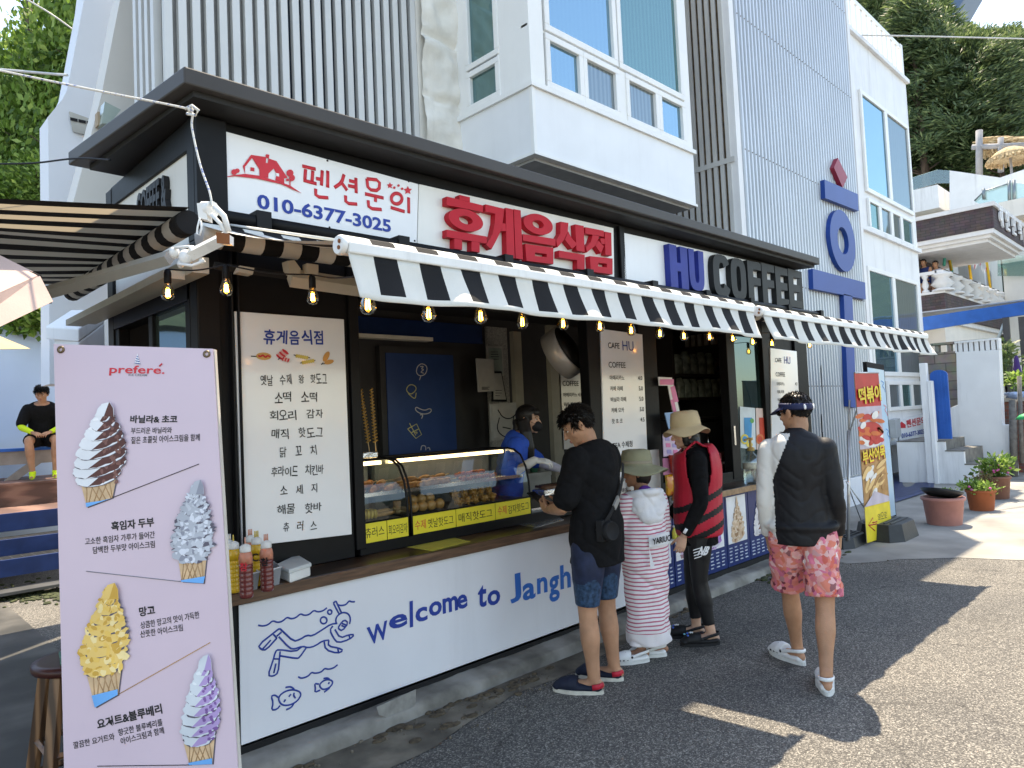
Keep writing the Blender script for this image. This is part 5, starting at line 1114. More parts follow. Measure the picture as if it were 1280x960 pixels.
# ------------------------------------------------------------------ display cases and food
CY = KY + .015
cx0 = PY(452, 665, CY).x; cx1 = PY(512, 640, CY).x; cx2 = PY(664, 620, CY).x
ZB = .925; ZT = PD(600, 560, 4.0).z
ZT = PY(595, 563, CY + .25).z
prof = [(CY, ZB + .125), (CY + .005, ZB + .24), (CY + .03, ZB + .35), (CY + .08, ZT - .05), (CY + .15, ZT - .01), (CY + .22, ZT), (CY + .42, ZT)]
yel_l = M('yellow_price_card', (.78, .66, .05), .5, var=.04)
def case(label, x0, x1, words):
    r = thing('display_case', label, 'display case', (x0, CY, ZB)); x0 += .008; x1 -= .008
    q = MB(); q.box((x0, CY, ZB - .002), (x1, CY + .44, ZB + .02)); q.build('base', black, r)
    q = MB(); 
    for xx in (x0, x1 - .012): q.tube([(xx + .006, a, b) for a, b in [(CY, ZB)] + prof], .008, 0, 6)
    q.tube([(x0, CY + .22, ZT), (x1, CY + .22, ZT)], .007); q.tube([(x0, CY + .43, ZT), (x1, CY + .43, ZT)], .009); q.tube([(x0, CY, ZB + .128), (x1, CY, ZB + .128)], .005)
    q.build('frame', black, r)
    q = MB()
    for (a, b), (c, d) in zip(prof, prof[1:]): q.add([(x0 + .012, a, b), (x1 - .012, a, b), (x1 - .012, c, d), (x0 + .012, c, d)], [[0, 1, 2, 3]], 0, True)
    q.build('curved_glass', cglass, r)
    q = MB(); q.prism([(x1 - .006, a, b) for a, b in [(CY + .01, ZB + .02)] + prof + [(CY + .42, ZB + .02)]], (.003, 0, 0)); q.build('side_glass', cglass, r)
    q = MB(); q.box((x0 + .014, CY + .02, ZB + .115), (x1 - .014, CY + .42, ZB + .123)); q.build('lower_tray', M('dark_tray', (.06, .06, .065), .35, .5), r)
    q = MB(); q.box((x0 + .014, CY + .06, ZB + .275), (x1 - .014, CY + .4, ZB + .28)); q.box((x0 + .014, CY + .055, ZB + .272), (x1 - .014, CY + .062, ZB + .295)); 
    k = int((x1 - x0) / .03)
    for i in range(k): q.tube([(x0 + .02 + i * .03, CY + .065, ZB + .282), (x0 + .02 + i * .03, CY + .4, ZB + .282)], .0015, 0, 4)
    q.build('wire_shelf', silver, r)
    q = MB(); q.box((x0 + .02, CY + .425, ZB + .02), (x1 - .02, CY + .43, ZT - .02)); q.build('back_panel', M('case_back', (.2, .21, .21), .25, .5), r)
    q = MB(); q.box((x0 + .03, CY + .24, ZT - .035), (x1 - .03, CY + .27, ZT - .012)); q.build('case_lamp', M('warm_case_lamp', (1, .75, .45), .5, var=.02, emit=1.6), r)
    xx = x0 + .004; k = len(words); wd = (x1 - x0 - .008) / k
    for i, ws in enumerate(words):
        q = MB(); q.box((xx + i * wd + .003, CY - .006, ZB + .006), (xx + (i + 1) * wd - .003, CY - .002, ZB + .122)); lab_ = q.build('price_label', yel_l, r); q = MB(); fr = facade(CY - .006)
        tot = sum(len(s_) + .4 for s_, _ in ws); u = xx + i * wd + wd * .06
        for s_, m_ in ws:
            ww_ = (len(s_)) / tot * wd * .92; text(q, fr, s_, u + ww_ / 2, ZB + .064 + random.uniform(-.004, .004), ww_, .06, m_, .0, .001, rot=random.uniform(-.03, .05)); u += ww_ + .4 / tot * wd * .92
        t_ = q.build('lettering', [blackink, redink], None); t_.parent = lab_
    return r
case('left curved-glass food warmer with churros and potato swirl price cards', cx0, cx1, [[('츄러스', 0)], [('회오리감자', 0)]])
case('right curved-glass food warmer with three yellow corn dog price cards', cx1, cx2, [[('수제', 1), ('옛날핫도그', 0)], [('매직핫도그', 0)], [('수제', 1), ('감자핫도그', 0)]])
def food_mat(name, a, b, sc=25, rough=.35): return ramp_mat(name, 'noise', sc, [(.3, a), (.7, b)], rough, bump=.5)
f_or = food_mat('fried_orange', (.22, .05, .01), (.5, .17, .03)); f_br = food_mat('fried_brown', (.13, .045, .012), (.38, .16, .04)); f_rd = food_mat('sausage_red', (.16, .025, .015), (.38, .1, .05)); f_po = food_mat('potato_tan', (.32, .16, .05), (.5, .28, .1), 10); f_gd = food_mat('golden_crumb', (.2, .08, .015), (.5, .26, .06), 60); f_yl = food_mat('yellow_corn', (.3, .18, .02), (.55, .38, .06)); stick = M('wood_stick', (.5, .36, .2), .8)
def item(name, label, cat, grp, fn, mat):
    q = MB(); fn(q); o = q.build(name, mat); tag(o, label, cat, grp); return o
def dog(q, c, L, r, a, tilt=.1, bump_=0):
    d = V((math.cos(a), math.sin(a), tilt)); c = V(c)
    k = 9; pts = [c + d * (L * (i / (k - 1) - .5)) for i in range(k)]; q.tube(pts, [r * (max(.05, 1 - abs(2 * i / (k - 1) - 1) ** 3.5)) ** .5 * (1 + random.uniform(-.06, .06)) for i in range(k)], 0, 10)
    if bump_:
        for i in range(26):
            t = random.uniform(-.45, .45); an = random.random() * 6.28; s_ = d.orthogonal().normalized(); s_ = Matrix.Rotation(an, 3, d.normalized()) @ s_; q.ell(c + d * L * t + s_ * r * .92, r * .32, r * .32, r * .32, 0, 6)
    q.tube([c + d * L * .48, c + d * (L * .5 + .05)], .0035, 1, 5)
zu_ = ZB + .282; zl_ = ZB + .123
for i in range(9):
    x = cx0 + .07 + (i % 5) * .062; y = CY + .16 + .06 * (i % 2); z = zu_ + .022 + (.034 if i > 4 else 0)
    item('corn_dog', '%s orange corn dog from the left on the upper shelf of the left warmer' % ORD[i], 'corn dog', 'corn dogs in the left warmer', lambda q: dog(q, (x, y, z), .14, .021, .5 + random.uniform(-.25, .25) + (2.6 if i % 3 == 0 else 0), .05), [f_or, stick])
for i in range(6):
    x = cx0 + .05 + i * .026
    item('churro', '%s yellow ridged roll from the left on the lower tray of the left warmer' % ORD[i], 'snack', 'yellow rolls in the left warmer', lambda q: [q.ell((x, CY + .12 + k * .02, zl_ + .032), .014, .014, .03, 0, 10) for k in range(4)], [f_yl, stick])
for i in range(2): item('rolled_pastry', '%s long pale rolled pastry lying on the lower tray of the left warmer' % ['upper', 'lower'][i], 'snack', None, lambda q: dog(q, (cx0 + .27, CY + .14 + i * .05, zl_ + .02 + i * .012), .17, .014, .1 + i * .1, .02), [f_po, stick])
for i in range(12):
    x = cx1 + .08 + (i % 6) * .066; y = CY + .15 + .05 * (i // 6); z = zu_ + .022 + .03 * (i // 6) * (1 if i % 2 else .4)
    item('corn_dog', '%s brown corn dog from the left on the upper shelf of the right warmer' % ORD[i], 'corn dog', 'corn dogs in the right warmer', lambda q: dog(q, (x, y, z), .13, .022, .15 + random.uniform(-.3, .3), .08), [f_br, stick])
for i in range(9):
    x = cx1 + .56 + (i % 5) * .07; y = CY + .15 + .05 * (i // 5); z = zu_ + .02 + .03 * (i // 5)
    item('sausage_skewer', '%s red sausage skewer from the left on the upper shelf of the right warmer' % ORD[i], 'sausage', 'sausage skewers in the right warmer', lambda q: [q.ell((x + k * .02, y + k * .004, z + random.uniform(-.003, .006)), .013, .02, .015, 0, 8) for k in range(4)], [f_rd, stick])
for i in range(7):
    x = cx1 + .12 + (i % 4) * .072 + (.036 if i > 3 else 0); y = CY + .12 + (.06 if i > 3 else 0); z = zl_ + .036 + (.04 if i > 3 else 0)
    item('potato_ball', '%s round potato ball from the left on the lower tray of the right warmer' % ORD[i], 'potato ball', 'potato balls in the right warmer', lambda q: q.ell((x, y, z), .037, .037, .036, 0, 14), [f_po, stick])
for i in range(10):
    x = cx1 + .5 + (i % 5) * .078 + (.03 if i > 4 else 0); y = CY + .12 + (.07 if i > 4 else 0); z = zl_ + .032 + (.042 if i > 4 else 0)
    item('potato_corn_dog', '%s lumpy golden corn dog from the left on the lower tray of the right warmer' % ORD[i], 'corn dog', 'lumpy corn dogs in the right warmer', lambda q: dog(q, (x, y, z), .11, .026, 1.2 + random.uniform(-.3, .3), .03, 1), [f_gd, stick])
item('paper_cup', 'pinkish paper cup beside the potato balls in the right warmer', 'cup', None, lambda q: q.lathe([(.02, 0), (.028, .08), (.026, .08), (.018, .003)], (cx1 + .06, CY + .22, zl_), 0, 14), M('peach_paper', (.6, .35, .22), .7))
# foil block with two tornado potatoes
foil = ramp_mat('foil', 'noise', 40, [(.3, (.45, .45, .45)), (.7, (.9, .9, .9))], .25, bump=.9, metal=.9)
q = MB(); pf = PY(470, 568, CY + .3); q.box((cx0 + .0, CY + .24, ZT + .01), (cx1 - .06, CY + .4, ZT + .05)); o = q.build('foil_block', foil, bevel=.008); tag(o, 'foil-wrapped skewer block on top of the left food warmer', 'foil block')
for i, (xb, yb_, xt, yt) in enumerate(((462, 562, 451, 487), (470, 562, 464, 486))):
    a = PY(xb, yb_, CY + .32); b = PY(xt, yt, CY + .32); r = thing('tornado_potato', '%s spiral potato skewer standing in the foil block' % ['left', 'right'][i], 'skewer', (a.x, a.y, ZT + .02))
    q = MB(); q.tube([a - V((0, 0, .03)), b], .004, 0, 6); q.build('skewer', stick, r)
    q = MB(); ax = (b - a); u_ = ax.orthogonal().normalized(); v_ = ax.normalized().cross(u_); nn = 17 * 14; prev = None; o_ = len(q.v)
    for k in range(nn + 1):
        t = .1 + .9 * k / nn; an = k / 14 * 6.283; d = u_ * math.cos(an) + v_ * math.sin(an); c_ = a + ax * t; rr = .019 * (1 - .35 * t) * random.uniform(.88, 1.1); q.v.append(c_ + d * .004); q.v.append(c_ + d * rr + ax.normalized() * .006)
    for k in range(nn): q.f.append([o_ + 2 * k, o_ + 2 * k + 1, o_ + 2 * k + 3, o_ + 2 * k + 2]); q.mi.append(0); q.sm.append(True)
    q.build('spiral', food_mat('spiral_gold', (.35, .17, .02), (.65, .4, .09), 90), r, solid=.004)
# foil tray of skewers under the window right of the cases
tr = thing('foil_tray', 'shallow foil tray of dark grilled skewers beside the right warmer', 'tray', PY(690, 610, 3.95))
q = MB(); a = PY(668, 612, 3.9); b = PY(712, 604, 3.9); q.box((a.x, 3.79, a.z - .05), (b.x + .1, 3.93, a.z)); q.build('tray', foil, tr, bevel=.008)
q = MB()
for i in range(14): q.tube([(a.x + .02 + i * .022, 3.8, a.z + .012), (a.x + .03 + i * .022 + random.uniform(-.02, .02), 3.92, a.z + .02)], .011, 0, 7)
q.build('skewer_food', food_mat('grilled_dark', (.05, .02, .01), (.2, .09, .04)), tr)
q = MB(); q.box((3.8, 3.8, .946), (4.28, 3.93, a.z - .06)); tag(q.build('griddle', M('griddle_black', (.02, .02, .02), .3, .4)), 'low black griddle behind the foil tray at the serving window', 'griddle')
# ------------------------------------------------------------------ counter clutter
def onc(x, y, z=CZ): return PG(x, y, z)
q = MB(); q.prism([onc(*p) + V((0, 0, .001)) for p in ((508, 684), (540, 689), (588, 677), (556, 670))], (0, 0, .001)); tag(q.build('yellow_reflection', M('reflected_yellow', (.7, .62, .12), .25, var=.08, scale=14)), 'yellow reflection painted on the wooden counter as a thin sheet', 'sheet')  # yellow reflection on the counter top, painted as a thin flat patch
q = MB(); q.prism([onc(*p) + V((0, 0, .001)) for p in ((644, 655), (668, 660), (705, 650), (690, 642))], (0, 0, .002)); tag(q.build('foil_sheet', foil), 'crinkled foil sheet lying on the counter by the man in black', 'foil')
pl_clear = M('frosted_plastic', (.5, .52, .55), .35, trans=.55)
pl_white = M('white_plastic', (.75, .76, .74), .35)
def tub(label, corners, zt=.085):
    r = thing('plastic_tub', label, 'tub', corners[0]); q = MB(); c = [V(p) for p in corners]; m_ = sum(c, V()) / 4; t = [m_ + (p - m_) * 1.0 + V((0, 0, zt)) for p in c]; b = [m_ + (p - m_) * .82 for p in c]
    for i in range(4):
        j = (i + 1) % 4; q.add([b[i], b[j], t[j], t[i]], [[0, 1, 2, 3]])
    q.poly(b); q.build('tub_wall', pl_clear, r, solid=.002); q = MB(); q.tube(t + [t[0]], .004, 0, 6); q.build('rim', M('tub_rim', (.6, .62, .65), .3), r); return r
zq = CZ + .002
t1 = [onc(303, 741, zq), onc(351, 732, zq), onc(325, 716, zq), onc(285, 722, zq)]
t2 = [onc(329, 734, zq), onc(354, 729, zq), onc(348, 709, zq), onc(322, 713, zq)]
t1 = [onc(286, 733, zq), onc(304, 742, zq), onc(325, 737, zq), onc(305, 722, zq)]; t2 = [onc(327, 734, zq), onc(331, 737, zq), onc(352, 730, zq), onc(334, 716, zq)]
tub('left clear plastic tub holding sauce bottles on the counter end', t1); tub('right clear plastic tub holding sauce bottles on the counter end', t2)
ybot = M('mustard_sauce', (.6, .36, .02), .25, coat=.4); rbot = M('red_sauce', (.15, .028, .027), .25, coat=.4); clr = M('cloudy_cap', (.72, .72, .7), .35); pkc = M('pink_tip', (.62, .3, .22), .4); smear = M('sauce_smear', (.5, .2, .13), .3, var=.3, scale=30)
def bottle(label, x, ybot_px, ytop_px, dep, body, tip, lab=None, lm=0):
    b = PD(x, ybot_px, dep); b.z = CZ + .008; hh = PD(x, ytop_px, dep).z - b.z; k = hh / .235
    r = thing('sauce_bottle', label, 'sauce bottle', b, 0, 'sauce bottles on the counter'); R0 = .031
    pr = [(R0 * .92, 0), (R0, .008)]
    z = .012
    while z < .12: pr += [(R0, z), (R0, z + .010), (R0 * .93, z + .013), (R0, z + .016)]; z += .018
    pr += [(R0, .132)]; q = MB(); q.lathe([(a, c * k) for a, c in pr], (0, 0, 0), 0, 18); q.build('bottle_body', body, r, world=False)
    q = MB(); q.lathe([(R0, .132 * k), (R0, .155 * k), (R0 * .9, .17 * k), (R0 * .62, .185 * k)], (0, 0, 0), 0, 18); q.build('shoulder', smear if body is rbot else body, r, world=False)
    q = MB(); q.lathe([(R0 * .8, .178 * k), (R0 * .82, .182 * k), (R0 * .8, .2 * k), (R0 * .4, .208 * k), (.004, .21 * k)], (0, 0, 0), 0, 18); q.build('cap', clr, r, world=False)
    q = MB()
    for dx in ((-.008, 0, .008) if lm else (0,)): q.lathe([(.004, .205 * k), (.003, .235 * k), (.0001, .236 * k)], (dx, 0, 0), 0, 8)
    q.build('nozzle', tip, r, world=False)
    if lab:
        q = MB(); fr = Fr(V((0, 0, 0)), (RM[0][0], RM[1][0], 0), (0, 0, 1)); text(q, fr, lab, .002, .125 * k, None, .04, 0, .02, R0 * 1.05); q.build('lettering', redink if lm == 0 else blackink, r, world=False)
bottle('red sauce bottle in front, standing in the left plastic tub', 308, 735, 672, 3.3, rbot, pkc, '참'); bottle('yellow mustard bottle with a single nozzle behind the front red bottle', 293, 726, 669, 3.42, ybot, M('yellow_tip', (.6, .45, .1), .4))
bottle('red sauce bottle with a black written word in the right plastic tub', 334, 728, 668, 3.42, rbot, pkc, '참', 1); bottle('yellow mustard bottle with three nozzles in the right plastic tub', 322, 722, 664, 3.55, ybot, M('yellow_tip', (.6, .45, .1), .4), 'CCA', 1)
bottle('red sauce bottle standing at the back between the tubs', 314, 718, 662, 3.66, rbot, pkc, None, 1); bottle('red sauce bottle with clear triple nozzles at the left end', 287, 722, 668, 3.55, rbot, clr, None, 1)
lc = thing('lidded_box', 'white plastic food box with a clear lid on the counter', 'box', onc(362, 725))
c = [onc(345, 722), onc(362, 730), onc(390, 720), onc(372, 708)]; m_ = sum(c, V()) / 4
q = MB(); q.prism([m_ + (p - m_) * .93 for p in c], (0, 0, .05)); q.build('box', pl_white, lc, bevel=.008); q = MB(); q.prism([p + V((0, 0, .048)) for p in c], (0, 0, .022)); q.build('lid', M('frosted_lid', (.6, .63, .62), .3), lc, bevel=.006)
# ------------------------------------------------------------------ kiosk interior things
def frame_pic(label, pix, Y, fm, im, deco=None):
    r = thing('wall_certificate', label, 'certificate', PY(*pix[3], Y)); q = MB(); q.prism([PY(x, y, Y) for x, y in pix], (0, .02, 0)); q.build('frame', fm, r)
    c_ = sum((PY(x, y, Y - .003) for x, y in pix), V()) / 4; q = MB(); q.prism([c_ + (PY(x, y, Y - .003) - c_) * .86 for x, y in pix], (0, -.001, 0)); q.build('sheet', im, r)
    if deco:
        q = MB(); deco(q, Y - .006); q.build('drawing', blackink, r)
paper = M('document_paper', (.5, .5, .47), .7, var=.08, scale=14)
def lines(x0, y0, x1, y1, n_):
    def f(q, Y):
        for i in range(n_): pstroke(q, Y, [(x0, y0 + (y1 - y0) * i / n_), (x0 + (x1 - x0) * random.uniform(.6, 1), y0 + (y1 - y0) * i / n_)], .8, 0, smooth=0)
    return f
frame_pic('silver-framed certificate hanging left of the seller', [(596, 448), (617, 449), (619, 489), (599, 490)], 4.95, M('silver_frame', (.5, .5, .48), .4), paper, lines(602, 484, 614, 488, 3))
frame_pic('document with a green stripe pinned above the seller', [(609, 432), (628, 433), (630, 470), (611, 470)], 5.2, paper, M('document_green', (.35, .42, .38), .7, var=.2, scale=8), lines(613, 440, 626, 452, 4))
frame_pic('black-framed notice behind the seller beside the jamb', [(616, 464), (627, 464), (634, 502), (616, 502)], 5.1, blackm, paper, lines(619, 488, 628, 498, 3))
def bear(q, Y):
    for pts in ([(622, 512), (628, 522), (638, 524), (646, 516)], [(624, 522), (620, 538), (632, 548), (644, 542)], [(642, 520), (640, 532), (648, 538)], [(646, 512), (652, 508), (655, 516)], [(628, 534), (638, 536)]): pstroke(q, Y, pts, 1.6, 0)
frame_pic('white sketch panel with black brush lines behind the seller', [(613, 505), (645, 503), (650, 545), (615, 551)], 4.9, paper, M('sketch_paper', (.55, .55, .52), .7), bear)
ax = (V((RM[0][0], RM[1][0], RM[2][0])) * .78 + V((0, 0, 1)) * .5 - V((RM[0][2], RM[1][2], 0)) * .42).normalized()
hc = PY(704, 441, 4.05)
ht = thing('round_heater', 'round metal-rimmed heater hanging tilted inside the serving window', 'heater', hc)
q = MB(); q.lathe([(.215, -.075), (.225, -.07), (.225, .07), (.215, .075)], hc, 0, 36, axis=ax); q.build('rim', M('brushed_rim', (.6, .58, .54), .38, .35), ht); q = MB(); q.lathe([(.0001, -.077), (.212, -.076)], hc, 0, 30, axis=ax); q.lathe([(.212, .076), (.0001, .077)], hc, 0, 30, axis=ax); q.build('face', M('heater_face', (.03, .03, .03), .4), ht)
q = MB(); q.tube([hc, hc + V((.05, .1, .35)), hc + V((.05, .1, .9))], .015); q.build('bracket', black, ht)
# cups on back counter
for i, (x, y, m_, l_) in enumerate(((668, 604, M('green_cup', (.05, .2, .12), .5), 'green paper cup on the back counter near the seller'), (677, 602, paper, 'cream paper cup on the back counter near the seller'))):
    p = PY(x, y, 4.95); item('paper_cup', l_, 'cup', None, lambda q: q.lathe([(.035, 0), (.045, .11), (.042, .11), (.03, .005)], (p.x, 4.95, 1.09), 0, 14), m_)
# bag shelf
shf = thing('shelf', 'dark wooden shelf unit holding rows of bagged cups inside the right window', 'shelf', (5.9, 4.7, .1))
s0 = PY(826, 480, 4.7); s1_ = PY(914, 480, 4.7); za = PY(860, 469, 4.7).z; zb2 = PY(875, 497, 4.7).z
q = MB(); q.box((s0.x, 4.5, za - .03), (s1_.x, 4.95, za)); q.box((s0.x, 4.5, zb2 - .03), (s1_.x, 4.95, zb2)); q.box((s0.x - .04, 4.5, .1), (s0.x, 4.95, 2.9)); q.box((s1_.x, 4.5, .1), (s1_.x + .04, 4.95, 2.9)); q.box((s0.x, 4.5, 1.25), (s1_.x, 4.95, 1.28)); q.build('shelf_board', M('dark_shelf', (.03, .025, .022), .5), shf)
bagm = M('clear_bag', (.2, .24, .2), .12, var=.5, scale=14, bump=.6, bscale=14)
def bag(q, c, w_, h_):
    def f(a, b):
        an = a * 6.283; s_ = 1 - .45 * max(0, b - .7) / .3; return (c[0] + w_ * s_ * math.cos(an) * (1 + .08 * noise.noise(V((an * 2, b * 5, c[0] * 9)))), c[1] + .06 * s_ * math.sin(an), c[2] + h_ * b)
    q.grid(f, 14, 10)
for row, (xa, xb, n_, z, h_) in enumerate(((832, 892, 6, za, .26), (844, 913, 8, zb2, .23))):
    for i in range(n_):
        x = PY(xa + (xb - xa) * (i + .5) / n_, 470, 4.62).x; w_ = (PY(xb, 470, 4.62).x - PY(xa, 470, 4.62).x) / n_ * .5
        item('bag_of_cups', '%s clear bag of cups from the left on the %s shelf' % (ORD[i], ['upper', 'lower'][row]), 'bag', 'bagged cups on the shelf', lambda q: bag(q, (x, 4.62, z + .001), w_, h_ * random.uniform(.9, 1.08)), bagm)
pc = thing('picture', 'small dim colour picture beside the bagged cups', 'picture', PY(900, 458, 4.75)); q = MB(); q.prism([PY(x, y, 4.75) for x, y in ((891, 448), (910, 447), (911, 464), (892, 465))], (0, .02, 0)); q.build('frame', M('picture_frame', (.2, .13, .07), .5), pc); q = MB(); q.prism([PY(x, y, 4.745) for x, y in ((893, 450), (908, 449), (909, 462), (894, 463))], (0, .003, 0)); q.build('print', ramp_mat('picture_print', 'voronoi', 9, [(.2, (.3, .2, .12)), (.5, (.1, .16, .25)), (.8, (.4, .3, .2))], .5), pc)
mach = thing('coffee_machine', 'dark coffee machine with steel trim behind the right window', 'coffee machine', PY(880, 540, 4.3)); a = PY(850, 560, 4.2); b = PY(905, 520, 4.2); q = MB(); q.box((a.x, 4.2, .95), (b.x, 4.55, b.z)); q.build('machine_body', M('machine_dark', (.03, .03, .032), .3), mach, bevel=.02); q = MB(); q.box((a.x + .05, 4.19, b.z - .06), (b.x - .05, 4.199, b.z - .03)); q.tube([(a.x + .2, 4.15, b.z - .2), (a.x + .2, 4.15, b.z - .35)], .02); q.tube([(a.x + .5, 4.15, b.z - .2), (a.x + .5, 4.15, b.z - .35)], .02); q.build('steel_trim', silver, mach)
# ------------------------------------------------------------------ right counter goods
def card(name, label, pix, Y, mat, cat='card', deco=None, dm=None, t=.008):
    r = thing(name, label, cat, PY(*pix[3], Y)); q = MB(); q.prism([PY(x, y, Y) for x, y in pix], (0, t, 0)); q.build('sheet', mat, r)
    if deco: q = MB(); deco(q, Y - .002); q.build('print', dm, r)
    return r
pink = M('pink_print', (.72, .2, .42), .4); lilac = M('lilac_print', (.55, .42, .68), .4); pblue = M('pale_blue_print', (.22, .4, .68), .4); cwht = M('card_white', (.75, .75, .76), .4)
def stripes(q, Y):
    for a in ((825, 474, 842, 474, 842, 481, 825, 481), (843, 482, 848, 502, 842, 503, 838, 484)): q.prism([PY(a[i], a[i + 1], Y) for i in range(0, 8, 2)], (0, -.002, 0))
    q.prism([PY(x, y, Y) for x, y in ((838, 500), (842, 499), (846, 516), (842, 517))], (0, -.002, 0))
card('card_display', 'white and pink bent display frame standing at the right serving window', [(823, 471), (840, 472), (850, 516), (842, 518), (835, 482), (824, 482)], 3.66, cwht, 'display', stripes, pink)
def ice(q, Y):
    q.prism([PY(x, y, Y) for x, y in ((838, 517), (842, 520), (846, 542), (840, 536))], (0, -.002, 0))
card('leaflet', 'pale blue leaflet with a white ice cream picture above the lilac leaflet', [(831, 516), (856, 514), (858, 540), (838, 543)], 3.6, pblue, 'leaflet', ice, cwht)
def gridp(q, Y):
    for i in range(4):
        for j in range(3): 
            x = 831 + i * 8 + j * 1.2; y = 546 + j * 8 + i * .3; q.prism([PY(a, b, Y) for a, b in ((x, y), (x + 5.5, y), (x + 6, y + 5), (x + .6, y + 5))], (0, -.002, 0), (i + j) % 2)
card('leaflet', 'lilac leaflet with a grid of small pictures on the right counter display', [(829, 543), (853, 542), (864, 566), (830, 571)], 3.55, M('lilac_card', (.62, .5, .66), .4), 'leaflet', gridp, [M('lilac_dark', (.35, .3, .6), .4), pink])
card('leaflet', 'plain pink leaflet beneath the lilac leaflet at the right counter', [(829, 573), (840, 572), (842, 592), (830, 594)], 3.56, M('pink_card', (.6, .25, .42), .4), 'leaflet')
rc = thing('red_cup', 'red printed snack cup beside the lady in the life vest', 'cup', PY(848, 592, 3.5)); p = PY(848, 591, 3.5); tz = PY(848, 568, 3.5).z - p.z; q = MB(); q.lathe([(.062, 0), (.08, tz), (.076, tz), (.058, .01)], p, 0, 20); q.build('cup_wall', M('red_cup_print', (.55, .06, .03), .35), rc); q = MB(); fr = Fr(p, (RM[0][0], RM[1][0], 0), (0, 0, 1))
for i in range(5): disc(q, fr, random.uniform(-.04, .04), tz * random.uniform(.15, .8), .016, .014, i % 2, .082)
q.build('print', [cwht, M('print_blue', (.1, .3, .5), .4)], rc)
stn = thing('goods_stand', 'white stepped stand holding snacks under the right window', 'stand', (5.15, 3.5, .82)); q = MB(); za_ = PY(840, 676, 3.42).z; zc_ = PY(830, 612, 3.5).z
q.box((4.93, 3.42, za_ - .02), (5.4, 3.69, za_)); q.box((4.93, 3.52, zc_ - .2), (5.4, 3.69, zc_ - .185)); q.box((4.93, 3.66, za_), (5.4, 3.69, 1.3)); q.box((4.93, 3.43, .82), (4.95, 3.68, za_ - .02)); q.build('stand_board', M('stand_white', (.6, .6, .58), .5), stn)
for i, (x, y, l_) in enumerate(((800, 606, 'at the left beside the girl'), (846, 612, 'under the red cup'), (852, 630, 'lowest beside the vest'), (838, 606, 'leaning behind the hat brim'))):
    p = PY(x, y, 3.52 + .01 * i); q = MB(); q.grid(lambda a, b: (p.x + (a - .5) * .13, p.y - .02 * math.sin(a * 3.14) * math.sin(b * 3.14), p.z + (b - .5) * .18 + .005 * math.sin(a * 20)), 8, 8)
    tag(q.build('snack_packet', ramp_mat('orange_packet', 'voronoi', 22, [(.3, (.65, .28, .02)), (.6, (.7, .45, .05)), (.85, (.6, .12, .05))], .25), solid=.02), 'orange snack packet ' + l_, 'snack packet', 'orange snack packets')
for i, (x, y) in enumerate(((843, 670), (848, 669), (853, 668))):
    p = PY(x, y, 3.45); r = thing('drink_bottle', '%s small yellow bottle from the left on the white snack stand' % ORD[i], 'bottle', (p.x, 3.45, za_), 0, 'yellow bottles on the stand'); q = MB(); q.lathe([(.018, 0), (.02, .01), (.02, .06), (.009, .085), (.009, .1)], (0, 0, 0), 0, 12); q.build('bottle_body', M('yellow_drink', (.6, .55, .08), .25), r, world=False); q = MB(); q.lathe([(.011, .1), (.011, .115), (.0001, .116)], (0, 0, 0), 0, 10); q.build('cap', cwht, r, world=False)
for i in range(3):
    p = PY(843 + i * 5, 650 - i, 3.55); q = MB(); q.lathe([(.025, 0), (.025, .09), (.02, .1), (.0001, .1)], (p.x, 3.56, zc_ - .185), 0, 12); tag(q.build('snack_tin', [M('tin_black_white', (.4, .4, .4), .3, var=.9, scale=50)][0]), '%s black and white snack tin from the left on the stand' % ORD[i], 'tin', 'snack tins on the stand')
pb = thing('pump_bottle', 'clear pump bottle on the right wooden counter', 'bottle', PG(941, 605, .876)); pbp = pb.location; kk = (PD(938, 548, 6.9).z - .876) / .3; kk = max(.8, min(1.6, kk))
q = MB(); q.lathe([(.05, 0), (.055, .01), (.055, .14), (.045, .18), (.02, .2), (.02, .215)], (0, 0, 0), 0, 18); q.build('bottle_body', thin_glass('clear_bottle', (.8, .86, .88), .2, .05), pb, world=False); q = MB(); q.lathe([(.056, .1), (.056, .14)], (0, 0, 0), 0, 18); q.build('bottle_label', M('bottle_label', (.6, .6, .5), .4, var=.3, scale=50), pb, world=False); q = MB(); q.lathe([(.024, .215), (.024, .235), (.008, .24), (.007, .28), (.018, .285), (.018, .3), (.0001, .3)], (0, 0, 0), 0, 12); q.tube([(0, 0, .292), (-.06, .01, .288)], .007); q.build('pump', M('amber_pump', (.5, .35, .12), .4), pb, world=False); pb.scale = (kk,) * 3
tb = board('ta_box', 'brown wooden crate with white letters inside the right window', [(895, 566), (919, 564), (920, 596), (897, 598)], M('crate_wood', (.09, .05, .03), .6), 3.95, .15); tb['category'] = 'crate'; tb.name = 'wooden_crate'
q = MB(); ptext(q, 3.95, 'TA', 903, 585, 918, 583, 16, 0, .03, n=.004); q.build('lettering', cwht, tb)
def ade(q, Y, cols, bx):
    pass
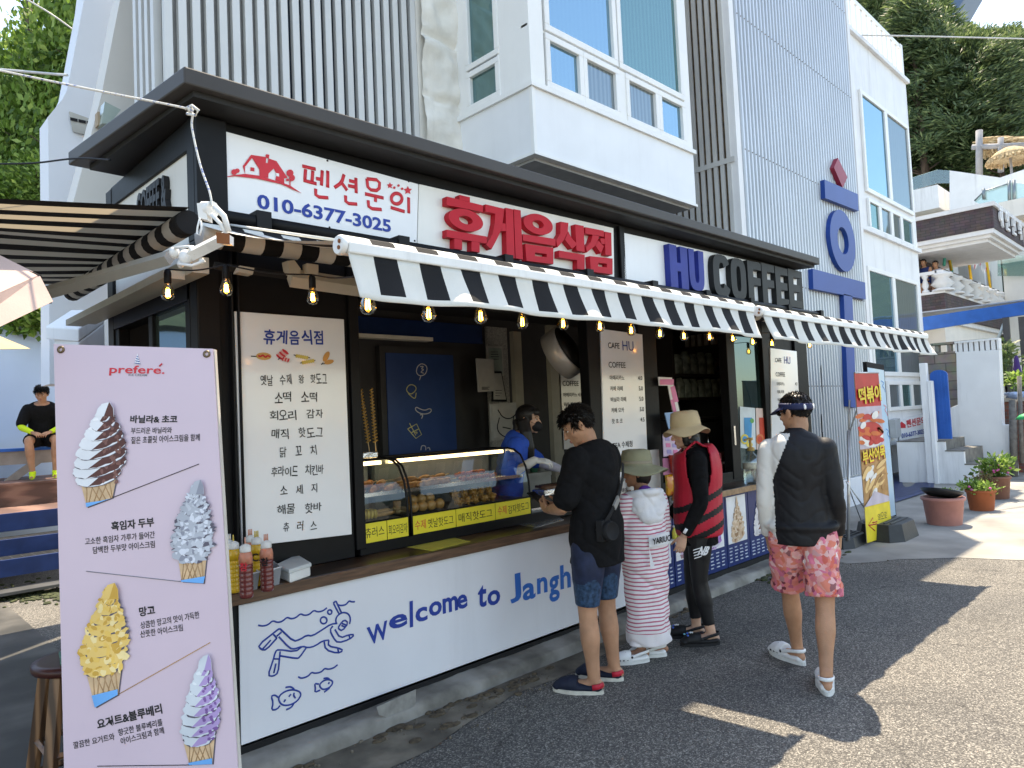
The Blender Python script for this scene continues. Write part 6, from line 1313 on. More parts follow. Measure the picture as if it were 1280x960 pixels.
for lab, pix, gm, fm, x in (('blue lemonade poster on the right kiosk window', [(925, 508), (944, 510), (945, 562), (926, 560)], M('ade_blue_bg', (.62, .72, .78), .4), [M('ade_blue', (.03, .3, .62), .35), M('lemon', (.75, .6, .1), .4), M('leafgreen', (.1, .35, .1), .4)], 935), ('red grapefruit drink poster on the right kiosk window', [(945, 510), (963, 511), (964, 564), (946, 562)], M('ade_red_bg', (.75, .6, .56), .4), [M('ade_red', (.6, .08, .05), .35), M('grapefruit', (.7, .2, .08), .4), M('leafgreen', (.1, .35, .1), .4)], 954)):
    r = board('poster', lab, pix, gm, KY + .04, .006); r['category'] = 'poster'; q = MB(); Yp = KY + .04; idf = lambda a, b: (a, b)
    ppoly(q, Yp, [(x - 5, 522), (x + 5, 522), (x + 4, 556), (x - 4, 556)], 0, .003, idf); pe(x - 4, 549, 5, 6.5, 0, 1, .005, idf, q, Yp); pe(x + 5, 526, 2.5, 3, 0, 2, .005, idf, q, Yp); pe(x + 2, 556, 4, 3, 0, 1, .006, idf, q, Yp); pe(x - 4, 549, 3, 4, 0, 0, .007, idf, q, Yp)
    q.build('print', fm, r)
# posters on the lower right front
navy = M('navy_poster', (.012, .03, .13), .3, var=.1); tabm = M('table_ink', (.45, .5, .6), .5)
pcol = {'purple': ((.42, .22, .5), (.62, .45, .68), (.3, .12, .38)), 'mocha': ((.3, .17, .2), (.55, .42, .55), (.14, .06, .06)), 'caramel': ((.6, .42, .28), (.7, .55, .42), (.35, .2, .1)), 'choc': ((.7, .66, .66), (.62, .58, .6), (.17, .07, .05))}
def swirl(q, fr, u, v, w_, h_, cols, jag=.0, n_=7, split=True, n0=.003):
    """soft-serve: stacked tilted bands, mats cols = indices (light, mid, dark)"""
    d = n0
    for i in range(n_):
        t = i / (n_ - 1); ww_ = w_ * (1 - t ** 1.7 * .86) * (.9 + .1 * (i > 0)); z = v + h_ * (t * .86); hh = h_ / n_ * (.85 - .1 * t)
        disc(q, fr, u, z, ww_ / 2, hh, cols[0], d, 26, .16, jag); d += .0001
        if split:
            pts = []
            for k in range(13):
                a = -1.9 + 2.9 * k / 12; rr = 1 + random.uniform(-jag - .06, jag + .06); pts.append((u + ww_ / 2 * math.cos(a) * rr, z + hh * .95 * math.sin(a) * rr + .16 * ww_ / 2 * math.cos(a)))
            shape(q, fr, pts, cols[2], d); d += .0001
        else:
            for k in range(10):
                a = random.random() * 6.28; r_ = random.random() ** .5; disc(q, fr, u + ww_ * .46 * r_ * math.cos(a), z + hh * .9 * r_ * math.sin(a), ww_ * random.uniform(.05, .12), hh * random.uniform(.2, .5), cols[1 + k % 2], d, 7, random.random() * 3, .3); d += .00004
        for k in range(3): disc(q, fr, u - ww_ * random.uniform(.05, .4), z + hh * random.uniform(0, .5), ww_ * .13, hh * .22, cols[1], d, 8, .2, .2); d += .00004
    shape(q, fr, [(u - w_ * .09, v + h_ * .9), (u + w_ * .1, v + h_ * .88), (u + w_ * .04, v + h_ * 1.0), (u + w_ * .0, v + h_ * 1.09)], cols[0] if not split else cols[2], d)
posx = [4.94, 5.28, 5.73, 6.18, 6.63, 7.08, 7.53, 7.98, 8.43]
kinds = ['purple', 'mocha', 'purple', 'caramel', 'choc', 'purple', 'mocha', 'caramel']
PW = 3.478; fp = facade(PW)
for i in range(8):
    x0, x1 = posx[i], posx[i + 1] - .012; k_ = kinds[i]
    r = thing('ice_cream_poster', '%s navy poster along the right counter front, showing %s ice cream' % (ORD[i], {'purple': 'purple', 'mocha': 'mocha', 'caramel': 'tan', 'choc': 'chocolate'}[k_]), 'poster', (x0, PW, .13), 0, 'ice cream posters on the counter front')
    q = MB(); q.box((x0, PW, .13), (x1, PW + .01, .8)); q.build('sheet', navy, r)
    ms = [M('ps_%s_%d' % (k_, j), c_, .4, var=.15, scale=20) for j, c_ in enumerate(pcol[k_])]
    q = MB(); wv = x1 - x0
    if k_ != 'choc': q.prism([fp(a, b, .002) for a, b in ((x0 + .02, .34), (x1 - .05, .34), (x1 - .05, .785), (x0 + .02, .785))], fp.n * .0006, 3)
    swirl(q, fp, x0 + wv * .48, .39, wv * .66, .36, (0, 1, 2), .08, 7, k_ in ('choc', 'mocha'), .004)
    if k_ != 'caramel': text(q, fp, {'purple': 'Blueberry', 'mocha': 'Chocolate', 'choc': 'Chocolate'}[k_], x0 + wv * .55, .38, wv * .5, .05, 3, .02, .02)
    q.build('print', ms + [cwht], r)
    q = MB()
    for row in range(5):
        for col_ in range(4):
            a = x0 + .03 + col_ * wv * .23; b = .295 - row * .032; q.prism([fp(a, b, .002), fp(a + wv * random.uniform(.08, .17), b, .002), fp(a + wv * .12, b + .011, .002), fp(a, b + .011, .002)], fp.n * .0005)
    q.build('small_print', tabm, r)
# ------------------------------------------------------------------ pink ice cream banner
TLp = PD(67, 430, 2.6); TRp = PD(266, 436, 2.6); BLp = PD(80, 960, 2.42)
u_ = (TRp - TLp).normalized(); v_ = (TLp - BLp); v_ = (v_ - u_ * v_.dot(u_)).normalized()
bf = Fr(TLp, u_, v_); B = lambda x, y: bf.uv(hit(bf, x, y))
bs = thing('banner_stand', 'tall pink ice cream banner stand with four soft-serve cones at the left front', 'banner', (TLp.x + .2, TLp.y - .25, 0))
pinkv = M('pink_banner_vinyl', (.62, .49, .56), .32, var=.025, scale=2.5, bump=.05, bscale=4, stain=.06)
c = [B(67, 430), B(266, 436), B(297, 960), B(80, 960)]; ext = 1.13
cl = lambda a, b: (a[0] + (b[0] - a[0]) * ext, a[1] + (b[1] - a[1]) * ext)
c[2] = cl(c[1], c[2]); c[3] = cl(c[0], c[3])
q = MB(); q.prism([bf(a, b, 0) for a, b in c], bf.n * -.006); q.build('sheet', pinkv, bs)
q = MB(); q.prism([bf(a, b, -.008) for a, b in [(c[0][0] - .003, c[0][1]), (c[1][0] + .003, c[1][1]), (c[2][0] + .003, c[2][1]), (c[3][0] - .003, c[3][1])]], bf.n * -.02)
q.build('backing_board', M('board_edge', (.62, .58, .52), .6, stain=.5), bs)
q = MB()
for a, b in ((.03, -.02), (c[1][0] - .02, -.02)): q.lathe([(.013, -.002), (.014, .002), (.007, .004), (.006, -.002)], bf(a, b, .001), 0, 14, axis=bf.n)
q.build('grommet', M('brass_dull', (.18, .13, .08), .4, .8), bs)
q = MB()
for a in (.2, c[1][0] - .14):
    t = bf(a, -.1, -.03); q.tube([t, (t.x - bf.n.x * .3, t.y - bf.n.y * .3, .02)], .012); bq = bf(a, c[2][1] + .05, -.03); q.tube([t, bq, (bq.x, bq.y - .05, .012)], .012)
q.build('stand_leg', steel, bs)
q = MB(); INK, RED, GRY, BLU, ORG = range(5)
def bt(s_, a, b, c_, d, h_, m=INK, off=.012): ptext(q, 0, s_, a, b, c_, d, h_, m, off, .0015, plane=bf)
bt('prefere.', 137, 463, 206, 464, 13, RED, .016); pstroke(q, 0, [(199.5, 458), (203, 454.5)], 1.8, RED, plane=bf, n=.003, smooth=0); bt('ICE CREAM', 161, 468.5, 184, 469, 3, GRY)
bx_ = [(172, 442), (176, 455.5), (168, 455)]; shape(q, bf, [B(*p) for p in bx_], 5, .0013)
for k in range(4): pstroke(q, 0, [(171.6 - k * .9, 445.5 + k * 2.8), (173 + k * .9, 446.5 + k * 2.8)], 1.1, BLU, plane=bf, n=.003, smooth=0)
for row in ((('바닐라& 초코', 163, 524, 222, 524, 10, INK, .03), ('부드러운 바닐라와', 164, 538.5, 215, 537.5, 8, INK), ('짙은 초콜릿 아이스크림을 함께', 164, 550.5, 250, 546.5, 9, INK)), (('흑임자 두부', 139, 658, 193, 652, 12, INK, .03), ('고소한 흑임자 가루가 들어간', 106, 677, 194, 668, 9, INK), ('담백한 두부맛 아이스크림', 116, 688, 194, 680, 9, INK)), (('망고', 174, 765, 194, 762, 12, INK, .03), ('상큼한 망고의 맛이 가득한', 175, 782, 250, 768, 9, INK), ('산뜻한 아이스크림', 175, 793, 229, 784, 9, INK)), (('요거트&블루베리', 120, 906, 204, 885, 13, INK, .03), ('깔끔한 요거트와', 91, 932, 144, 920, 9, INK), ('향긋한 블루베리를', 147, 916, 204, 902, 9, INK), ('아이스크림과 함께', 150, 927, 206, 912, 9, INK))):
    for t_ in row: bt(*t_)
for a, b, m in (((141, 622), (249, 580), INK), ((108, 714), (227, 727), GRY), ((148, 868), (263, 803), ORG), ((122, 957.5), (240, 956), INK)): pstroke(q, 0, [a, b], 1.0, m, plane=bf, n=.0016, smooth=0)
q.build('lettering', [blackink, redink, M('grey_ink', (.2, .2, .22), .5), navyink, M('orange_ink', (.5, .25, .05), .5), white_clean], bs)
cone_m = M('waffle_tan', (.62, .42, .25), .5, var=.15, scale=30); cone_d = M('waffle_line', (.4, .24, .12), .5); cblue = M('cone_blue', (.12, .38, .75), .4); shade_l = M('outline_dark', (.1, .09, .12), .5)
def prof_w(t):
    p_ = [(0, .84), (.15, 1), (.35, .97), (.55, .84), (.75, .62), (.9, .42), (1, .26)]
    for (a, b), (c_, d) in zip(p_, p_[1:]):
        if t <= c_: return b + (d - b) * (t - a) / (c_ - a)
    return .26
def flatcone(pix, blue, base, w_, h_, cols, jag, split, name, mats, n_=8):
    q = MB(); k = len(mats); al = mats + [cone_m, cone_d, cblue, shade_l]
    P_ = [B(*p) for p in pix]; shape(q, bf, [(a + .004, b - .003) for a, b in P_], k + 3, .0012); shape(q, bf, P_, k, .002)
    (xa, ya), (xb, yb), (xc, yc), (xd, yd) = P_
    for i in range(1, 5):
        t = i / 5; l = lambda A_, B_, s_: (A_[0] + (B_[0] - A_[0]) * s_, A_[1] + (B_[1] - A_[1]) * s_)
        stroke(q, bf, [l(P_[0], P_[1], t), l(P_[3], P_[2], max(0, t - .35))], .003, k + 1, .003, smooth=0); stroke(q, bf, [l(P_[0], P_[1], t), l(P_[3], P_[2], min(1, t + .35))], .003, k + 1, .003, smooth=0)
    shape(q, bf, [B(*p) for p in blue], k + 2, .005)
    bu, bv = B(*base); s0 = abs(B(base[0] + 10, base[1])[0] - bu) / 10; w_ *= s0; h_ *= s0
    d = .0052
    for i in range(n_):
        t = i / (n_ - 1); ww = w_ * prof_w(t); z = bv + h_ * t * .84; hh = h_ / n_ * (1.12 - .2 * t); tl = .3 if not jag > .15 else .1
        disc(q, bf, bu + .0025, z - .0015, ww / 2, hh, (k + 3 if i == 0 or jag > .05 else cols[2] if not split else k + 3), d, 30, tl, jag); d += .0001
        disc(q, bf, bu, z, ww / 2, hh, cols[0], d, 34, tl, jag); d += .00012
        if split:
            pts = []
            for m in range(17):
                a = -2.0 + 2.8 * m / 16; rr = 1 + random.uniform(-.1, .03); pts.append((bu + ww / 2 * math.cos(a) * rr, z + hh * .98 * math.sin(a) * rr + tl * ww / 2 * math.cos(a)))
            shape(q, bf, pts, cols[2], d); d += .0001
            for m in range(6): a = random.uniform(-1, 1); disc(q, bf, bu + ww * random.uniform(.02, .42), z + hh * random.uniform(-.6, .5), ww * .05, hh * .16, cols[3], d, 6, random.random() * 3, .3); d += .0001
            disc(q, bf, bu - ww * .2, z + hh * .35, ww * .2, hh * .2, cols[1], d, 12, .25, .05); d += .00006
        else:
            for m in range(22):
                a = random.random() * 6.28; r_ = random.random() ** .5; disc(q, bf, bu + ww * .48 * r_ * math.cos(a), z + hh * .95 * r_ * math.sin(a), ww * random.uniform(.03, .1), hh * random.uniform(.15, .4), cols[1 + m % 3], d, 7, random.random() * 3, .35); d += .00003
    tw = w_ * .16; z = bv + h_ * .8
    shape(q, bf, [(bu - tw, z), (bu + tw * 1.3, z), (bu + tw * 1.1, z + h_ * .12), (bu + tw * .6, z + h_ * .2), (bu - tw * .3, z + h_ * .17)], cols[0], d); shape(q, bf, [(bu + tw * .1, z), (bu + tw * 1.25, z), (bu + tw * 1.05, z + h_ * .12), (bu + tw * .55, z + h_ * .2)], cols[2], d + .0005)
    q.build(name, al, bs)
flatcone([(100, 599), (146, 598), (141, 622), (109, 634)], [(108, 628.6), (127, 626), (139, 623), (109, 634)], (124, 594), 68, 92, (0, 1, 2, 3), .04, True, 'ice_cream_picture', [M('vanilla', (.72, .73, .76), .5), M('vanilla_light', (.82, .82, .84), .5), M('choc_dark', (.1, .035, .03), .5), M('choc_mid', (.2, .09, .075), .5)], 8)
flatcone([(223.6, 702), (259, 692), (255, 728.6), (227.5, 727)], [(227, 725), (257, 720), (255, 729), (227.5, 727)], (240, 692), 52, 92, (0, 1, 2, 3), .2, False, 'ice_cream_picture', [M('sesame', (.4, .42, .47), .5), M('sesame_light', (.62, .64, .7), .5), M('sesame_dark', (.25, .26, .31), .5), M('sesame_mid', (.5, .52, .57), .5)], 9)
flatcone([(107.7, 839), (153, 829), (148, 868), (119.6, 884)], [(115.6, 869), (148, 861), (148, 868), (119.6, 884)], (130, 830), 62, 100, (0, 1, 2, 3), .1, False, 'ice_cream_picture', [M('mango', (.78, .52, .16), .5), M('mango_light', (.85, .66, .32), .5), M('mango_dark', (.6, .34, .06), .5), M('mango_mid', (.78, .5, .12), .5)], 8)
flatcone([(230, 929), (269, 919), (266, 954), (237, 955)], [(236, 953), (266, 947), (266, 954.5), (237, 955.5)], (250, 918), 50, 98, (0, 1, 2, 3), .07, True, 'ice_cream_picture', [M('yogurt', (.62, .66, .7), .5), M('yogurt_light', (.74, .77, .8), .5), M('berry', (.42, .3, .56), .5), M('berry_dark', (.2, .1, .3), .5)], 8)
# ------------------------------------------------------------------ stool and cloth
stw = ramp_mat('reddish_wood', 'wave', 2.0, [(.2, (.05, .022, .01)), (.6, (.13, .06, .025)), (.9, (.22, .11, .05))], .45, vscale=(4, 4, .6))
sp = PD(98, 826, 3.15); z_ = sp.z; sl_ = thing('stool', 'reddish wooden stool half hidden behind the pink banner stand', 'stool', (sp.x, sp.y, 0))
q = MB(); q.lathe([(.15, -.02), (.175, -.015), (.18, .0), (.175, .018), (.15, .022), (.0001, .02)], (sp.x, sp.y, z_), 0, 28); q.build('seat', M('dark_red_seat', (.045, .012, .009), .35, var=.2), sl_)
for sxx in (-1, 1):
    for syy in (-1, 1):
        q = MB(); a = V((sp.x + .1 * sxx, sp.y + .1 * syy, z_ - .02)); b = V((sp.x + .17 * sxx, sp.y + .17 * syy, 0)); q.tube([a, b], [.032, .028], 0, 4, smooth=False); q.build('leg', stw, sl_, bevel=.004)
q = MB()
for hz in (.18, .32):
    k = .17 - .07 * hz / z_
    for a, b in (((-k, -k), (k, -k)), ((k, -k), (k, k)), ((k, k), (-k, k)), ((-k, k), (-k, -k))): q.tube([(sp.x + a[0], sp.y + a[1], hz), (sp.x + b[0], sp.y + b[1], hz)], .014, 0, 4, smooth=False)
q.build('rung', stw, sl_)
q = MB(); a = V((sp.x - .12, sp.y - .02, z_ + .026))
q.grid(lambda s_, t: (sp.x - .09 + .2 * s_ + .03 * t, sp.y - .1 + .17 * t, z_ + .028 + .012 * math.sin(s_ * 5 + t * 3) + .008 * t), 10, 8); tag(q.build('cloth', M('green_cloth', (.1, .2, .16), .9, var=.2, scale=30, bump=.3, bscale=150), solid=.012), 'folded green cloth lying on the wooden stool', 'cloth')
# ------------------------------------------------------------------ deck, bench, yard wall at the left
dk = thing('deck', 'wooden deck with blue fronted steps at the left behind the pink banner', 'deck', (0, 10, 0))
pl_w = ramp_mat('deck_plank', 'wave', 1.2, [(.2, (.09, .045, .035)), (.6, (.16, .08, .06)), (.9, (.22, .12, .09))], .6, vscale=(.5, 6, 6)); dblue = M('deck_blue_board', (.012, .035, .13), .5, var=.2, stain=.2); grate = M('grating_steel', (.12, .125, .13), .45, .6)
ya = 8.6; lv = [(737, .02), (718, .2), (690, .42), (661, .64), (640, .8)]
xl_, xr_ = -3.5, 2.6
Ys = [9.2, 9.55, 9.9, 10.25]; Zs = [.24, .48, .72]
Zs = []
for y_, (pt_, pb_) in zip(Ys[:3], ((697, 718), (672, 692), (640, 662))): Zs.append((PY(30, pt_, y_).z, PY(30, pb_, y_).z))
q = MB()
for y_, (z1, z0) in zip(Ys, Zs): q.box((xl_, y_, max(.0, z0)), (xr_, y_ + .04, z1))
q.build('riser_board', dblue, dk)
q = MB()
for i, y_ in enumerate(Ys[:3]):
    z1 = Zs[i][0]
    if i < 2:
        yy = y_ + .05
        while yy < Ys[i + 1] - .02: q.box((xl_, yy, z1 - .03), (xr_, yy + .012, z1)); yy += .05
        xx = xl_
        while xx < xr_: q.box((xx, y_ + .045, z1 - .028), (xx + .008, Ys[i + 1] - .01, z1 - .003)); xx += .1
q.box((xl_, Ys[0] - .3, .06), (xr_, Ys[0] - .01, .09))
q.build('step_grating', grate, dk)
zd = Zs[2][0]; y2 = 10.9; z2a = PY(30, 603, y2).z
q = MB(); q.box((xl_, Ys[2] + .041, zd - .05), (xr_, y2, zd)); q.box((xl_, y2, zd), (xr_, y2 + .05, z2a - .03)); q.box((xl_, y2 - .02, z2a - .03), (xr_, 13, z2a)); q.build('plank', pl_w, dk)
bn = thing('bench', 'pale wooden bench with a blue seat edge on the deck under the boy', 'bench', (0, 11.7, z2a)); by = 11.7; zb1 = PY(30, 560, by).z
q = MB(); q.box((xl_, by, zb1 - .04), (xr_, by + .5, zb1)); q.build('seat', blue_p, bn)
q = MB(); q.box((xl_, by + .03, zb1 - .22), (xr_, by + .08, zb1 - .041))
for k in range(7):
    x = -3 + k * .8; q.obox((x, by + .02, z2a), (.16, 0, 0), (0, .05, 0), (.3, 0, zb1 - .2 - z2a))
q.build('support', M('weathered_board', (.3, .26, .24), .8, var=.2), bn)
q = MB(); yw = 12.6; q.box((-5, yw, 0), (3.6, yw + .15, PY(60, 408, yw).z)); yrd = thing('yard_wall', 'pale blue-white yard wall with a dark coping behind the sitting boy', 'wall', (0, yw, 0)); q.build('wall_body', M('blue_white_wall', (.5, .63, .8), .6, var=.05, scale=1.2, stain=.12), yrd)
q = MB(); q.box((-5, yw - .03, PY(60, 408, yw).z), (3.6, yw + .2, PY(60, 402, yw).z + .02)); q.build('coping', blackm, yrd)
# white hood / outdoor unit above the banner
hd_ = thing('outdoor_unit', 'white metal outdoor unit casing on the kiosk side above the pink banner', 'air conditioner', PD(100, 425, 5.6))
q = MB(); c = [PD(57, 424, 5.6), PD(90, 402, 5.9), PD(131, 403, 5.4), PD(98, 428, 5.2)]; q.prism(c, (0, 0, .1)); q.prism([p + V((0, 0, -.4)) for p in [c[0].lerp(c[2], .15), c[1].lerp(c[3], .1), c[2], c[3]]], (0, 0, .399)); q.build('casing', white, hd_, bevel=.01)
# parasols at the left edge
pm = M('beige_parasol_cloth', (.5, .36, .31), .8, var=.06, bump=.1, bscale=150)
pr2 = thing('parasol', 'beige pink parasol corner reaching in at the left photo edge under the awning', 'parasol', (-.6, 2.4, 0))
A = PD(49, 344, 2.75); A2 = PD(66, 377, 2.72); ap = PD(-230, 205, 2.9); E1 = PD(-120, 420, 2.2); E2 = PD(-420, 330, 2.0); E3 = PD(-330, 330, 3.6)
q = MB(); q.add([ap, A, E1, E2, E3], [[0, 2, 1], [0, 1, 4], [0, 3, 2], [0, 4, 3]]); dwn = V((.02, .0, -.1)); q.add([A, E1, E1 + dwn, A2], [[0, 1, 2, 3]]); q.add([A, E3, E3 + dwn, A2], [[0, 1, 2, 3]]); q.build('canopy', pm, pr2, solid=.004)
q = MB(); q.tube([ap + V((0, 0, -.05)), A + V((0, 0, -.01))], .012); q.tube([(ap.x, ap.y, ap.z), (ap.x, ap.y, 0)], .022); q.build('rib', blackm, pr2)
pr3 = thing('parasol', 'small cream parasol far behind the pink banner at the left edge', 'parasol', PD(-60, 640, 7.5))
a = PD(-70, 392, 7.5); q = MB(); e_ = [PD(38, 436, 7.5), PD(-30, 437, 6.6), PD(-150, 440, 6.6), PD(-190, 430, 7.6), PD(-150, 425, 8.4), PD(0, 424, 8.4)]; q.add([a] + e_, [[0, i + 1, (i + 1) % 6 + 1] for i in range(6)]); q.build('canopy', translucent('cream_parasol_cloth', (.62, .5, .3), .35), pr3, solid=.004); q = MB(); q.tube([a, (a.x, a.y, 0)], .025); q.build('pole', white, pr3)
# ------------------------------------------------------------------ flag banners on the right
FY = 3.05; fl_ = thing('flag_banner', 'red and yellow tteokbokki and fishcake flag banner on a weighted pole', 'banner', PY(1075, 680, FY))
fpx = lambda x, y: (1060 + x / 4.17, 460 + y / 4.17); ff = facade(FY)
quad = [(33, 27), (158, 27), (232, 870), (100, 912)]
q = MB(); q.prism([PY(*fpx(*p), FY) for p in quad], (0, .006, 0)); q.build('flag_cloth', M('flag_photo_ground', (.62, .5, .4), .5, var=.15, scale=8), fl_)
R0, Y0_, OR, WH, DK, CR, LV, TN = range(8)
q = MB()
def lerpq(s_, t):
    a = V(quad[0] + (0,)).lerp(V(quad[1] + (0,)), s_); b = V(quad[3] + (0,)).lerp(V(quad[2] + (0,)), s_); c_ = a.lerp(b, t); return (c_.x, c_.y)
def reg(s0, t0, s1, t1, m, n): ppoly(q, FY, [lerpq(s0, t0), lerpq(s1, t0), lerpq(s1, t1), lerpq(s0, t1)], m, n, fpx, .001)
reg(0, 0, 1, .2, R0, .002); reg(0, .2, 1, .45, LV, .002); reg(0, .45, 1, .79, CR, .002); reg(0, .79, 1, 1, Y0_, .002)
def lp(s_, t, rs, rt, rot, m, n, jag=.0): 
    cx_, cy_ = lerpq(s_, t); pe(cx_, cy_, rs, rt, rot, m, n, fpx, q, FY, 16, jag)
lp(.5, .38, 62, 58, 0, WH, .004); lp(.5, .35, 60, 50, 0, R0, .005)
for i in range(26): lp(random.uniform(.06, .94), random.uniform(.24, .42), random.uniform(14, 26), random.uniform(9, 13), random.uniform(-1, 1), (OR, R0)[i % 3 == 0], .006 + i * .0003)
for s_, t, r_ in ((.2, .31, 1), (.72, .255, 1.15)): lp(s_, t, 13 * r_, 20 * r_, .5, WH, .015); lp(s_ + .03, t + .004, 9 * r_, 13 * r_, .5, 3, .0156); lp(.9, .35, 20, 9, .8, OR, .0145)
for i in range(20): lp(random.uniform(.15, .85), random.uniform(.55, .73), random.uniform(20, 40), random.uniform(8, 12), random.uniform(-1.5, -.7), (TN, TN, CR, WH)[i % 4], .005 + i * .0004)
ppoly(q, FY, [lerpq(.0, .79), lerpq(.45, .71), lerpq(1, .76), lerpq(1, .79)], LV, .013, fpx, .001)
for s_, a, b, c_, d, h_ in (('떡볶이', 48, 150, 162, 125, 88), ('부산어묵', 68, 470, 184, 430, 75)):
    ptext(q, FY, s_, *fpx(a + 2, b + 4), *fpx(c_ + 2, d + 4), h_ / 4.17, R0, .06, n=.016); ptext(q, FY, s_, *fpx(a, b), *fpx(c_, d), h_ / 4.17, Y0_, .03, n=.019)
ptext(q, FY, '옆으로', *fpx(152, 775), *fpx(202, 765), 9, DK, .0, n=.004, hand=.05); ptext(q, FY, '오세요', *fpx(158, 835), *fpx(210, 822), 9, DK, .0, n=.004, hand=.05)
for pts in ([(150, 812), (108, 820)], [(150, 800), (125, 806)], [(128, 780), (104, 818), (138, 848)]): pstroke(q, FY, [fpx(*p) for p in pts], 1.8, R0, n=.005, smooth=0)
q.build('print', [M('flag_red', (.5, .03, .03), .45), M('flag_yellow', (.78, .6, .04), .45), M('ricecake_orange', (.6, .13, .03), .4), M('egg_white', (.72, .7, .66), .5), blackink, M('broth_cream', (.42, .22, .08), .5, var=.3, scale=10), M('bowl_lilac', (.5, .44, .5), .5), M('fishcake_tan', (.72, .47, .2), .5)], fl_)
q = MB(); pb_ = PY(1060, 668, FY + .1); q.tube([(pb_.x, pb_.y, .1), PY(1061, 538, FY + .1)], .018); q.tube([PY(1061, 538, FY + .1), PY(1062, 500, FY + .1)], .012); q.tube([PY(1062, 540, FY + .1), PY(1071, 512, FY + .05), PY(1068, 468, FY + .02)], .008); q.tube([PY(1058, 602, FY + .1), PY(1084, 640, FY + .05), PY(1086, 676, FY + .02)], .008); q.tube([PY(1058, 602, FY + .1), PY(1078, 655, FY + .3)], .006)
q.tube([PY(*fpx(33, 25), FY), PY(*fpx(158, 25), FY)], .01); q.build('pole', steel, fl_)
plas = M('black_plastic_base', (.03, .033, .036), .45, var=.15, bump=.1)
def base(parent, c_, sx_, sy_, h_):
    q = MB(); k = [(-1, -.6), (-.6, -1), (.6, -1), (1, -.6), (1, .6), (.6, 1), (-.6, 1), (-1, .6)]
    b = [V((c_[0] + a * sx_, c_[1] + d * sy_, 0)) for a, d in k]; t = [V((c_[0] + a * sx_ * .86, c_[1] + d * sy_ * .86, h_)) for a, d in k]
    q.add(b + t, [[0, 1, 2, 3, 4, 5, 6, 7][::-1], list(range(8, 16))] + [[i, (i + 1) % 8, 8 + (i + 1) % 8, 8 + i] for i in range(8)])
    for i in range(-2, 3): q.box((c_[0] - sx_ * .7, c_[1] + i * sy_ * .26 - .012, h_ + .0005), (c_[0] + sx_ * .7, c_[1] + i * sy_ * .26 + .012, h_ + .012))
    return q.build('base', plas, parent, bevel=.015)
b1 = PG(1072, 682); base(fl_, (b1.x, b1.y + .15), .34, .2, .12)
lf = thing('sign_stand', 'pale blue poster stand in a black frame behind the tteokbokki flag', 'sign', PG(1120, 680)); LY = 3.42
lq = [(1083, 452), (1105, 456), (1121, 650), (1100, 658)]
q = MB(); q.prism([PY(x, y, LY) for x, y in lq], (0, .05, 0)); q.build('frame', blackm, lf, bevel=.004); cc = sum((PY(x, y, LY - .003) for x, y in lq), V()) / 4; q = MB(); q.prism([cc + (PY(x, y, LY - .003) - cc) * .93 for x, y in lq], (0, .003, 0)); q.build('poster', ramp_mat('poster_gradient', 'noise', .8, [(.3, (.32, .52, .7)), (.55, (.5, .64, .72)), (.7, (.68, .62, .36))], .4), lf)
q = MB()
for k, m in enumerate((0, 1, 0)): pstroke(q, LY, [(1103 + k * 3 + dx, 482 + k * 30 + dy) for dx, dy in ((-2, -6), (2, -3), (-1, 0), (2, 4), (3, 8))], 1.3, m, n=.006)
q.build('drawing', [M('squiggle_blue', (.1, .3, .65), .5), M('squiggle_pink', (.7, .25, .3), .5)], lf)
b2 = PG(1120, 672); base(lf, (b2.x, b2.y + .1), .42, .28, .2)
# ------------------------------------------------------------------ flower pots
def pot(label, x, y, w_, h_, mat):
    p = PG(x, y); r = thing('flower_pot', label, 'flower pot', p + V((.05, w_ * .3, 0))); q = MB(); R = w_ / 2
    q.lathe([(R * .78, 0), (R * .8, .01), (R * .94, h_ * .86), (R, h_ * .88), (R * 1.03, h_ * .9), (R * 1.03, h_ * .98), (R * .98, h_), (R * .9, h_), (R * .88, h_ * .85), (.0001, h_ * .84)], (0, 0, 0), 0, 32); q.build('pot_wall', mat, r, world=False); q = MB(); q.lathe([(R * .88, h_ * .9), (.0001, h_ * .92)], (0, 0, 0), 0, 20); q.build('soil', dirt, r, world=False); return r
p1 = pot('wide faded pink plastic pot with a black dish lying on it', 1196, 657, .5, .36, M('faded_pink_pot', (.42, .19, .16), .6, var=.12, scale=6, stain=.3))
p2 = pot('small terracotta pot with low green succulents', 1238, 639, .38, .3, M('terracotta', (.35, .1, .04), .75, var=.15, stain=.3)); p3 = pot('brown pot behind with tall leafy pink-flowered plants', 1257, 624, .42, .36, M('brown_pot', (.2, .09, .06), .7, var=.15, stain=.3))
l1 = p1.location; q = MB(); axd = V((.35, .1, 1)).normalized(); q.lathe([(.0001, 0), (.16, .0), (.22, .035), (.25, .07), (.24, .07), (.21, .04), (.155, .012), (.0001, .012)], l1 + V((-.05, 0, .37)), 0, 30, axis=(.26, -.05, 1)); tag(q.build('black_dish', M('black_plastic', (.02, .021, .024), .4)), 'black plastic dish lying tilted on the faded pink pot', 'dish')
flower = M('pink_flower', (.62, .12, .35), .5)
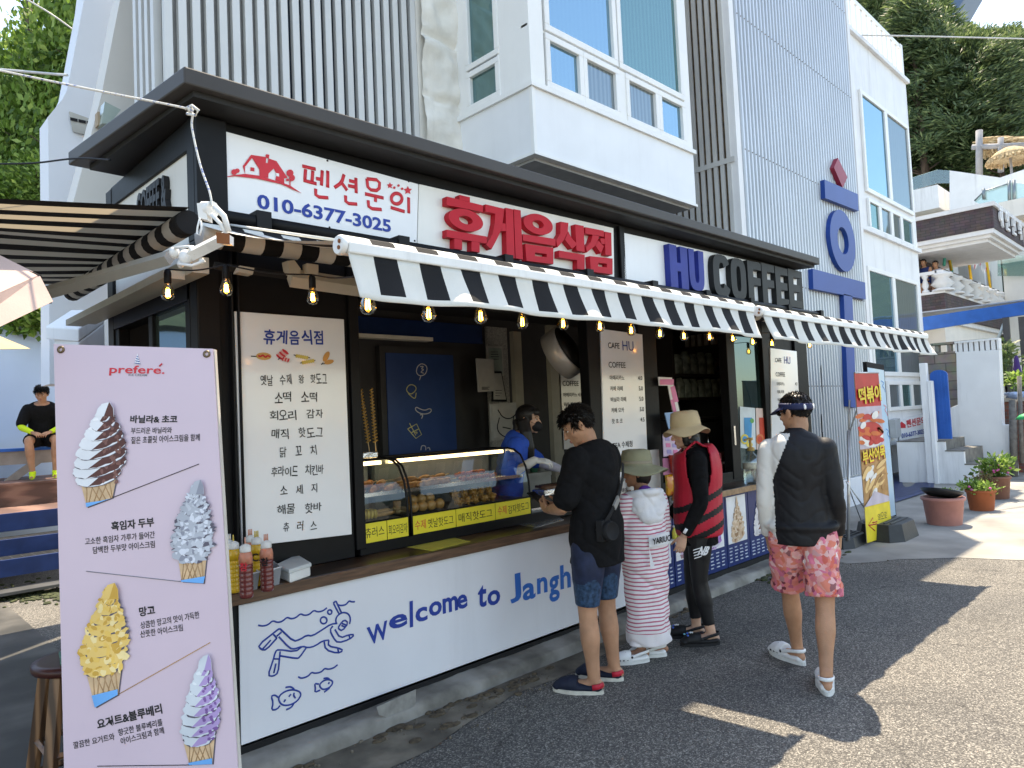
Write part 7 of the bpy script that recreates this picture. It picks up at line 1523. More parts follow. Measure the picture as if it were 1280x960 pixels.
def plant(label, loc, n_, spread, h_, size, leafm, fl=10, name='potted_plant'):
    r = thing(name, label, 'plant', loc); q = MB(); s_ = MB()
    for i in range(n_):
        a = random.random() * 6.28; rr = spread * random.random() ** .6; top = V((rr * math.cos(a), rr * math.sin(a), h_ * random.uniform(.35, 1))); s_.tube([(rr * .3 * math.cos(a), rr * .3 * math.sin(a), 0), top], .005, 0, 4)
        clump(q, top, size * 1.3, 12, size, .6)
    q.build('foliage', leafm, r, world=False); s_.build('stem', M('plant_stem', (.1, .16, .05), .7), r, world=False)
    if fl:
        f_ = MB()
        for i in range(fl): a = random.random() * 6.28; rr = spread * random.uniform(.6, 1.1); f_.ell((rr * math.cos(a), rr * math.sin(a), h_ * random.uniform(.4, .9)), .02, .02, .016, 0, 7)
        f_.build('blossom', flower, r, world=False)
plant('low succulents spilling over the terracotta pot', p2.location + V((0, 0, .27)), 46, .2, .1, .05, broad_leaf, 10)
plant('tall bright leafy plant in the brown pot', p3.location + V((0, 0, .3)), 30, .2, .3, .085, broad_leaf, 14)
plant('sparse pink-flowered sprigs at the edge of the black dish', l1 + V((.12, -.02, .36)), 14, .1, .07, .03, broad_leaf, 8)
plant('weedy shoots hanging around the rear pots', p3.location + V((-.18, .1, .28)), 16, .25, .1, .05, leaf_mat('dry_leaves', (.12, .08, .03), (.2, .16, .07), (.3, .25, .12)), 0)
# blue bowl, purple cloth, plants beyond the white wall
bb_ = MB(); p = PX(1272, 492, 18.1); bb_.lathe([(.12, -.14), (.22, -.06), (.27, .04), (.25, .04), (.0001, -.05)], p + V((0, 0, .0)), 0, 24); tag(bb_.build('planter_bowl', M('blue_white_glaze', (.3, .42, .66), .25, var=.5, scale=9)), 'blue and white glazed planter bowl on the low brick wall', 'bowl')
plant('green plant growing in the blue and white bowl', p + V((0, 0, .0)), 16, .25, .4, .1, broad_leaf, 0)
plant('dark leafy plant behind the end of the white garden wall', PX(1255, 480, 19), 24, .3, .9, .12, pine_leaf, 0)
q = MB(); p = PX(1271, 456, 18.6); q.lathe([(.02, .2), (.04, .15), (.07, -.1), (.1, -.22), (.0001, -.22)], p, 0, 14); tag(q.build('hanging_cloth', M('purple_cloth', (.06, .03, .16), .8, var=.2)), 'purple cloth hanging behind the white garden wall', 'cloth')
q = MB(); p = PX(1281, 520, 15.8); q.lathe([(.16, -.06), (.08, .02), (.0001, .05)], p, 0, 8); tag(q.build('green_umbrella', M('green_umbrella_cloth', (.02, .35, .12), .6)), 'edge of a green cloth cover at the far right photo edge', 'cover')
# vertical cable on tower
q = MB(); a = PY(1026, 432, TY - .04); b = PY(1027, 548, TY - .04); q.tube([a, b], .008, 0, 6); q.tube([PY(1027, 540, TY - .04), PY(1027, 553, TY - .04)], .022, 0, 8); tag(q.build('hanging_cable', bwire), 'thin black cable with a plug hanging down the corrugated tower', 'cable')
# meter on the kiosk side post? small paper drawings left out
# ------------------------------------------------------------------ people
def skin_mat(name, c):
    m = M(name, c, .5, var=.2, scale=9, bump=.12, bscale=140); m.node_tree.nodes['Principled BSDF'].inputs['Subsurface Weight'].default_value = .12; m.node_tree.nodes['Principled BSDF'].inputs['Subsurface Radius'].default_value = (.02, .008, .004); return m
skin_a = skin_mat('tanned_skin', (.42, .22, .13)); skin_b = skin_mat('fair_skin', (.55, .33, .23)); skin_c = skin_mat('brown_skin', (.33, .165, .1))
eye_w = M('eye_white', (.7, .68, .66), .3); eye_d = M('eye_dark', (.02, .014, .01), .2); lipm = M('lip', (.4, .16, .13), .45); hair_b = M('black_hair', (.012, .01, .009), .38, var=.3, scale=60)
def lp_(a, b, t): return a + (b - a) * t
def prof_at(pr, t):
    for (t0, *a), (t1, *b) in zip(pr, pr[1:]):
        if t <= t1: k = (t - t0) / max(1e-6, t1 - t0); k = max(0, min(1, k)); return [lp_(x, y, k) for x, y in zip(a, b)]
    return list(pr[-1][1:])
ARM = [(0, .056), (.15, .052), (.4, .045), (.5, .040), (.6, .0415), (.75, .036), (1, .0255)]
LEG = [(0, .092), (.2, .084), (.42, .062), (.5, .056), (.56, .053), (.7, .0585), (.84, .042), (1, .036)]
TOR = [(0, .15, .105), (.12, .168, .118), (.3, .158, .113), (.45, .152, .108), (.65, .172, .118), (.82, .176, .108), (.92, .13, .085), (1, .068, .064)]
def path3(a, b, c, t):
    p = [list(v) for v in (a, b, c)]; return V(p[0]).lerp(V(p[1]), t * 2) if t < .5 else V(p[1]).lerp(V(p[2]), t * 2 - 1)
def limb(q, a, b, c, pr, t0, t1, grow=0.0, sc=1.0, n=14, k=16, flare=0.0, round_=True):
    pts = []; rr = []
    for i in range(n + 1):
        t = t0 + (t1 - t0) * i / n; s0 = path3(a, b, c, max(0, t - .05)); s1 = path3(a, b, c, min(1, t + .05)); p = path3(a, b, c, t); 
        if .03 < t < .97: p = p * .5 + (s0 + s1) * .25
        r = prof_at(pr, t)[0] * sc + grow + flare * (i / n) ** 2; pts.append(p); rr.append(r)
    q.tube(pts, rr, 0, k)
    q.ell(pts[0], rr[0], rr[0], rr[0], 0, 12)
    if round_: q.ell(pts[-1], rr[-1] * .98, rr[-1] * .98, rr[-1] * .98, 0, 12)
def torso(q, spine, t0, t1, grow=0.0, sc=1.0, n=18, side=(1, 0, 0), flare=0.0, pr=TOR, gy=None):
    sp = curve([list(p) for p in spine], 8); pts = []; rr = []
    for i in range(n + 1):
        t = t0 + (t1 - t0) * i / n; f = max(0, min(1, t)) * (len(sp) - 1); j = min(int(f), len(sp) - 2); p = V(sp[j]).lerp(V(sp[j + 1]), f - j)
        if t < 0: p = V(sp[0]) + (V(sp[0]) - V(sp[3])).normalized() * (-t * .7)
        a, b = prof_at(pr, t); e = grow + flare * max(0, (.4 - t)) ; pts.append(p); rr.append((a * sc + e, b * sc + (e if gy is None else gy)))
    q.tube(pts, rr, 0, 24, side=side)
def hand(q, wr, f, n, t, curl=.5, s=1.0, thumb=.7):
    wr, f, n, t = V(wr), V(f).normalized(), V(n), V(t); n = (n - f * n.dot(f)).normalized(); t = (t - f * t.dot(f) - n * t.dot(n)).normalized()
    q.tube([wr - f * .03 * s, wr, wr + f * .035 * s, wr + f * .07 * s, wr + f * .088 * s], [(.024 * s, .018 * s), (.027 * s, .019 * s), (.036 * s, .017 * s), (.041 * s, .015 * s), (.038 * s, .011 * s)], 0, 12, side=t)
    for i, (o, L_) in enumerate(((.029, .07), (.0095, .079), (-.0105, .074), (-.03, .058))):
        p = wr + f * (.082 - abs(o) * .2) * s + t * o * s; d = (f + t * o * 2.2).normalized(); pts = [p - f * .012 * s, p]; a = 0
        for k, sg in enumerate((.45, .32, .25)): 
            a += curl * (.55 + .35 * k) + .06 * i * curl; dd = (d * math.cos(a) + n * math.sin(a)).normalized(); pts.append(pts[-1] + dd * L_ * sg * s)
        q.tube(pts, [.0095 * s, .0092 * s, .0086 * s, .0078 * s, .006 * s], 0, 8); q.ell(pts[-1], .006 * s, .006 * s, .006 * s, 0, 8)
    p = wr + f * .018 * s + t * .026 * s; d = (f * .75 + t * .75 + n * .25).normalized(); pts = [p - t * .01 * s, p]
    for k, sg in enumerate((.034, .03, .024)):
        d = (d + (f * .35 - t * .35 + n * .3) * curl * thumb).normalized(); pts.append(pts[-1] + d * sg * s)
    q.tube(pts, [.014 * s, .013 * s, .0115 * s, .0098 * s, .007 * s], 0, 8); q.ell(pts[-1], .007 * s, .007 * s, .007 * s, 0, 8)
def hrot(yaw, pitch, roll=0): return Matrix.Rotation(yaw, 3, 'Z') @ Matrix.Rotation(-pitch, 3, 'X') @ Matrix.Rotation(roll, 3, 'Y')
def headmesh(c, R, s=1.0, neck=None, ears=True, chub=0.0):
    q = MB(); T = lambda *p: V(c) + R @ (V(p) * s)
    E = lambda p, r: q.ell(T(*p), r[0] * s, r[1] * s, r[2] * s, 0, 16, R)
    E((0, -.008, .035), (.074, .093, .082)); E((0, .02, -.02), (.064 + chub, .07, .085)); E((0, .028, -.073), (.047 + chub, .052, .036)); E((0, .066, -.094), (.02 + chub * .5, .018, .018))
    for sx_ in (-1, 1):
        E((.038 * sx_, .05, -.028), (.026 + chub * .6, .024, .028)); E((.026 * sx_, .076, .022), (.024, .014, .009))
        if ears: E((.076 * sx_, -.012, -.008), (.009, .02, .033)); E((.08 * sx_, -.016, .002), (.008, .014, .024)); E((.078 * sx_, -.008, -.034), (.007, .009, .01))
    q.tube([T(0, .082, .016), T(0, .096, -.012), T(0, .103, -.03)], [.008 * s, .0095 * s, .012 * s], 0, 8); E((0, .103, -.031), (.013, .013, .011))
    for sx_ in (-1, 1): E((.012 * sx_, .092, -.034), (.009, .01, .008))
    E((0, .082, -.06), (.021, .012, .0055)); E((0, .08, -.07), (.018, .012, .0065))
    if neck: q.tube([T(0, -.02, -.03), T(0, -.022, -.08), (V(neck) + T(0, -.025, -.1)) / 2, V(neck)], [.052 * s, .053 * s, .055 * s, .06 * s], 0, 16)
    iR = R.transposed()
    def mf(p):
        l = iR @ (p - V(c)) / s
        return 3 if (abs(l.x) < .02 and -.077 < l.z < -.054 and l.y > .084) else 0
    t = fuse(q, .0048 * s, 4, .4, mfn=mf)
    for sx_ in (-1, 1):
        t.ell(T(.031 * sx_, .0715, .002), .0125 * s, .010 * s, .0048 * s, 1, 10, R); t.ell(T(.0305 * sx_, .0772, .002), .0056 * s, .006 * s, .0047 * s, 2, 8, R)
        t.tube([T(.05 * sx_, .07, .022), T(.034 * sx_, .084, .027), T(.016 * sx_, .088, .023)], [.002 * s, .0035 * s, .003 * s], 2, 5); t.tube([T(.046 * sx_, .073, .004), T(.031 * sx_, .086, .008), T(.018 * sx_, .083, .003)], [.0012 * s, .0018 * s, .0012 * s], 2, 4)
    return t
def hair(c, R, s, keep, n=900, L_=.03, infl=1.0, seed=3, back=0.0):
    """short hair: a cap kept where keep(local point) holds, with tufts"""
    rnd = random.Random(seed); q = MB(); T = lambda p: V(c) + R @ (V(p) * s)
    def pt(th, ph): return V((.0785 * infl * math.sin(ph) * math.cos(th), -.012 + .0985 * infl * math.sin(ph) * math.sin(th), .036 + .088 * infl * math.cos(ph)))
    nu, nv = 48, 36; o = len(q.v); ok = {}
    for i in range(nu):
        for j in range(nv + 1): p = pt(6.2832 * i / nu, 2.5 * j / nv); ok[i, j] = keep(p); q.v.append(T(p + V((0, 0, 0)) + (p - V((0, -.012, .036))).normalized() * .004 * noise.noise(p * 60)))
    for i in range(nu):
        for j in range(nv):
            i2 = (i + 1) % nu
            if ok[i, j] and ok[i2, j] and ok[i, j + 1] and ok[i2, j + 1]: q.f.append([o + i * (nv + 1) + j, o + i * (nv + 1) + j + 1, o + i2 * (nv + 1) + j + 1, o + i2 * (nv + 1) + j]); q.mi.append(0); q.sm.append(True)
    k = 0; tries = 0
    while k < n and tries < n * 8:
        tries += 1; th = rnd.random() * 6.2832; ph = math.acos(1 - 1.75 * rnd.random()); p = pt(th, ph)
        if not keep(p): continue
        nn = (p - V((0, -.012, .02))).normalized(); dn = V((0, -.25 - back, -1)) ; dn = dn - nn * dn.dot(nn); fw = V((rnd.gauss(0, .5), rnd.gauss(0, .5), rnd.gauss(0, .3)))
        if p.y > .03: dn = dn + V((p.x * 4, .6, -.2))
        d = (nn * rnd.uniform(.15, .5) + dn.normalized() * .9 + fw * .3).normalized(); s_ = d.cross(nn).normalized() * .0032; l = L_ * rnd.uniform(.6, 1.3); b = p - nn * .004
        q.add([T(b - s_), T(b + s_), T(b + d * l * .6 + nn * .004 + s_ * .6), T(b + d * l), T(b + d * l * .6 + nn * .004 - s_ * .6)], [[0, 1, 2, 3, 4]], 0); k += 1
    return q
def put(q, name, mats, root, bevel=0, solid=0): return q.build(name, mats, root, world=False, solid=solid)
def clog(at, ang, mats, root, s=1.0, strap=True, name='clog', holes=True, tilt=0.0, heel=None):
    """clog with its heel at 'at', toe along angle ang (0 = local +y); mats upper, sole, accent"""
    T = Matrix.Translation(V(at)) @ Matrix.Rotation(ang, 4, 'Z') @ Matrix.Rotation(tilt, 4, 'X') @ Matrix.Scale(s, 4)
    q = MB()
    q.tube([(0, .13, .045), (0, .17, .05), (.004, .22, .044), (.006, .26, .03)], [(.046, .05), (.05, .047), (.047, .036), (.03, .022)], 0, 16, side=(1, 0, 0)); q.ell((.005, .245, .03), .043, .035, .024, 0, 14)
    q.tube([(0, .0, .035), (0, .06, .032), (0, .14, .035)], [(.035, .022), (.041, .02), (.046, .025)], 0, 14, side=(1, 0, 0)); q.ell((0, .012, .035), .036, .03, .024, 0, 12)
    t = fuse(q, .006, 3); u = MB(); u.merge(t, T); 
    if strap:
        sp_ = [V(p) for p in curve([(.047, .13, .055), (.044, .06, .075), (.03, .0, .085), (0, -.018, .086), (-.03, .0, .085), (-.044, .06, .075), (-.047, .13, .055)], 5)]; st_ = MB(); st_.tube(sp_, [(.011, .004)] * len(sp_), 0, 8, side=(0, 0, 1)); u.merge(st_, T); rv = MB(); rv.ell((-.05, .125, .056), .004, .009, .009, 2, 8); rv.ell((.05, .125, .056), .004, .009, .009, 2, 8); u.merge(rv, T)
    if holes:
        h = MB()
        for a, b in ((-.02, .17), (0, .175), (.02, .17), (-.026, .2), (-.008, .205), (.012, .205), (.028, .2), (-.014, .23), (.008, .233)): h.ell((a, b, .094 - (b - .17) * .42 - abs(a) * .3), .0045, .005, .0035, 2, 7)
        for b in (.16, .19, .22): 
            for sx_ in (-1, 1): h.ell((sx_ * .046 + .003, b, .036), .004, .009, .006, 2, 7)
        u.merge(h, T)
    o = put(u, name, mats, root); w_ = MB(); out = []
    for i in range(24):
        a = 6.283 * i / 24; out.append((.052 * math.cos(a) * (1 if math.sin(a) > 0 else .86) + .003, .128 + .152 * math.sin(a), 0))
    w_.prism(out, (0, 0, .022)); x = MB(); x.merge(w_, T); so_ = x.build('sole', mats[1], o, world=False)
    if heel:
        hh = MB(); hh.tube([(.04, .035, .045), (.03, .0, .048), (0, -.02, .05), (-.03, .0, .048), (-.04, .035, .045)], [(.016, .007)] * 5, 0, 8, side=(0, 0, 1)); z_ = MB(); z_.merge(hh, T); z_.build('heel_patch', heel, o, world=False)
    return o
def footskin(q, ank, ang, s=1.0):
    a = V(ank); d = V((-math.sin(ang), math.cos(ang), 0)); q.tube([a + V((0, 0, .03)), a - d * .01 + V((0, 0, -.02)), V((a.x, a.y, .04)) + d * .05, V((a.x, a.y, .035)) + d * .13], [.036 * s, .038 * s, .036 * s, .03 * s], 0, 10); q.ell(V((a.x, a.y, .045)) - d * .03, .03 * s, .035 * s, .03 * s, 0, 10)
def cloth(q, voxel, name, mats, root, mfn=None, wr=.006, it=5, wf=9.0, seed=0.0):
    t = fuse(q, voxel, it, .5)
    for i, p in enumerate(t.v):
        w_ = noise.noise(V((p.x * wf + seed, p.y * wf, p.z * wf * .8))) + .5 * noise.noise(V((p.x * wf * 2.3, p.y * wf * 2.3 + seed, p.z * wf * 1.3))) - 1.1 * (1 - abs(noise.noise(V((p.x * wf * .5 + p.z * wf * .55 + seed, p.y * wf * .6, p.z * wf * .7 - abs(p.x) * wf * .5))))) ** 7
        c = V((p.x, p.y, 0)); c = c.normalized() if c.length > 1e-5 else V((1, 0, 0)); t.v[i] = p + c * wr * w_
    if mfn:
        for i, f in enumerate(t.f):
            c = V((0, 0, 0))
            for j in f: c += t.v[j]
            t.mi[i] = mfn(c / len(f))
    return put(t, name, mats, root)
def body(root, parts, skin, voxel=.0085, fine=()):
    t = fuse(parts, voxel, 5, .5)
    for f_ in fine: t.merge(f_)
    return put(t, 'body', [skin, eye_w, eye_d, lipm], root)
def hands_fused(lst):
    out = []
    for a in lst: q = MB(); hand(q, *a[:4], **a[4]); out.append(fuse(q, .0036, 3, .4))
    return out
fab_black = M('black_jersey', (.007, .007, .0078), .9, var=.25, scale=30, bump=.15, bscale=300, spec=.15); fab_navy = M('navy_swim_short', (.012, .02, .05), .6, var=.35, scale=16, bump=.1, bscale=200)
# ---- man in black T-shirt
MX = PG(745, 868); m1 = thing('person', 'man in a long black T-shirt and navy shorts looking down at his phone', 'person', (3.41, 2.8, 0), .12)
hip, kn, an = .86, .475, .085
J = dict(hL=V((-.095, 0, hip)), kL=V((-.115, .015, kn)), aL=V((-.125, -.015, an)), hR=V((.095, 0, hip)), kR=V((.105, .02, kn)), aR=V((.115, -.01, an)), sL=V((-.185, -.005, 1.375)), eL=V((-.255, .06, 1.1)), wL=V((-.085, .285, 1.055)), sR=V((.185, -.005, 1.375)), eR=V((.25, .07, 1.1)), wR=V((.075, .3, 1.04)))
spine = [V((0, 0, .8)), V((0, -.01, 1.0)), V((0, -.015, 1.2)), V((0, -.01, 1.36)), V((0, .025, 1.47))]
q = MB(); torso(q, spine, 0, 1); limb(q, J['sL'], J['eL'], J['wL'], ARM, 0, 1, sc=1.08); limb(q, J['sR'], J['eR'], J['wR'], ARM, 0, 1, sc=1.08)
for s_ in 'LR': limb(q, J['h' + s_], J['k' + s_], J['a' + s_], LEG, 0, 1, sc=1.06); footskin(q, J['a' + s_], .35 if s_ == 'L' else .25)
hc_ = V((-.02, .085, 1.575)); HR = hrot(.72, .5, .05)
hf = headmesh(hc_, HR, 1.0, (0, .02, 1.43), chub=.004)
hs_ = hands_fused([(J['wL'], (.32, .75, .12), (.7, -.1, .35), (.1, -.3, 1), dict(curl=.55)), (J['wR'], (-.45, .75, .18), (-.7, 0, .45), (-.1, -.3, 1), dict(curl=.6))])
body(m1, q, skin_a, fine=[hf] + hs_)
def kp(p): return p.z > .052 - .0 if p.y > .035 else (p.z > -.005 - .06 * (p.y < -.03) if abs(p.x) > .05 and p.y > -.045 else p.z > -.045)
put(hair(hc_, HR, 1.03, kp, 1500, .034, 1.02), 'hair', hair_b, m1)
q = MB(); torso(q, spine, -.08, .97, .022, 1.02, flare=.05); 
for s_ in 'LR': limb(q, J['s' + s_], J['e' + s_], J['w' + s_], ARM, -.0, .4, .02, 1.15, flare=.012)
cloth(q, .01, 'tshirt', fab_black, m1, wr=.009, seed=3)
q = MB(); torso(q, spine, 0, .35, .012); 
for s_ in 'LR': limb(q, J['h' + s_], J['k' + s_], J['a' + s_], LEG, 0, .465, .012, 1.06, round_=False)
cloth(q, .009, 'shorts', [fab_navy, M('blue_sheer_panel', (.02, .05, .1), .5, var=.6, scale=45)], m1, mfn=lambda p: 1 if p.z < .62 + .05 * math.sin(p.x * 30) and p.z > .49 else 0, wr=.003)
shm = [M('navy_clog', (.01, .014, .03), .7, var=.3), M('dirty_sole', (.55, .52, .45), .7, var=.2, scale=20), M('navy_clog_dark', (.006, .008, .015), .7)]; redh = M('red_heel', (.5, .02, .04), .5)
clog(J['aL'] + V((-.0, -.035, -an)), .38, shm, m1, 1.02, strap=False, holes=False, heel=redh); clog(J['aR'] + V((0, -.035, -an)), .28, shm, m1, 1.02, strap=False, holes=False, heel=redh)
q = MB(); q.tube([V(p) for p in curve([(.16, -.12, 1.33), (.1, -.148, 1.25), (.02, -.165, 1.16), (-.06, -.166, 1.08), (-.13, -.15, 1.01), (-.17, -.11, .96)], 6)], [(.004, .013)] * 31, 0, 8, side=(0, -1, .2)); st1 = put(q, 'bag_strap', blackm, m1)
q = MB(); q.obox((-.045, -.176, 1.07), (.055, 0, .052), (0, .012, 0), (-.018, 0, .03)); b_ = q.build('buckle', M('buckle_grey', (.22, .22, .21), .35), st1, world=False)
q = MB(); q.lathe([(.055, 0), (.06, .01), (.055, .035), (.05, .035), (.045, .028), (.0001, .028)], (-.11, -.155, .955), 0, 24, axis=(-.2, -1, .1)); q.box((-.17, -.15, .9), (-.07, -.11, 1.02)); put(q, 'hip_pouch', [blackm], m1)
ph = thing('phone', 'black phone held in both hands by the man in the black T-shirt', 'phone', m1.location, m1.rotation_euler.z); q = MB(); q.obox((-.045, .365, 1.075), (.075, 0, 0), (0, .125, .07), (0, -.004, .008)); put(q, 'phone_body', M('phone_black', (.01, .01, .012), .2), ph)
# ---- girl in striped robe
g1 = thing('person', 'girl in a red and white striped hooded beach robe and olive sun hat', 'person', (3.99, 2.86, 0), -.3)
def stripe_mat(name, period, a, b, hem):
    m = bpy.data.materials.new(name); m.use_nodes = True; n = m.node_tree.nodes; L = m.node_tree.links; p = n['Principled BSDF']; p.inputs['Roughness'].default_value = .9
    tc = n.new('ShaderNodeTexCoord'); sp = n.new('ShaderNodeSeparateXYZ'); L.new(tc.outputs['Object'], sp.inputs[0]); nz = n.new('ShaderNodeTexNoise'); nz.inputs['Scale'].default_value = 5; L.new(tc.outputs['Object'], nz.inputs['Vector'])
    ma = n.new('ShaderNodeMath'); ma.operation = 'MULTIPLY_ADD'; ma.inputs[1].default_value = .028; L.new(nz.outputs['Fac'], ma.inputs[0]); L.new(sp.outputs[2], ma.inputs[2])
    d = n.new('ShaderNodeMath'); d.operation = 'DIVIDE'; d.inputs[1].default_value = period; L.new(ma.outputs[0], d.inputs[0]); fr = n.new('ShaderNodeMath'); fr.operation = 'FRACT'; L.new(d.outputs[0], fr.inputs[0]); gt = n.new('ShaderNodeMath'); gt.operation = 'GREATER_THAN'; gt.inputs[1].default_value = .64; L.new(fr.outputs[0], gt.inputs[0])
    g2 = n.new('ShaderNodeMath'); g2.operation = 'GREATER_THAN'; g2.inputs[1].default_value = hem; L.new(sp.outputs[2], g2.inputs[0]); mm = n.new('ShaderNodeMath'); mm.operation = 'MULTIPLY'; L.new(gt.outputs[0], mm.inputs[0]); L.new(g2.outputs[0], mm.inputs[1])
    mx = n.new('ShaderNodeMixRGB'); L.new(mm.outputs[0], mx.inputs[0]); mx.inputs[1].default_value = list(a) + [1]; mx.inputs[2].default_value = list(b) + [1]; L.new(mx.outputs[0], p.inputs['Base Color'])
    nb = n.new('ShaderNodeTexNoise'); nb.inputs['Scale'].default_value = 220; bp = n.new('ShaderNodeBump'); bp.inputs['Strength'].default_value = .3; bp.inputs['Distance'].default_value = .01; L.new(tc.outputs['Object'], nb.inputs['Vector']); L.new(nb.outputs[0], bp.inputs['Height']); L.new(bp.outputs[0], p.inputs['Normal']); return m
robe_m = stripe_mat('striped_towel', .026, (.76, .71, .72), (.5, .13, .19), .19); twhite = M('white_towel', (.68, .67, .68), .9, bump=.3, bscale=220)
gh = V((-.01, .04, 1.24)); GR = hrot(.95, .1)
q = MB(); sp2 = [V((0, 0, .62)), V((0, 0, .8)), V((0, 0, 1.0)), V((0, .01, 1.1))]; torso(q, sp2, 0, 1, sc=.72); limb(q, V((-.13, 0, 1.05)), V((-.2, .1, .84)), V((-.1, .2, 1.04)), ARM, 0, 1, sc=.72); limb(q, V((.13, 0, 1.05)), V((.19, .08, .83)), V((.08, .2, 1.0)), ARM, 0, 1, sc=.72)
for sx_ in (-1, 1): limb(q, V((.07 * sx_, 0, .66)), V((.08 * sx_, .01, .37)), V((.08 * sx_, -.01, .08)), LEG, 0, 1, sc=.75); footskin(q, (.08 * sx_, -.01, .08), 1.1, .8)
gf = headmesh(gh, GR, .9, (0, .01, 1.08)); body(g1, q, skin_c, fine=[gf] + hands_fused([(V((-.1, .2, 1.04)), (.25, .25, 1), (.5, -.8, .1), (.6, -.3, 0), dict(curl=.7, s=.8)), (V((.08, .2, 1.0)), (-.25, .3, 1), (-.5, -.8, .1), (-.6, -.3, 0), dict(curl=.7, s=.8))]))
q = MB(); pts = [V((0, 0, z)) for z in (.1, .3, .55, .8, .95, 1.05, 1.1)]; q.tube(pts, [(.165, .135), (.162, .13), (.165, .13), (.17, .13), (.168, .12), (.14, .1), (.09, .08)], 0, 28, side=(1, 0, 0))
limb(q, V((-.13, 0, 1.04)), V((-.22, .09, .82)), V((-.13, .18, .95)), [(0, .07), (.5, .085), (1, .08)], 0, .92, round_=False); limb(q, V((.13, 0, 1.04)), V((.2, .08, .82)), V((.1, .18, .95)), [(0, .07), (.5, .085), (1, .08)], 0, .92, round_=False)
t = cloth(q, .009, 'robe', [robe_m], g1, wr=.014, wf=7, seed=1)
q = MB(); q.ell((.0, -.07, 1.02), .15, .06, .1, 0, 18); q.tube([V((.12 * math.cos(a), -.01 + .1 * math.sin(a), 1.09 - .02 * math.sin(a))) for a in [x_ * .35 for x_ in range(19)]], [.028] * 19, 0, 10); q.ell((0, -.1, .96), .11, .04, .07, 0, 14); cloth(q, .008, 'hood', twhite, g1, wr=.01, wf=11)
pfr = Fr((0.02, -.152, .8), (1, 0, .07), (0, 0, 1)); q = MB(); q.grid(lambda a, b: pfr((a - .5) * .17, (b - .5) * .075, -.02 * (2 * a - 1) ** 2), 8, 2, 0); q.grid(lambda a, b: pfr(-.1 + .035 * a * b, -.04 - .12 * a, .0), 4, 2, 0); text(q, pfr, 'YARIUC', .0, .0, .15, .04, 1, .035, .006); put(q, 'back_patch', [twhite, blackink], g1)
def hat(c, R, r0, h, brim, droop, mat, root, strap=None, seed=0, s=1.0):
    q = MB(); T = lambda p: V(c) + R @ V(p)
    pr_ = [(.0001, h), (r0 * .6, h * .99), (r0 * .88, h * .9), (r0 * .97, h * .5), (r0, .02), (r0 * 1.02, 0)]; n = 40
    rows = pr_ + [(r0 + brim * k / 6, -droop * (k / 6) ** 1.2) for k in range(1, 7)]; o = len(q.v)
    for i, (r, z) in enumerate(rows):
        for j in range(n):
            a = 6.2832 * j / n; k = max(0, (i - 5) / 6); wv = k * droop * .45 * math.sin(a * 3 + seed) + .004 * noise.noise(V((math.cos(a) * 3 + seed, math.sin(a) * 3, z * 20))); q.v.append(T((r * math.cos(a) * .92, r * math.sin(a) * 1.08, z + wv)))
    for i in range(len(rows) - 1):
        for j in range(n): j2 = (j + 1) % n; q.f.append([o + i * n + j, o + i * n + j2, o + (i + 1) * n + j2, o + (i + 1) * n + j]); q.mi.append(0); q.sm.append(True)
    ob = put(q, 'hat', mat, root, solid=.003)
    b = MB(); b.tube([T((r0 * 1.015 * math.cos(a) * .92, r0 * 1.015 * math.sin(a) * 1.08, .018)) for a in [6.2832 * k / 32 for k in range(33)]], [(.012 if strap else .003, .002)] * 33, 0, 6, side=R @ V((0, 0, 1))); b.build('hat_band', strap or mat, ob, world=False); return ob
hat(gh + GR @ V((0, -.01, .045)), GR @ Matrix.Rotation(.12, 3, 'X'), .098, .105, .1, .045, M('olive_cotton', (.26, .25, .16), .9, var=.12, scale=12, bump=.2, bscale=250), g1, M('olive_band', (.3, .26, .19), .9), 1.0)
q = MB(); q.ell(gh + GR @ V((0, -.035, -.03)), .07, .06, .08, 0, 14); put(q, 'hair', hair_b, g1); q = MB(); q.ell((0, -.035, 1.12), .05, .03, .03, 0, 10); put(q, 'purple_collar', M('purple_collar', (.12, .03, .25), .8), g1)
wcl = [M('white_clog', (.74, .74, .73), .5, var=.04, bump=.03), M('white_sole', (.66, .66, .63), .6, var=.08), M('clog_hole', (.04, .04, .045), .6)]
clog((-.07, -.05, 0), 1.2, wcl, g1, .86); clog((.09, -.03, 0), 1.0, wcl, g1, .86)
# ---- lady in the red life vest
l_ = thing('person', 'woman in a red life vest, black clothes and tan bucket hat facing the counter', 'person', (4.52, 2.76, 0), .66)
HL = .95
J = dict(hL=V((-.08, 0, .82)), kL=V((-.085, .03, .45)), aL=V((-.09, -.03, .085)), hR=V((.08, 0, .82)), kR=V((.08, .06, .45)), aR=V((.075, .05, .085)), sL=V((-.165, 0, 1.29)), eL=V((-.215, .0, 1.0)), wL=V((-.2, .13, .77)), sR=V((.165, 0, 1.29)), eR=V((.2, .04, 1.02)), wR=V((.15, .2, .85)))
spine = [V((0, 0, .77)), V((0, 0, .95)), V((0, -.01, 1.12)), V((0, -.005, 1.27)), V((0, .02, 1.38))]
q = MB(); torso(q, spine, 0, 1, sc=.93)
for s_ in 'LR': limb(q, J['s' + s_], J['e' + s_], J['w' + s_], ARM, 0, 1, sc=.9); limb(q, J['h' + s_], J['k' + s_], J['a' + s_], LEG, 0, 1, sc=.93); footskin(q, J['a' + s_], .1, .92)
lh = V((0, .06, 1.475)); LR = hrot(.12, .12); hf = headmesh(lh, LR, .95, (0, .015, 1.34))
body(l_, q, skin_b, fine=[hf] + hands_fused([(J['wL'], (.0, .35, -1), (.9, .1, 0), (.2, 1, .2), dict(curl=.45, s=.9)), (J['wR'], (-.1, .5, -1), (-.9, .1, 0), (-.2, 1, .2), dict(curl=.5, s=.9))]))
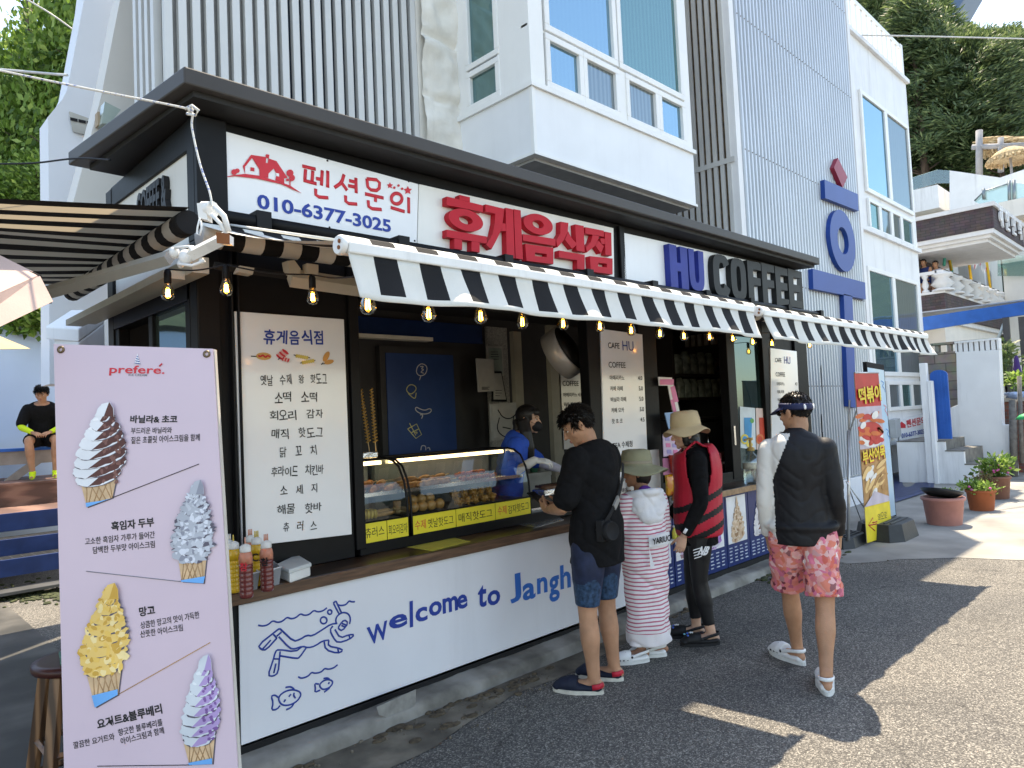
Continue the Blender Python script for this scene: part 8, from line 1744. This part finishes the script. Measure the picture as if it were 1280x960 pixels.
q = MB(); torso(q, spine, -.12, .98, .014, .95, flare=.03)
for s_ in 'LR': limb(q, J['s' + s_], J['e' + s_], J['w' + s_], ARM, 0, .97, .014, .95, round_=False)
cloth(q, .0085, 'black_top', [fab_black], l_, wr=.006, seed=5)
q = MB(); torso(q, spine, 0, .3, .006, .95)
for s_ in 'LR': limb(q, J['h' + s_], J['k' + s_], J['a' + s_], LEG, 0, .93, .006, .95, round_=False)
cloth(q, .0085, 'leggings', M('black_legging', (.01, .01, .011), .5, var=.2), l_, wr=.002)
vred = M('red_vest_nylon', (.5, .018, .04), .5, var=.1, scale=8, bump=.15, bscale=90)
q = MB(); torso(q, spine, -.02, .93, .05, .92, gy=.062)
for sx_ in (-1, 1): q.tube([V((.1 * sx_, .1, 1.2)), V((.1 * sx_, .07, 1.34)), V((.1 * sx_, -.0, 1.4)), V((.1 * sx_, -.07, 1.35)), V((.1 * sx_, -.1, 1.2))], [(.05, .022)] * 5, 0, 12, side=(1, 0, 0))
t = fuse(q, .009, 4)
def vest(p):
    zz_ = p.z + .45 * p.y
    for b in (1.0, .885, .775):
        if abs(zz_ - b) < .022: return 1
    return 0
keep = []
nv = MB(); nv.v = t.v
for f in t.f:
    c = sum((t.v[j] for j in f), V()) / len(f)
    arm_ = (abs(c.x) > .125 and c.z > 1.02 - .0 and (c.y / .085) ** 2 + ((c.z - 1.26) / .22) ** 2 < 1)
    if arm_ or c.z > 1.415: continue
    nv.f.append(f); nv.mi.append(vest(c)); nv.sm.append(True)
vo = put(nv, 'life_vest', [vred, M('black_webbing', (.012, .012, .013), .6)], l_, solid=.012)
q = MB(); fr = Fr((.02, -.172, 1.25), (1, 0, 0), (0, .05, 1)); text(q, fr, 'LIFE', .0, .05, .16, .05, 0, .03, .004); text(q, fr, 'JACKET', .0, -.02, .18, .045, 0, .03, .004); q.build('lettering', white_clean, vo, world=False)
q = MB(); thx = J['hL'].lerp(J['kL'], .52); fr = Fr(thx + V((-.1, .0, .02)), (0, -1, 0), (0, -.35, 1)); text(q, fr, 'NB', .01, .02, .07, .065, 0, .05, .004, shear=.3)
for k in range(4): q.prism([fr(-.06 + k * .008, .03 - k * .02, .003), fr(-.015 + k * .008, .045 - k * .02, .003), fr(-.018 + k * .008, .037 - k * .02, .003), fr(-.063 + k * .008, .022 - k * .02, .003)], fr.n * .001)
put(q, 'legging_logo', white_clean, l_)
q = MB(); q.tube([J['wL'] + V((-.045, -.02, .06)), J['wL'] + V((-.045, .0, .03))], [(.003, .012)] * 2, 0, 6, side=(-1, 0, 0)); put(q, 'cuff_tag', white_clean, l_)
hat(lh + LR @ V((0, -.012, .045)), LR @ Matrix.Rotation(.05, 3, 'X'), .1, .115, .055, .045, M('tan_cotton', (.52, .4, .24), .9, var=.07, scale=10, bump=.15, bscale=250), l_, None, 2.2)
q = MB(); q.ell(lh + V((0, -.05, -.06)), .08, .055, .12, 0, 14); q.ell(lh + V((-.02, -.075, -.13)), .07, .04, .09, 0, 12); q.ell(lh + V((-.062, .0, -.03)), .02, .035, .07, 0, 10); q.ell(lh + V((.062, .0, -.03)), .02, .035, .07, 0, 10); cloth(q, .008, 'hair', hair_b, l_, wr=.006, wf=30)
bcl = [M('black_clog', (.012, .012, .013), .6), M('black_sole', (.015, .015, .016), .7), M('clog_hole_black', (.03, .03, .03), .6)]
for p_, a_ in ((J['aL'], .15), (J['aR'], .05)):
    o = clog((p_.x, p_.y - .04, 0), a_, bcl, l_, .93, holes=False); q = MB(); T = Matrix.Translation(V((p_.x, p_.y - .04, 0))) @ Matrix.Rotation(a_, 4, 'Z')
    for k in range(5): a = k * 1.257; q.tube([T @ V((0, .18, .092)), T @ V((.016 * math.cos(a), .18 + .016 * math.sin(a), .09))], [.004, .003], 0, 6)
    for a, b, m in ((.026, .2, 1), (-.026, .21, 1), (.01, .225, 2)): q.ell(T @ V((a, b, .078)), .008, .008, .006, m, 8)
    q.build('charm', [white_clean, M('charm_blue', (.05, .15, .6), .3), M('charm_aqua', (.15, .5, .6), .3)], o, world=False)
# ---- man in the rash guard
m2 = thing('person', 'man from behind in a black rash guard with one white sleeve and pink floral shorts', 'person', (4.27, 1.9, 0), -1.2)
J = dict(hL=V((-.09, .0, .87)), kL=V((-.1, .15, .49)), aL=V((-.085, .25, .1)), hR=V((.09, 0, .87)), kR=V((.105, -.06, .48)), aR=V((.09, -.2, .1)), sL=V((-.158, -.01, 1.375)), eL=V((-.2, -.03, 1.08)), wL=V((-.2, .06, .83)), sR=V((.158, -.01, 1.375)), eR=V((.2, -.02, 1.08)), wR=V((.2, .09, .84)))
spine = [V((0, 0, .82)), V((0, .0, 1.0)), V((0, -.015, 1.2)), V((0, -.015, 1.36)), V((0, .015, 1.475))]
q = MB(); torso(q, spine, 0, 1, sc=.92)
for s_ in 'LR': limb(q, J['s' + s_], J['e' + s_], J['w' + s_], ARM, 0, 1, sc=1.0); limb(q, J['h' + s_], J['k' + s_], J['a' + s_], LEG, 0, 1, sc=1.0)
footskin(q, J['aL'], .8); footskin(q, J['aR'], .1)
h2 = V((0, .045, 1.6)); R2 = hrot(.95, .08); hf = headmesh(h2, R2, 1.0, (0, .01, 1.44))
body(m2, q, skin_a, fine=[hf] + hands_fused([(J['wL'], (.05, .2, -1), (.9, .1, .1), (.25, 1, .2), dict(curl=.4, s=1.05)), (J['wR'], (-.05, .15, -1), (-.9, .1, .1), (-.25, 1, .2), dict(curl=.4, s=1.05))]))
put(hair(h2, R2, 1.0, lambda p: p.z > .05 if p.y > .035 else (p.z > -.02 if abs(p.x) > .05 and p.y > -.05 else p.z > -.05), 1500, .017, 1.0, 8), 'hair', hair_b, m2)
q = MB(); torso(q, spine, -.02, 1.0, .014, .93, flare=.06); q.ell((0, 0, .915), .215, .15, .055, 0, 24)
for s_ in 'LR': limb(q, J['s' + s_], J['e' + s_], J['w' + s_], ARM, 0, .97, .012, 1.05, round_=False)
q.tube([V((0, .012, 1.44)), V((0, .02, 1.5))], [.074, .066], 0, 20)
rg = M('rash_guard_black', (.007, .007, .009), .6, var=.2, scale=20, bump=.1, bscale=200); rw = M('rash_guard_white', (.66, .64, .6), .55, var=.05, bump=.1, bscale=200)
cloth(q, .0088, 'rash_guard', [rg, rw], m2, mfn=lambda p: 1 if (p.x < -.142 if p.z < 1.2 else p.x < -.142 + (p.z - 1.2) * .42) and p.z < 1.475 else 0, wr=.005, seed=2, wf=12)
floral = ramp_mat('pink_floral', 'voronoi', 34, [(.0, (.58, .08, .07)), (.22, (.66, .2, .13)), (.4, (.68, .16, .26)), (.55, (.16, .02, .03)), (.6, (.74, .42, .42)), (.8, (.62, .11, .07)), (.9, (.76, .62, .58))], .75)
nn_ = floral.node_tree; vt = [x for x in nn_.nodes if x.type == 'TEX_VORONOI'][0]; nz_ = nn_.nodes.new('ShaderNodeTexNoise'); nz_.inputs['Scale'].default_value = 9; nz_.inputs['Detail'].default_value = 6
mp_ = [x for x in nn_.nodes if x.type == 'MAPPING'][0]; ad_ = nn_.nodes.new('ShaderNodeVectorMath'); ad_.operation = 'MULTIPLY_ADD'; ad_.inputs[1].default_value = (.12, .12, .12); nn_.links.new(mp_.outputs[0], nz_.inputs['Vector']); nn_.links.new(nz_.outputs['Color'], ad_.inputs[0]); nn_.links.new(mp_.outputs[0], ad_.inputs[2]); nn_.links.new(ad_.outputs[0], vt.inputs['Vector'])
q = MB(); torso(q, spine, .0, .08, .0, .9)
for s_ in 'LR': limb(q, J['h' + s_], J['k' + s_], J['a' + s_], LEG, .03, .465, .022, 1.0, flare=.03, round_=False)
q.ell((0, 0, .83), .13, .1, .06, 0, 16); cloth(q, .009, 'shorts', [floral], m2, wr=.013, wf=11, seed=7)
clog(J['aL'] + V((.025, -.03, -.1)), .8, wcl, m2, 1.04); clog(J['aR'] + V((0, -.04, -.1)), .1, wcl, m2, 1.04)
nav = M('navy_visor', (.015, .022, .07), .6); q = MB(); T = lambda *p: h2 + R2 @ V(p)
q.tube([T(.083 * math.cos(a), -.012 + .103 * math.sin(a), .035 + .012 * math.sin(a)) for a in [6.2832 * k / 36 for k in range(37)]], [(.02, .003)] * 37, 0, 6, side=R2 @ V((0, 0, 1)))
def brim(a, b): an = lp_(.25, 2.89, a); r = 1 + .85 * b * max(0.0, math.sin((an - .25) / 2.64 * 3.1416)) ** .5; return T(.083 * math.cos(an) * (1 + .12 * b), -.012 + .103 * math.sin(an) * r, .04 - .03 * b + .01 * math.cos(an * 2) * b)
q.grid(brim, 20, 6); put(q, 'visor', nav, m2, solid=.003)
q = MB(); q.tube([T(.045 * sx_ , -.108 + .0 * sx_, .022) for sx_ in (-1, 0, 1)], [(.016, .004)] * 3, 0, 6, side=R2 @ V((0, 0, 1))); put(q, 'visor_strap', white_clean, m2)
q = MB()
for sx_ in (-1, 1): q.ell(T(.033 * sx_, .088, .004), .028, .01, .02, 0, 14, R2); q.tube([T(.06 * sx_, .08, .008), T(.08 * sx_, .03, .008), T(.08 * sx_, -.015, .006)], .004, 0, 6)
put(q, 'sunglasses', M('dark_lens', (.008, .008, .01), .12), m2)
# ---- seller behind the cases
e1 = thing('person', 'seller in a blue T-shirt and black face mask reaching across the serving window', 'person', (3.95, 4.1, .15), -2.36)
J = dict(sL=V((-.165, .06, 1.27)), eL=V((-.21, .24, 1.12)), wL=V((-.06, .44, 1.05)), sR=V((.165, .06, 1.27)), eR=V((.28, .0, 1.06)), wR=V((.26, .2, 1.16)), hL=V((-.08, -.02, .82)), kL=V((-.085, .0, .45)), aL=V((-.09, -.02, .08)), hR=V((.08, -.02, .82)), kR=V((.08, .0, .45)), aR=V((.08, -.02, .08)))
spine = [V((0, -.04, .77)), V((0, -.02, .95)), V((0, .02, 1.12)), V((0, .07, 1.27)), V((0, .12, 1.37))]
q = MB(); torso(q, spine, 0, 1, sc=.93)
for s_ in 'LR': limb(q, J['s' + s_], J['e' + s_], J['w' + s_], ARM, 0, 1, sc=.92); limb(q, J['h' + s_], J['k' + s_], J['a' + s_], LEG, 0, 1, sc=.95); footskin(q, J['a' + s_], 0, .9)
eh = V((0, .17, 1.47)); ER = hrot(-.25, .05); hf = headmesh(eh, ER, .95, (0, .11, 1.33)); body(e1, q, skin_b, fine=[hf] + hands_fused([(J['wL'], (.0, 1, -.25), (.3, 0, -1), (1, 0, .2), dict(curl=.5, s=.92))]))
T = lambda *p: eh + ER @ V(p)
q = MB(); q.ell(T(0, -.01, .042), .081, .1, .086, 0, 18, ER); q.ell(T(-.075, -.005, -.03), .018, .05, .1, 0, 12, ER); q.tube([T(.06, -.03, .0), T(.085, .0, -.1), T(.09, .03, -.22), T(.085, .05, -.36)], [(.035, .05), (.035, .05), (.03, .045), (.015, .02)], 0, 14); q.tube([T(0, -.08, .0), T(0, -.09, -.12), T(0, -.1, -.24)], [(.07, .04), (.07, .04), (.03, .02)], 0, 14, side=ER @ V((1, 0, 0))); t = fuse(q, .007, 3)
nv = MB(); nv.v = t.v; iE = ER.transposed()
for f in t.f:
    c = iE @ (sum((t.v[j] for j in f), V()) / len(f) - eh)
    if c.y > .045 and c.z < .05 and abs(c.x) < .066: continue
    nv.f.append(f); nv.mi.append(0); nv.sm.append(True)
for i in range(16): x = -.055 + .11 * i / 15; yy = .094 * (1 - (x / .085) ** 2) ** .5 - .008; nv.tube([T(x * .9, yy - .012, .09), T(x, yy + .001, .06), T(x * 1.02, yy, .036)], [.006, .006, .003], 0, 5)
put(nv, 'hair', hair_b, e1)
q = MB(); q.ell(T(0, .064, -.05), .056, .052, .046, 0, 18, ER); q.tube([T(.05, .07, -.03), T(.075, .02, -.01), T(.08, -.01, .0)], .002, 0, 5); q.tube([T(-.05, .07, -.03), T(-.075, .02, -.01), T(-.08, -.01, .0)], .002, 0, 5); put(q, 'face_mask', M('black_mask', (.012, .012, .014), .8), e1)
q = MB(); torso(q, spine, -.05, .96, .018, .95)
for s_ in 'LR': limb(q, J['s' + s_], J['e' + s_], J['w' + s_], ARM, 0, .45, .018, 1.0, flare=.012)
cloth(q, .009, 'tshirt', [M('royal_blue_cotton', (.02, .085, .45), .85, var=.15, bump=.15, bscale=250)], e1, wr=.008, seed=4)
q = MB(); limb(q, J['sL'], J['eL'], J['wL'], ARM, .44, .98, .004, .98, round_=False); cloth(q, .008, 'arm_sleeve', M('white_sleeve', (.66, .66, .7), .7), e1, wr=.003)
q = MB(); hand(q, J['wR'], (0, 1, -.1), (-.4, 0, -1), (-1, 0, .3), curl=.5, s=1.05); limb(q, J['sR'], J['eR'], J['wR'], ARM, .85, 1, .006); put(fuse(q, .004, 2), 'glove', M('white_glove', (.62, .61, .56), .7), e1)
q = MB(); torso(q, spine, 0, .3, .008, .96)
for s_ in 'LR': limb(q, J['h' + s_], J['k' + s_], J['a' + s_], LEG, 0, .98, .01, 1.0, round_=False)
cloth(q, .011, 'trousers', fab_black, e1); 
# ---- boy sitting on the bench
by_ = PY(50, 602, 11.3); b1_ = thing('person', 'boy in a black T-shirt with neon yellow arm sleeves and socks sitting on the bench', 'person', (by_.x + .12, 11.72, z2a), math.pi - .25)
sh_ = zb1 - z2a
J = dict(hL=V((-.09, -.02, sh_ + .1)), kL=V((-.17, .36, sh_ + .1)), aL=V((-.16, .34, .09)), hR=V((.09, -.02, sh_ + .1)), kR=V((.14, .37, sh_ + .1)), aR=V((.1, .36, .09)), sL=V((-.17, .02, sh_ + .53)), eL=V((-.25, .1, sh_ + .28)), wL=V((-.1, .3, sh_ + .2)), sR=V((.17, .02, sh_ + .53)), eR=V((.25, .12, sh_ + .29)), wR=V((.09, .32, sh_ + .2)))
spine = [V((0, -.03, sh_ + .05)), V((0, -.04, sh_ + .2)), V((0, -.03, sh_ + .38)), V((0, .01, sh_ + .52)), V((0, .06, sh_ + .62))]
q = MB(); torso(q, spine, 0, 1, sc=.98)
for s_ in 'LR': limb(q, J['s' + s_], J['e' + s_], J['w' + s_], ARM, 0, 1, sc=.98); limb(q, J['h' + s_], J['k' + s_], J['a' + s_], LEG, 0, 1, sc=.98); footskin(q, J['a' + s_], 0, .9)
bh = V((0, .12, sh_ + .74)); BR = hrot(-.15, .35); hf = headmesh(bh, BR, .95, (0, .05, sh_ + .58), chub=.008)
body(b1_, q, skin_a, fine=[hf] + hands_fused([(J['wL'], (.6, .7, -.2), (.3, -.3, -1), (.5, -.4, .4), dict(curl=.5, s=.9)), (J['wR'], (-.6, .7, -.2), (-.3, -.3, -1), (-.5, -.4, .4), dict(curl=.5, s=.9))]))
put(hair(bh, BR, .98, lambda p: p.z > .045 if p.y > .03 else p.z > -.03, 1200, .035, 1.02, 5), 'hair', hair_b, b1_)
q = MB(); torso(q, spine, 0, .96, .022, 1.0)
for s_ in 'LR': limb(q, J['s' + s_], J['e' + s_], J['w' + s_], ARM, 0, .42, .02, 1.05)
cloth(q, .01, 'tshirt', fab_black, b1_)
q = MB()
for s_ in 'LR': limb(q, J['h' + s_], J['k' + s_], J['a' + s_], LEG, 0, .4, .016, 1.05, round_=False)
q.ell((0, -.02, sh_ + .1), .17, .13, .1, 0, 14); cloth(q, .01, 'shorts', fab_black, b1_)
neon = M('neon_yellow', (.55, .72, .02), .7, var=.08); q = MB()
for s_ in 'LR': limb(q, J['s' + s_], J['e' + s_], J['w' + s_], ARM, .4, .98, .004, 1.0, round_=False)
cloth(q, .009, 'arm_sleeve', neon, b1_, wr=.002)
q = MB()
for s_ in 'LR': footskin(q, J['a' + s_], 0, 1.0); a = J['a' + s_]; q.tube([a + V((0, 0, .02)), a + V((0, 0, -.03))], [.042, .042], 0, 12)
cloth(q, .009, 'sock', neon, b1_, wr=.002)
q = MB(); fr = Fr(J['sL'] + V((-.07, .03, -.1)), (0, -1, 0), (0, 0, 1)); stroke(q, fr, [(-.03, .02), (0, .05), (.03, .02), (.01, -.03), (-.02, -.01)], .005, 0, .0); put(q, 'sleeve_print', white_clean, b1_)
# ---- two people sitting on the far balcony
for i, (x, y, sm_, lab) in enumerate(((1155, 334, M('navy_shirt', (.015, .03, .12), .8), 'person in a navy shirt sitting behind the far balustrade'), (1170, 336, M('pale_shirt', (.4, .42, .5), .8), 'bare-shouldered person beside the navy-shirted one on the far balcony'))):
    p = PX(x, y - 6, HX + .9); r = thing('person', lab, 'person', (p.x, p.y, p.z - 1.25), 1.3); q = MB(); sp_ = [V((0, 0, .5)), V((0, 0, .7)), V((0, 0, .9)), V((0, .0, 1.02)), V((0, .02, 1.1))]; torso(q, sp_, 0, 1)
    for sx_ in (-1, 1): limb(q, V((.18 * sx_, 0, 1.02)), V((.22 * sx_, .1, .8)), V((.12 * sx_, .3, .75)), ARM, 0, 1); limb(q, V((.09 * sx_, 0, .52)), V((.12 * sx_, .4, .5)), V((.12 * sx_, .42, .08)), LEG, 0, 1)
    hh = V((0, .04, 1.23)); body(r, q, skin_a, .014, [headmesh(hh, hrot(.1, 0), 1.0, (0, 0, 1.06))]); q = MB(); torso(q, sp_, 0, .95, .02); cloth(q, .014, 'shirt', sm_, r); put(hair(hh, hrot(.1, 0), 1.02, lambda p: p.z > .05 if p.y > .03 else p.z > -.03, 300, .02), 'hair', hair_b, r)
for o in list(bpy.data.objects):
    if o.name.startswith('tmp'): bpy.data.objects.remove(o)
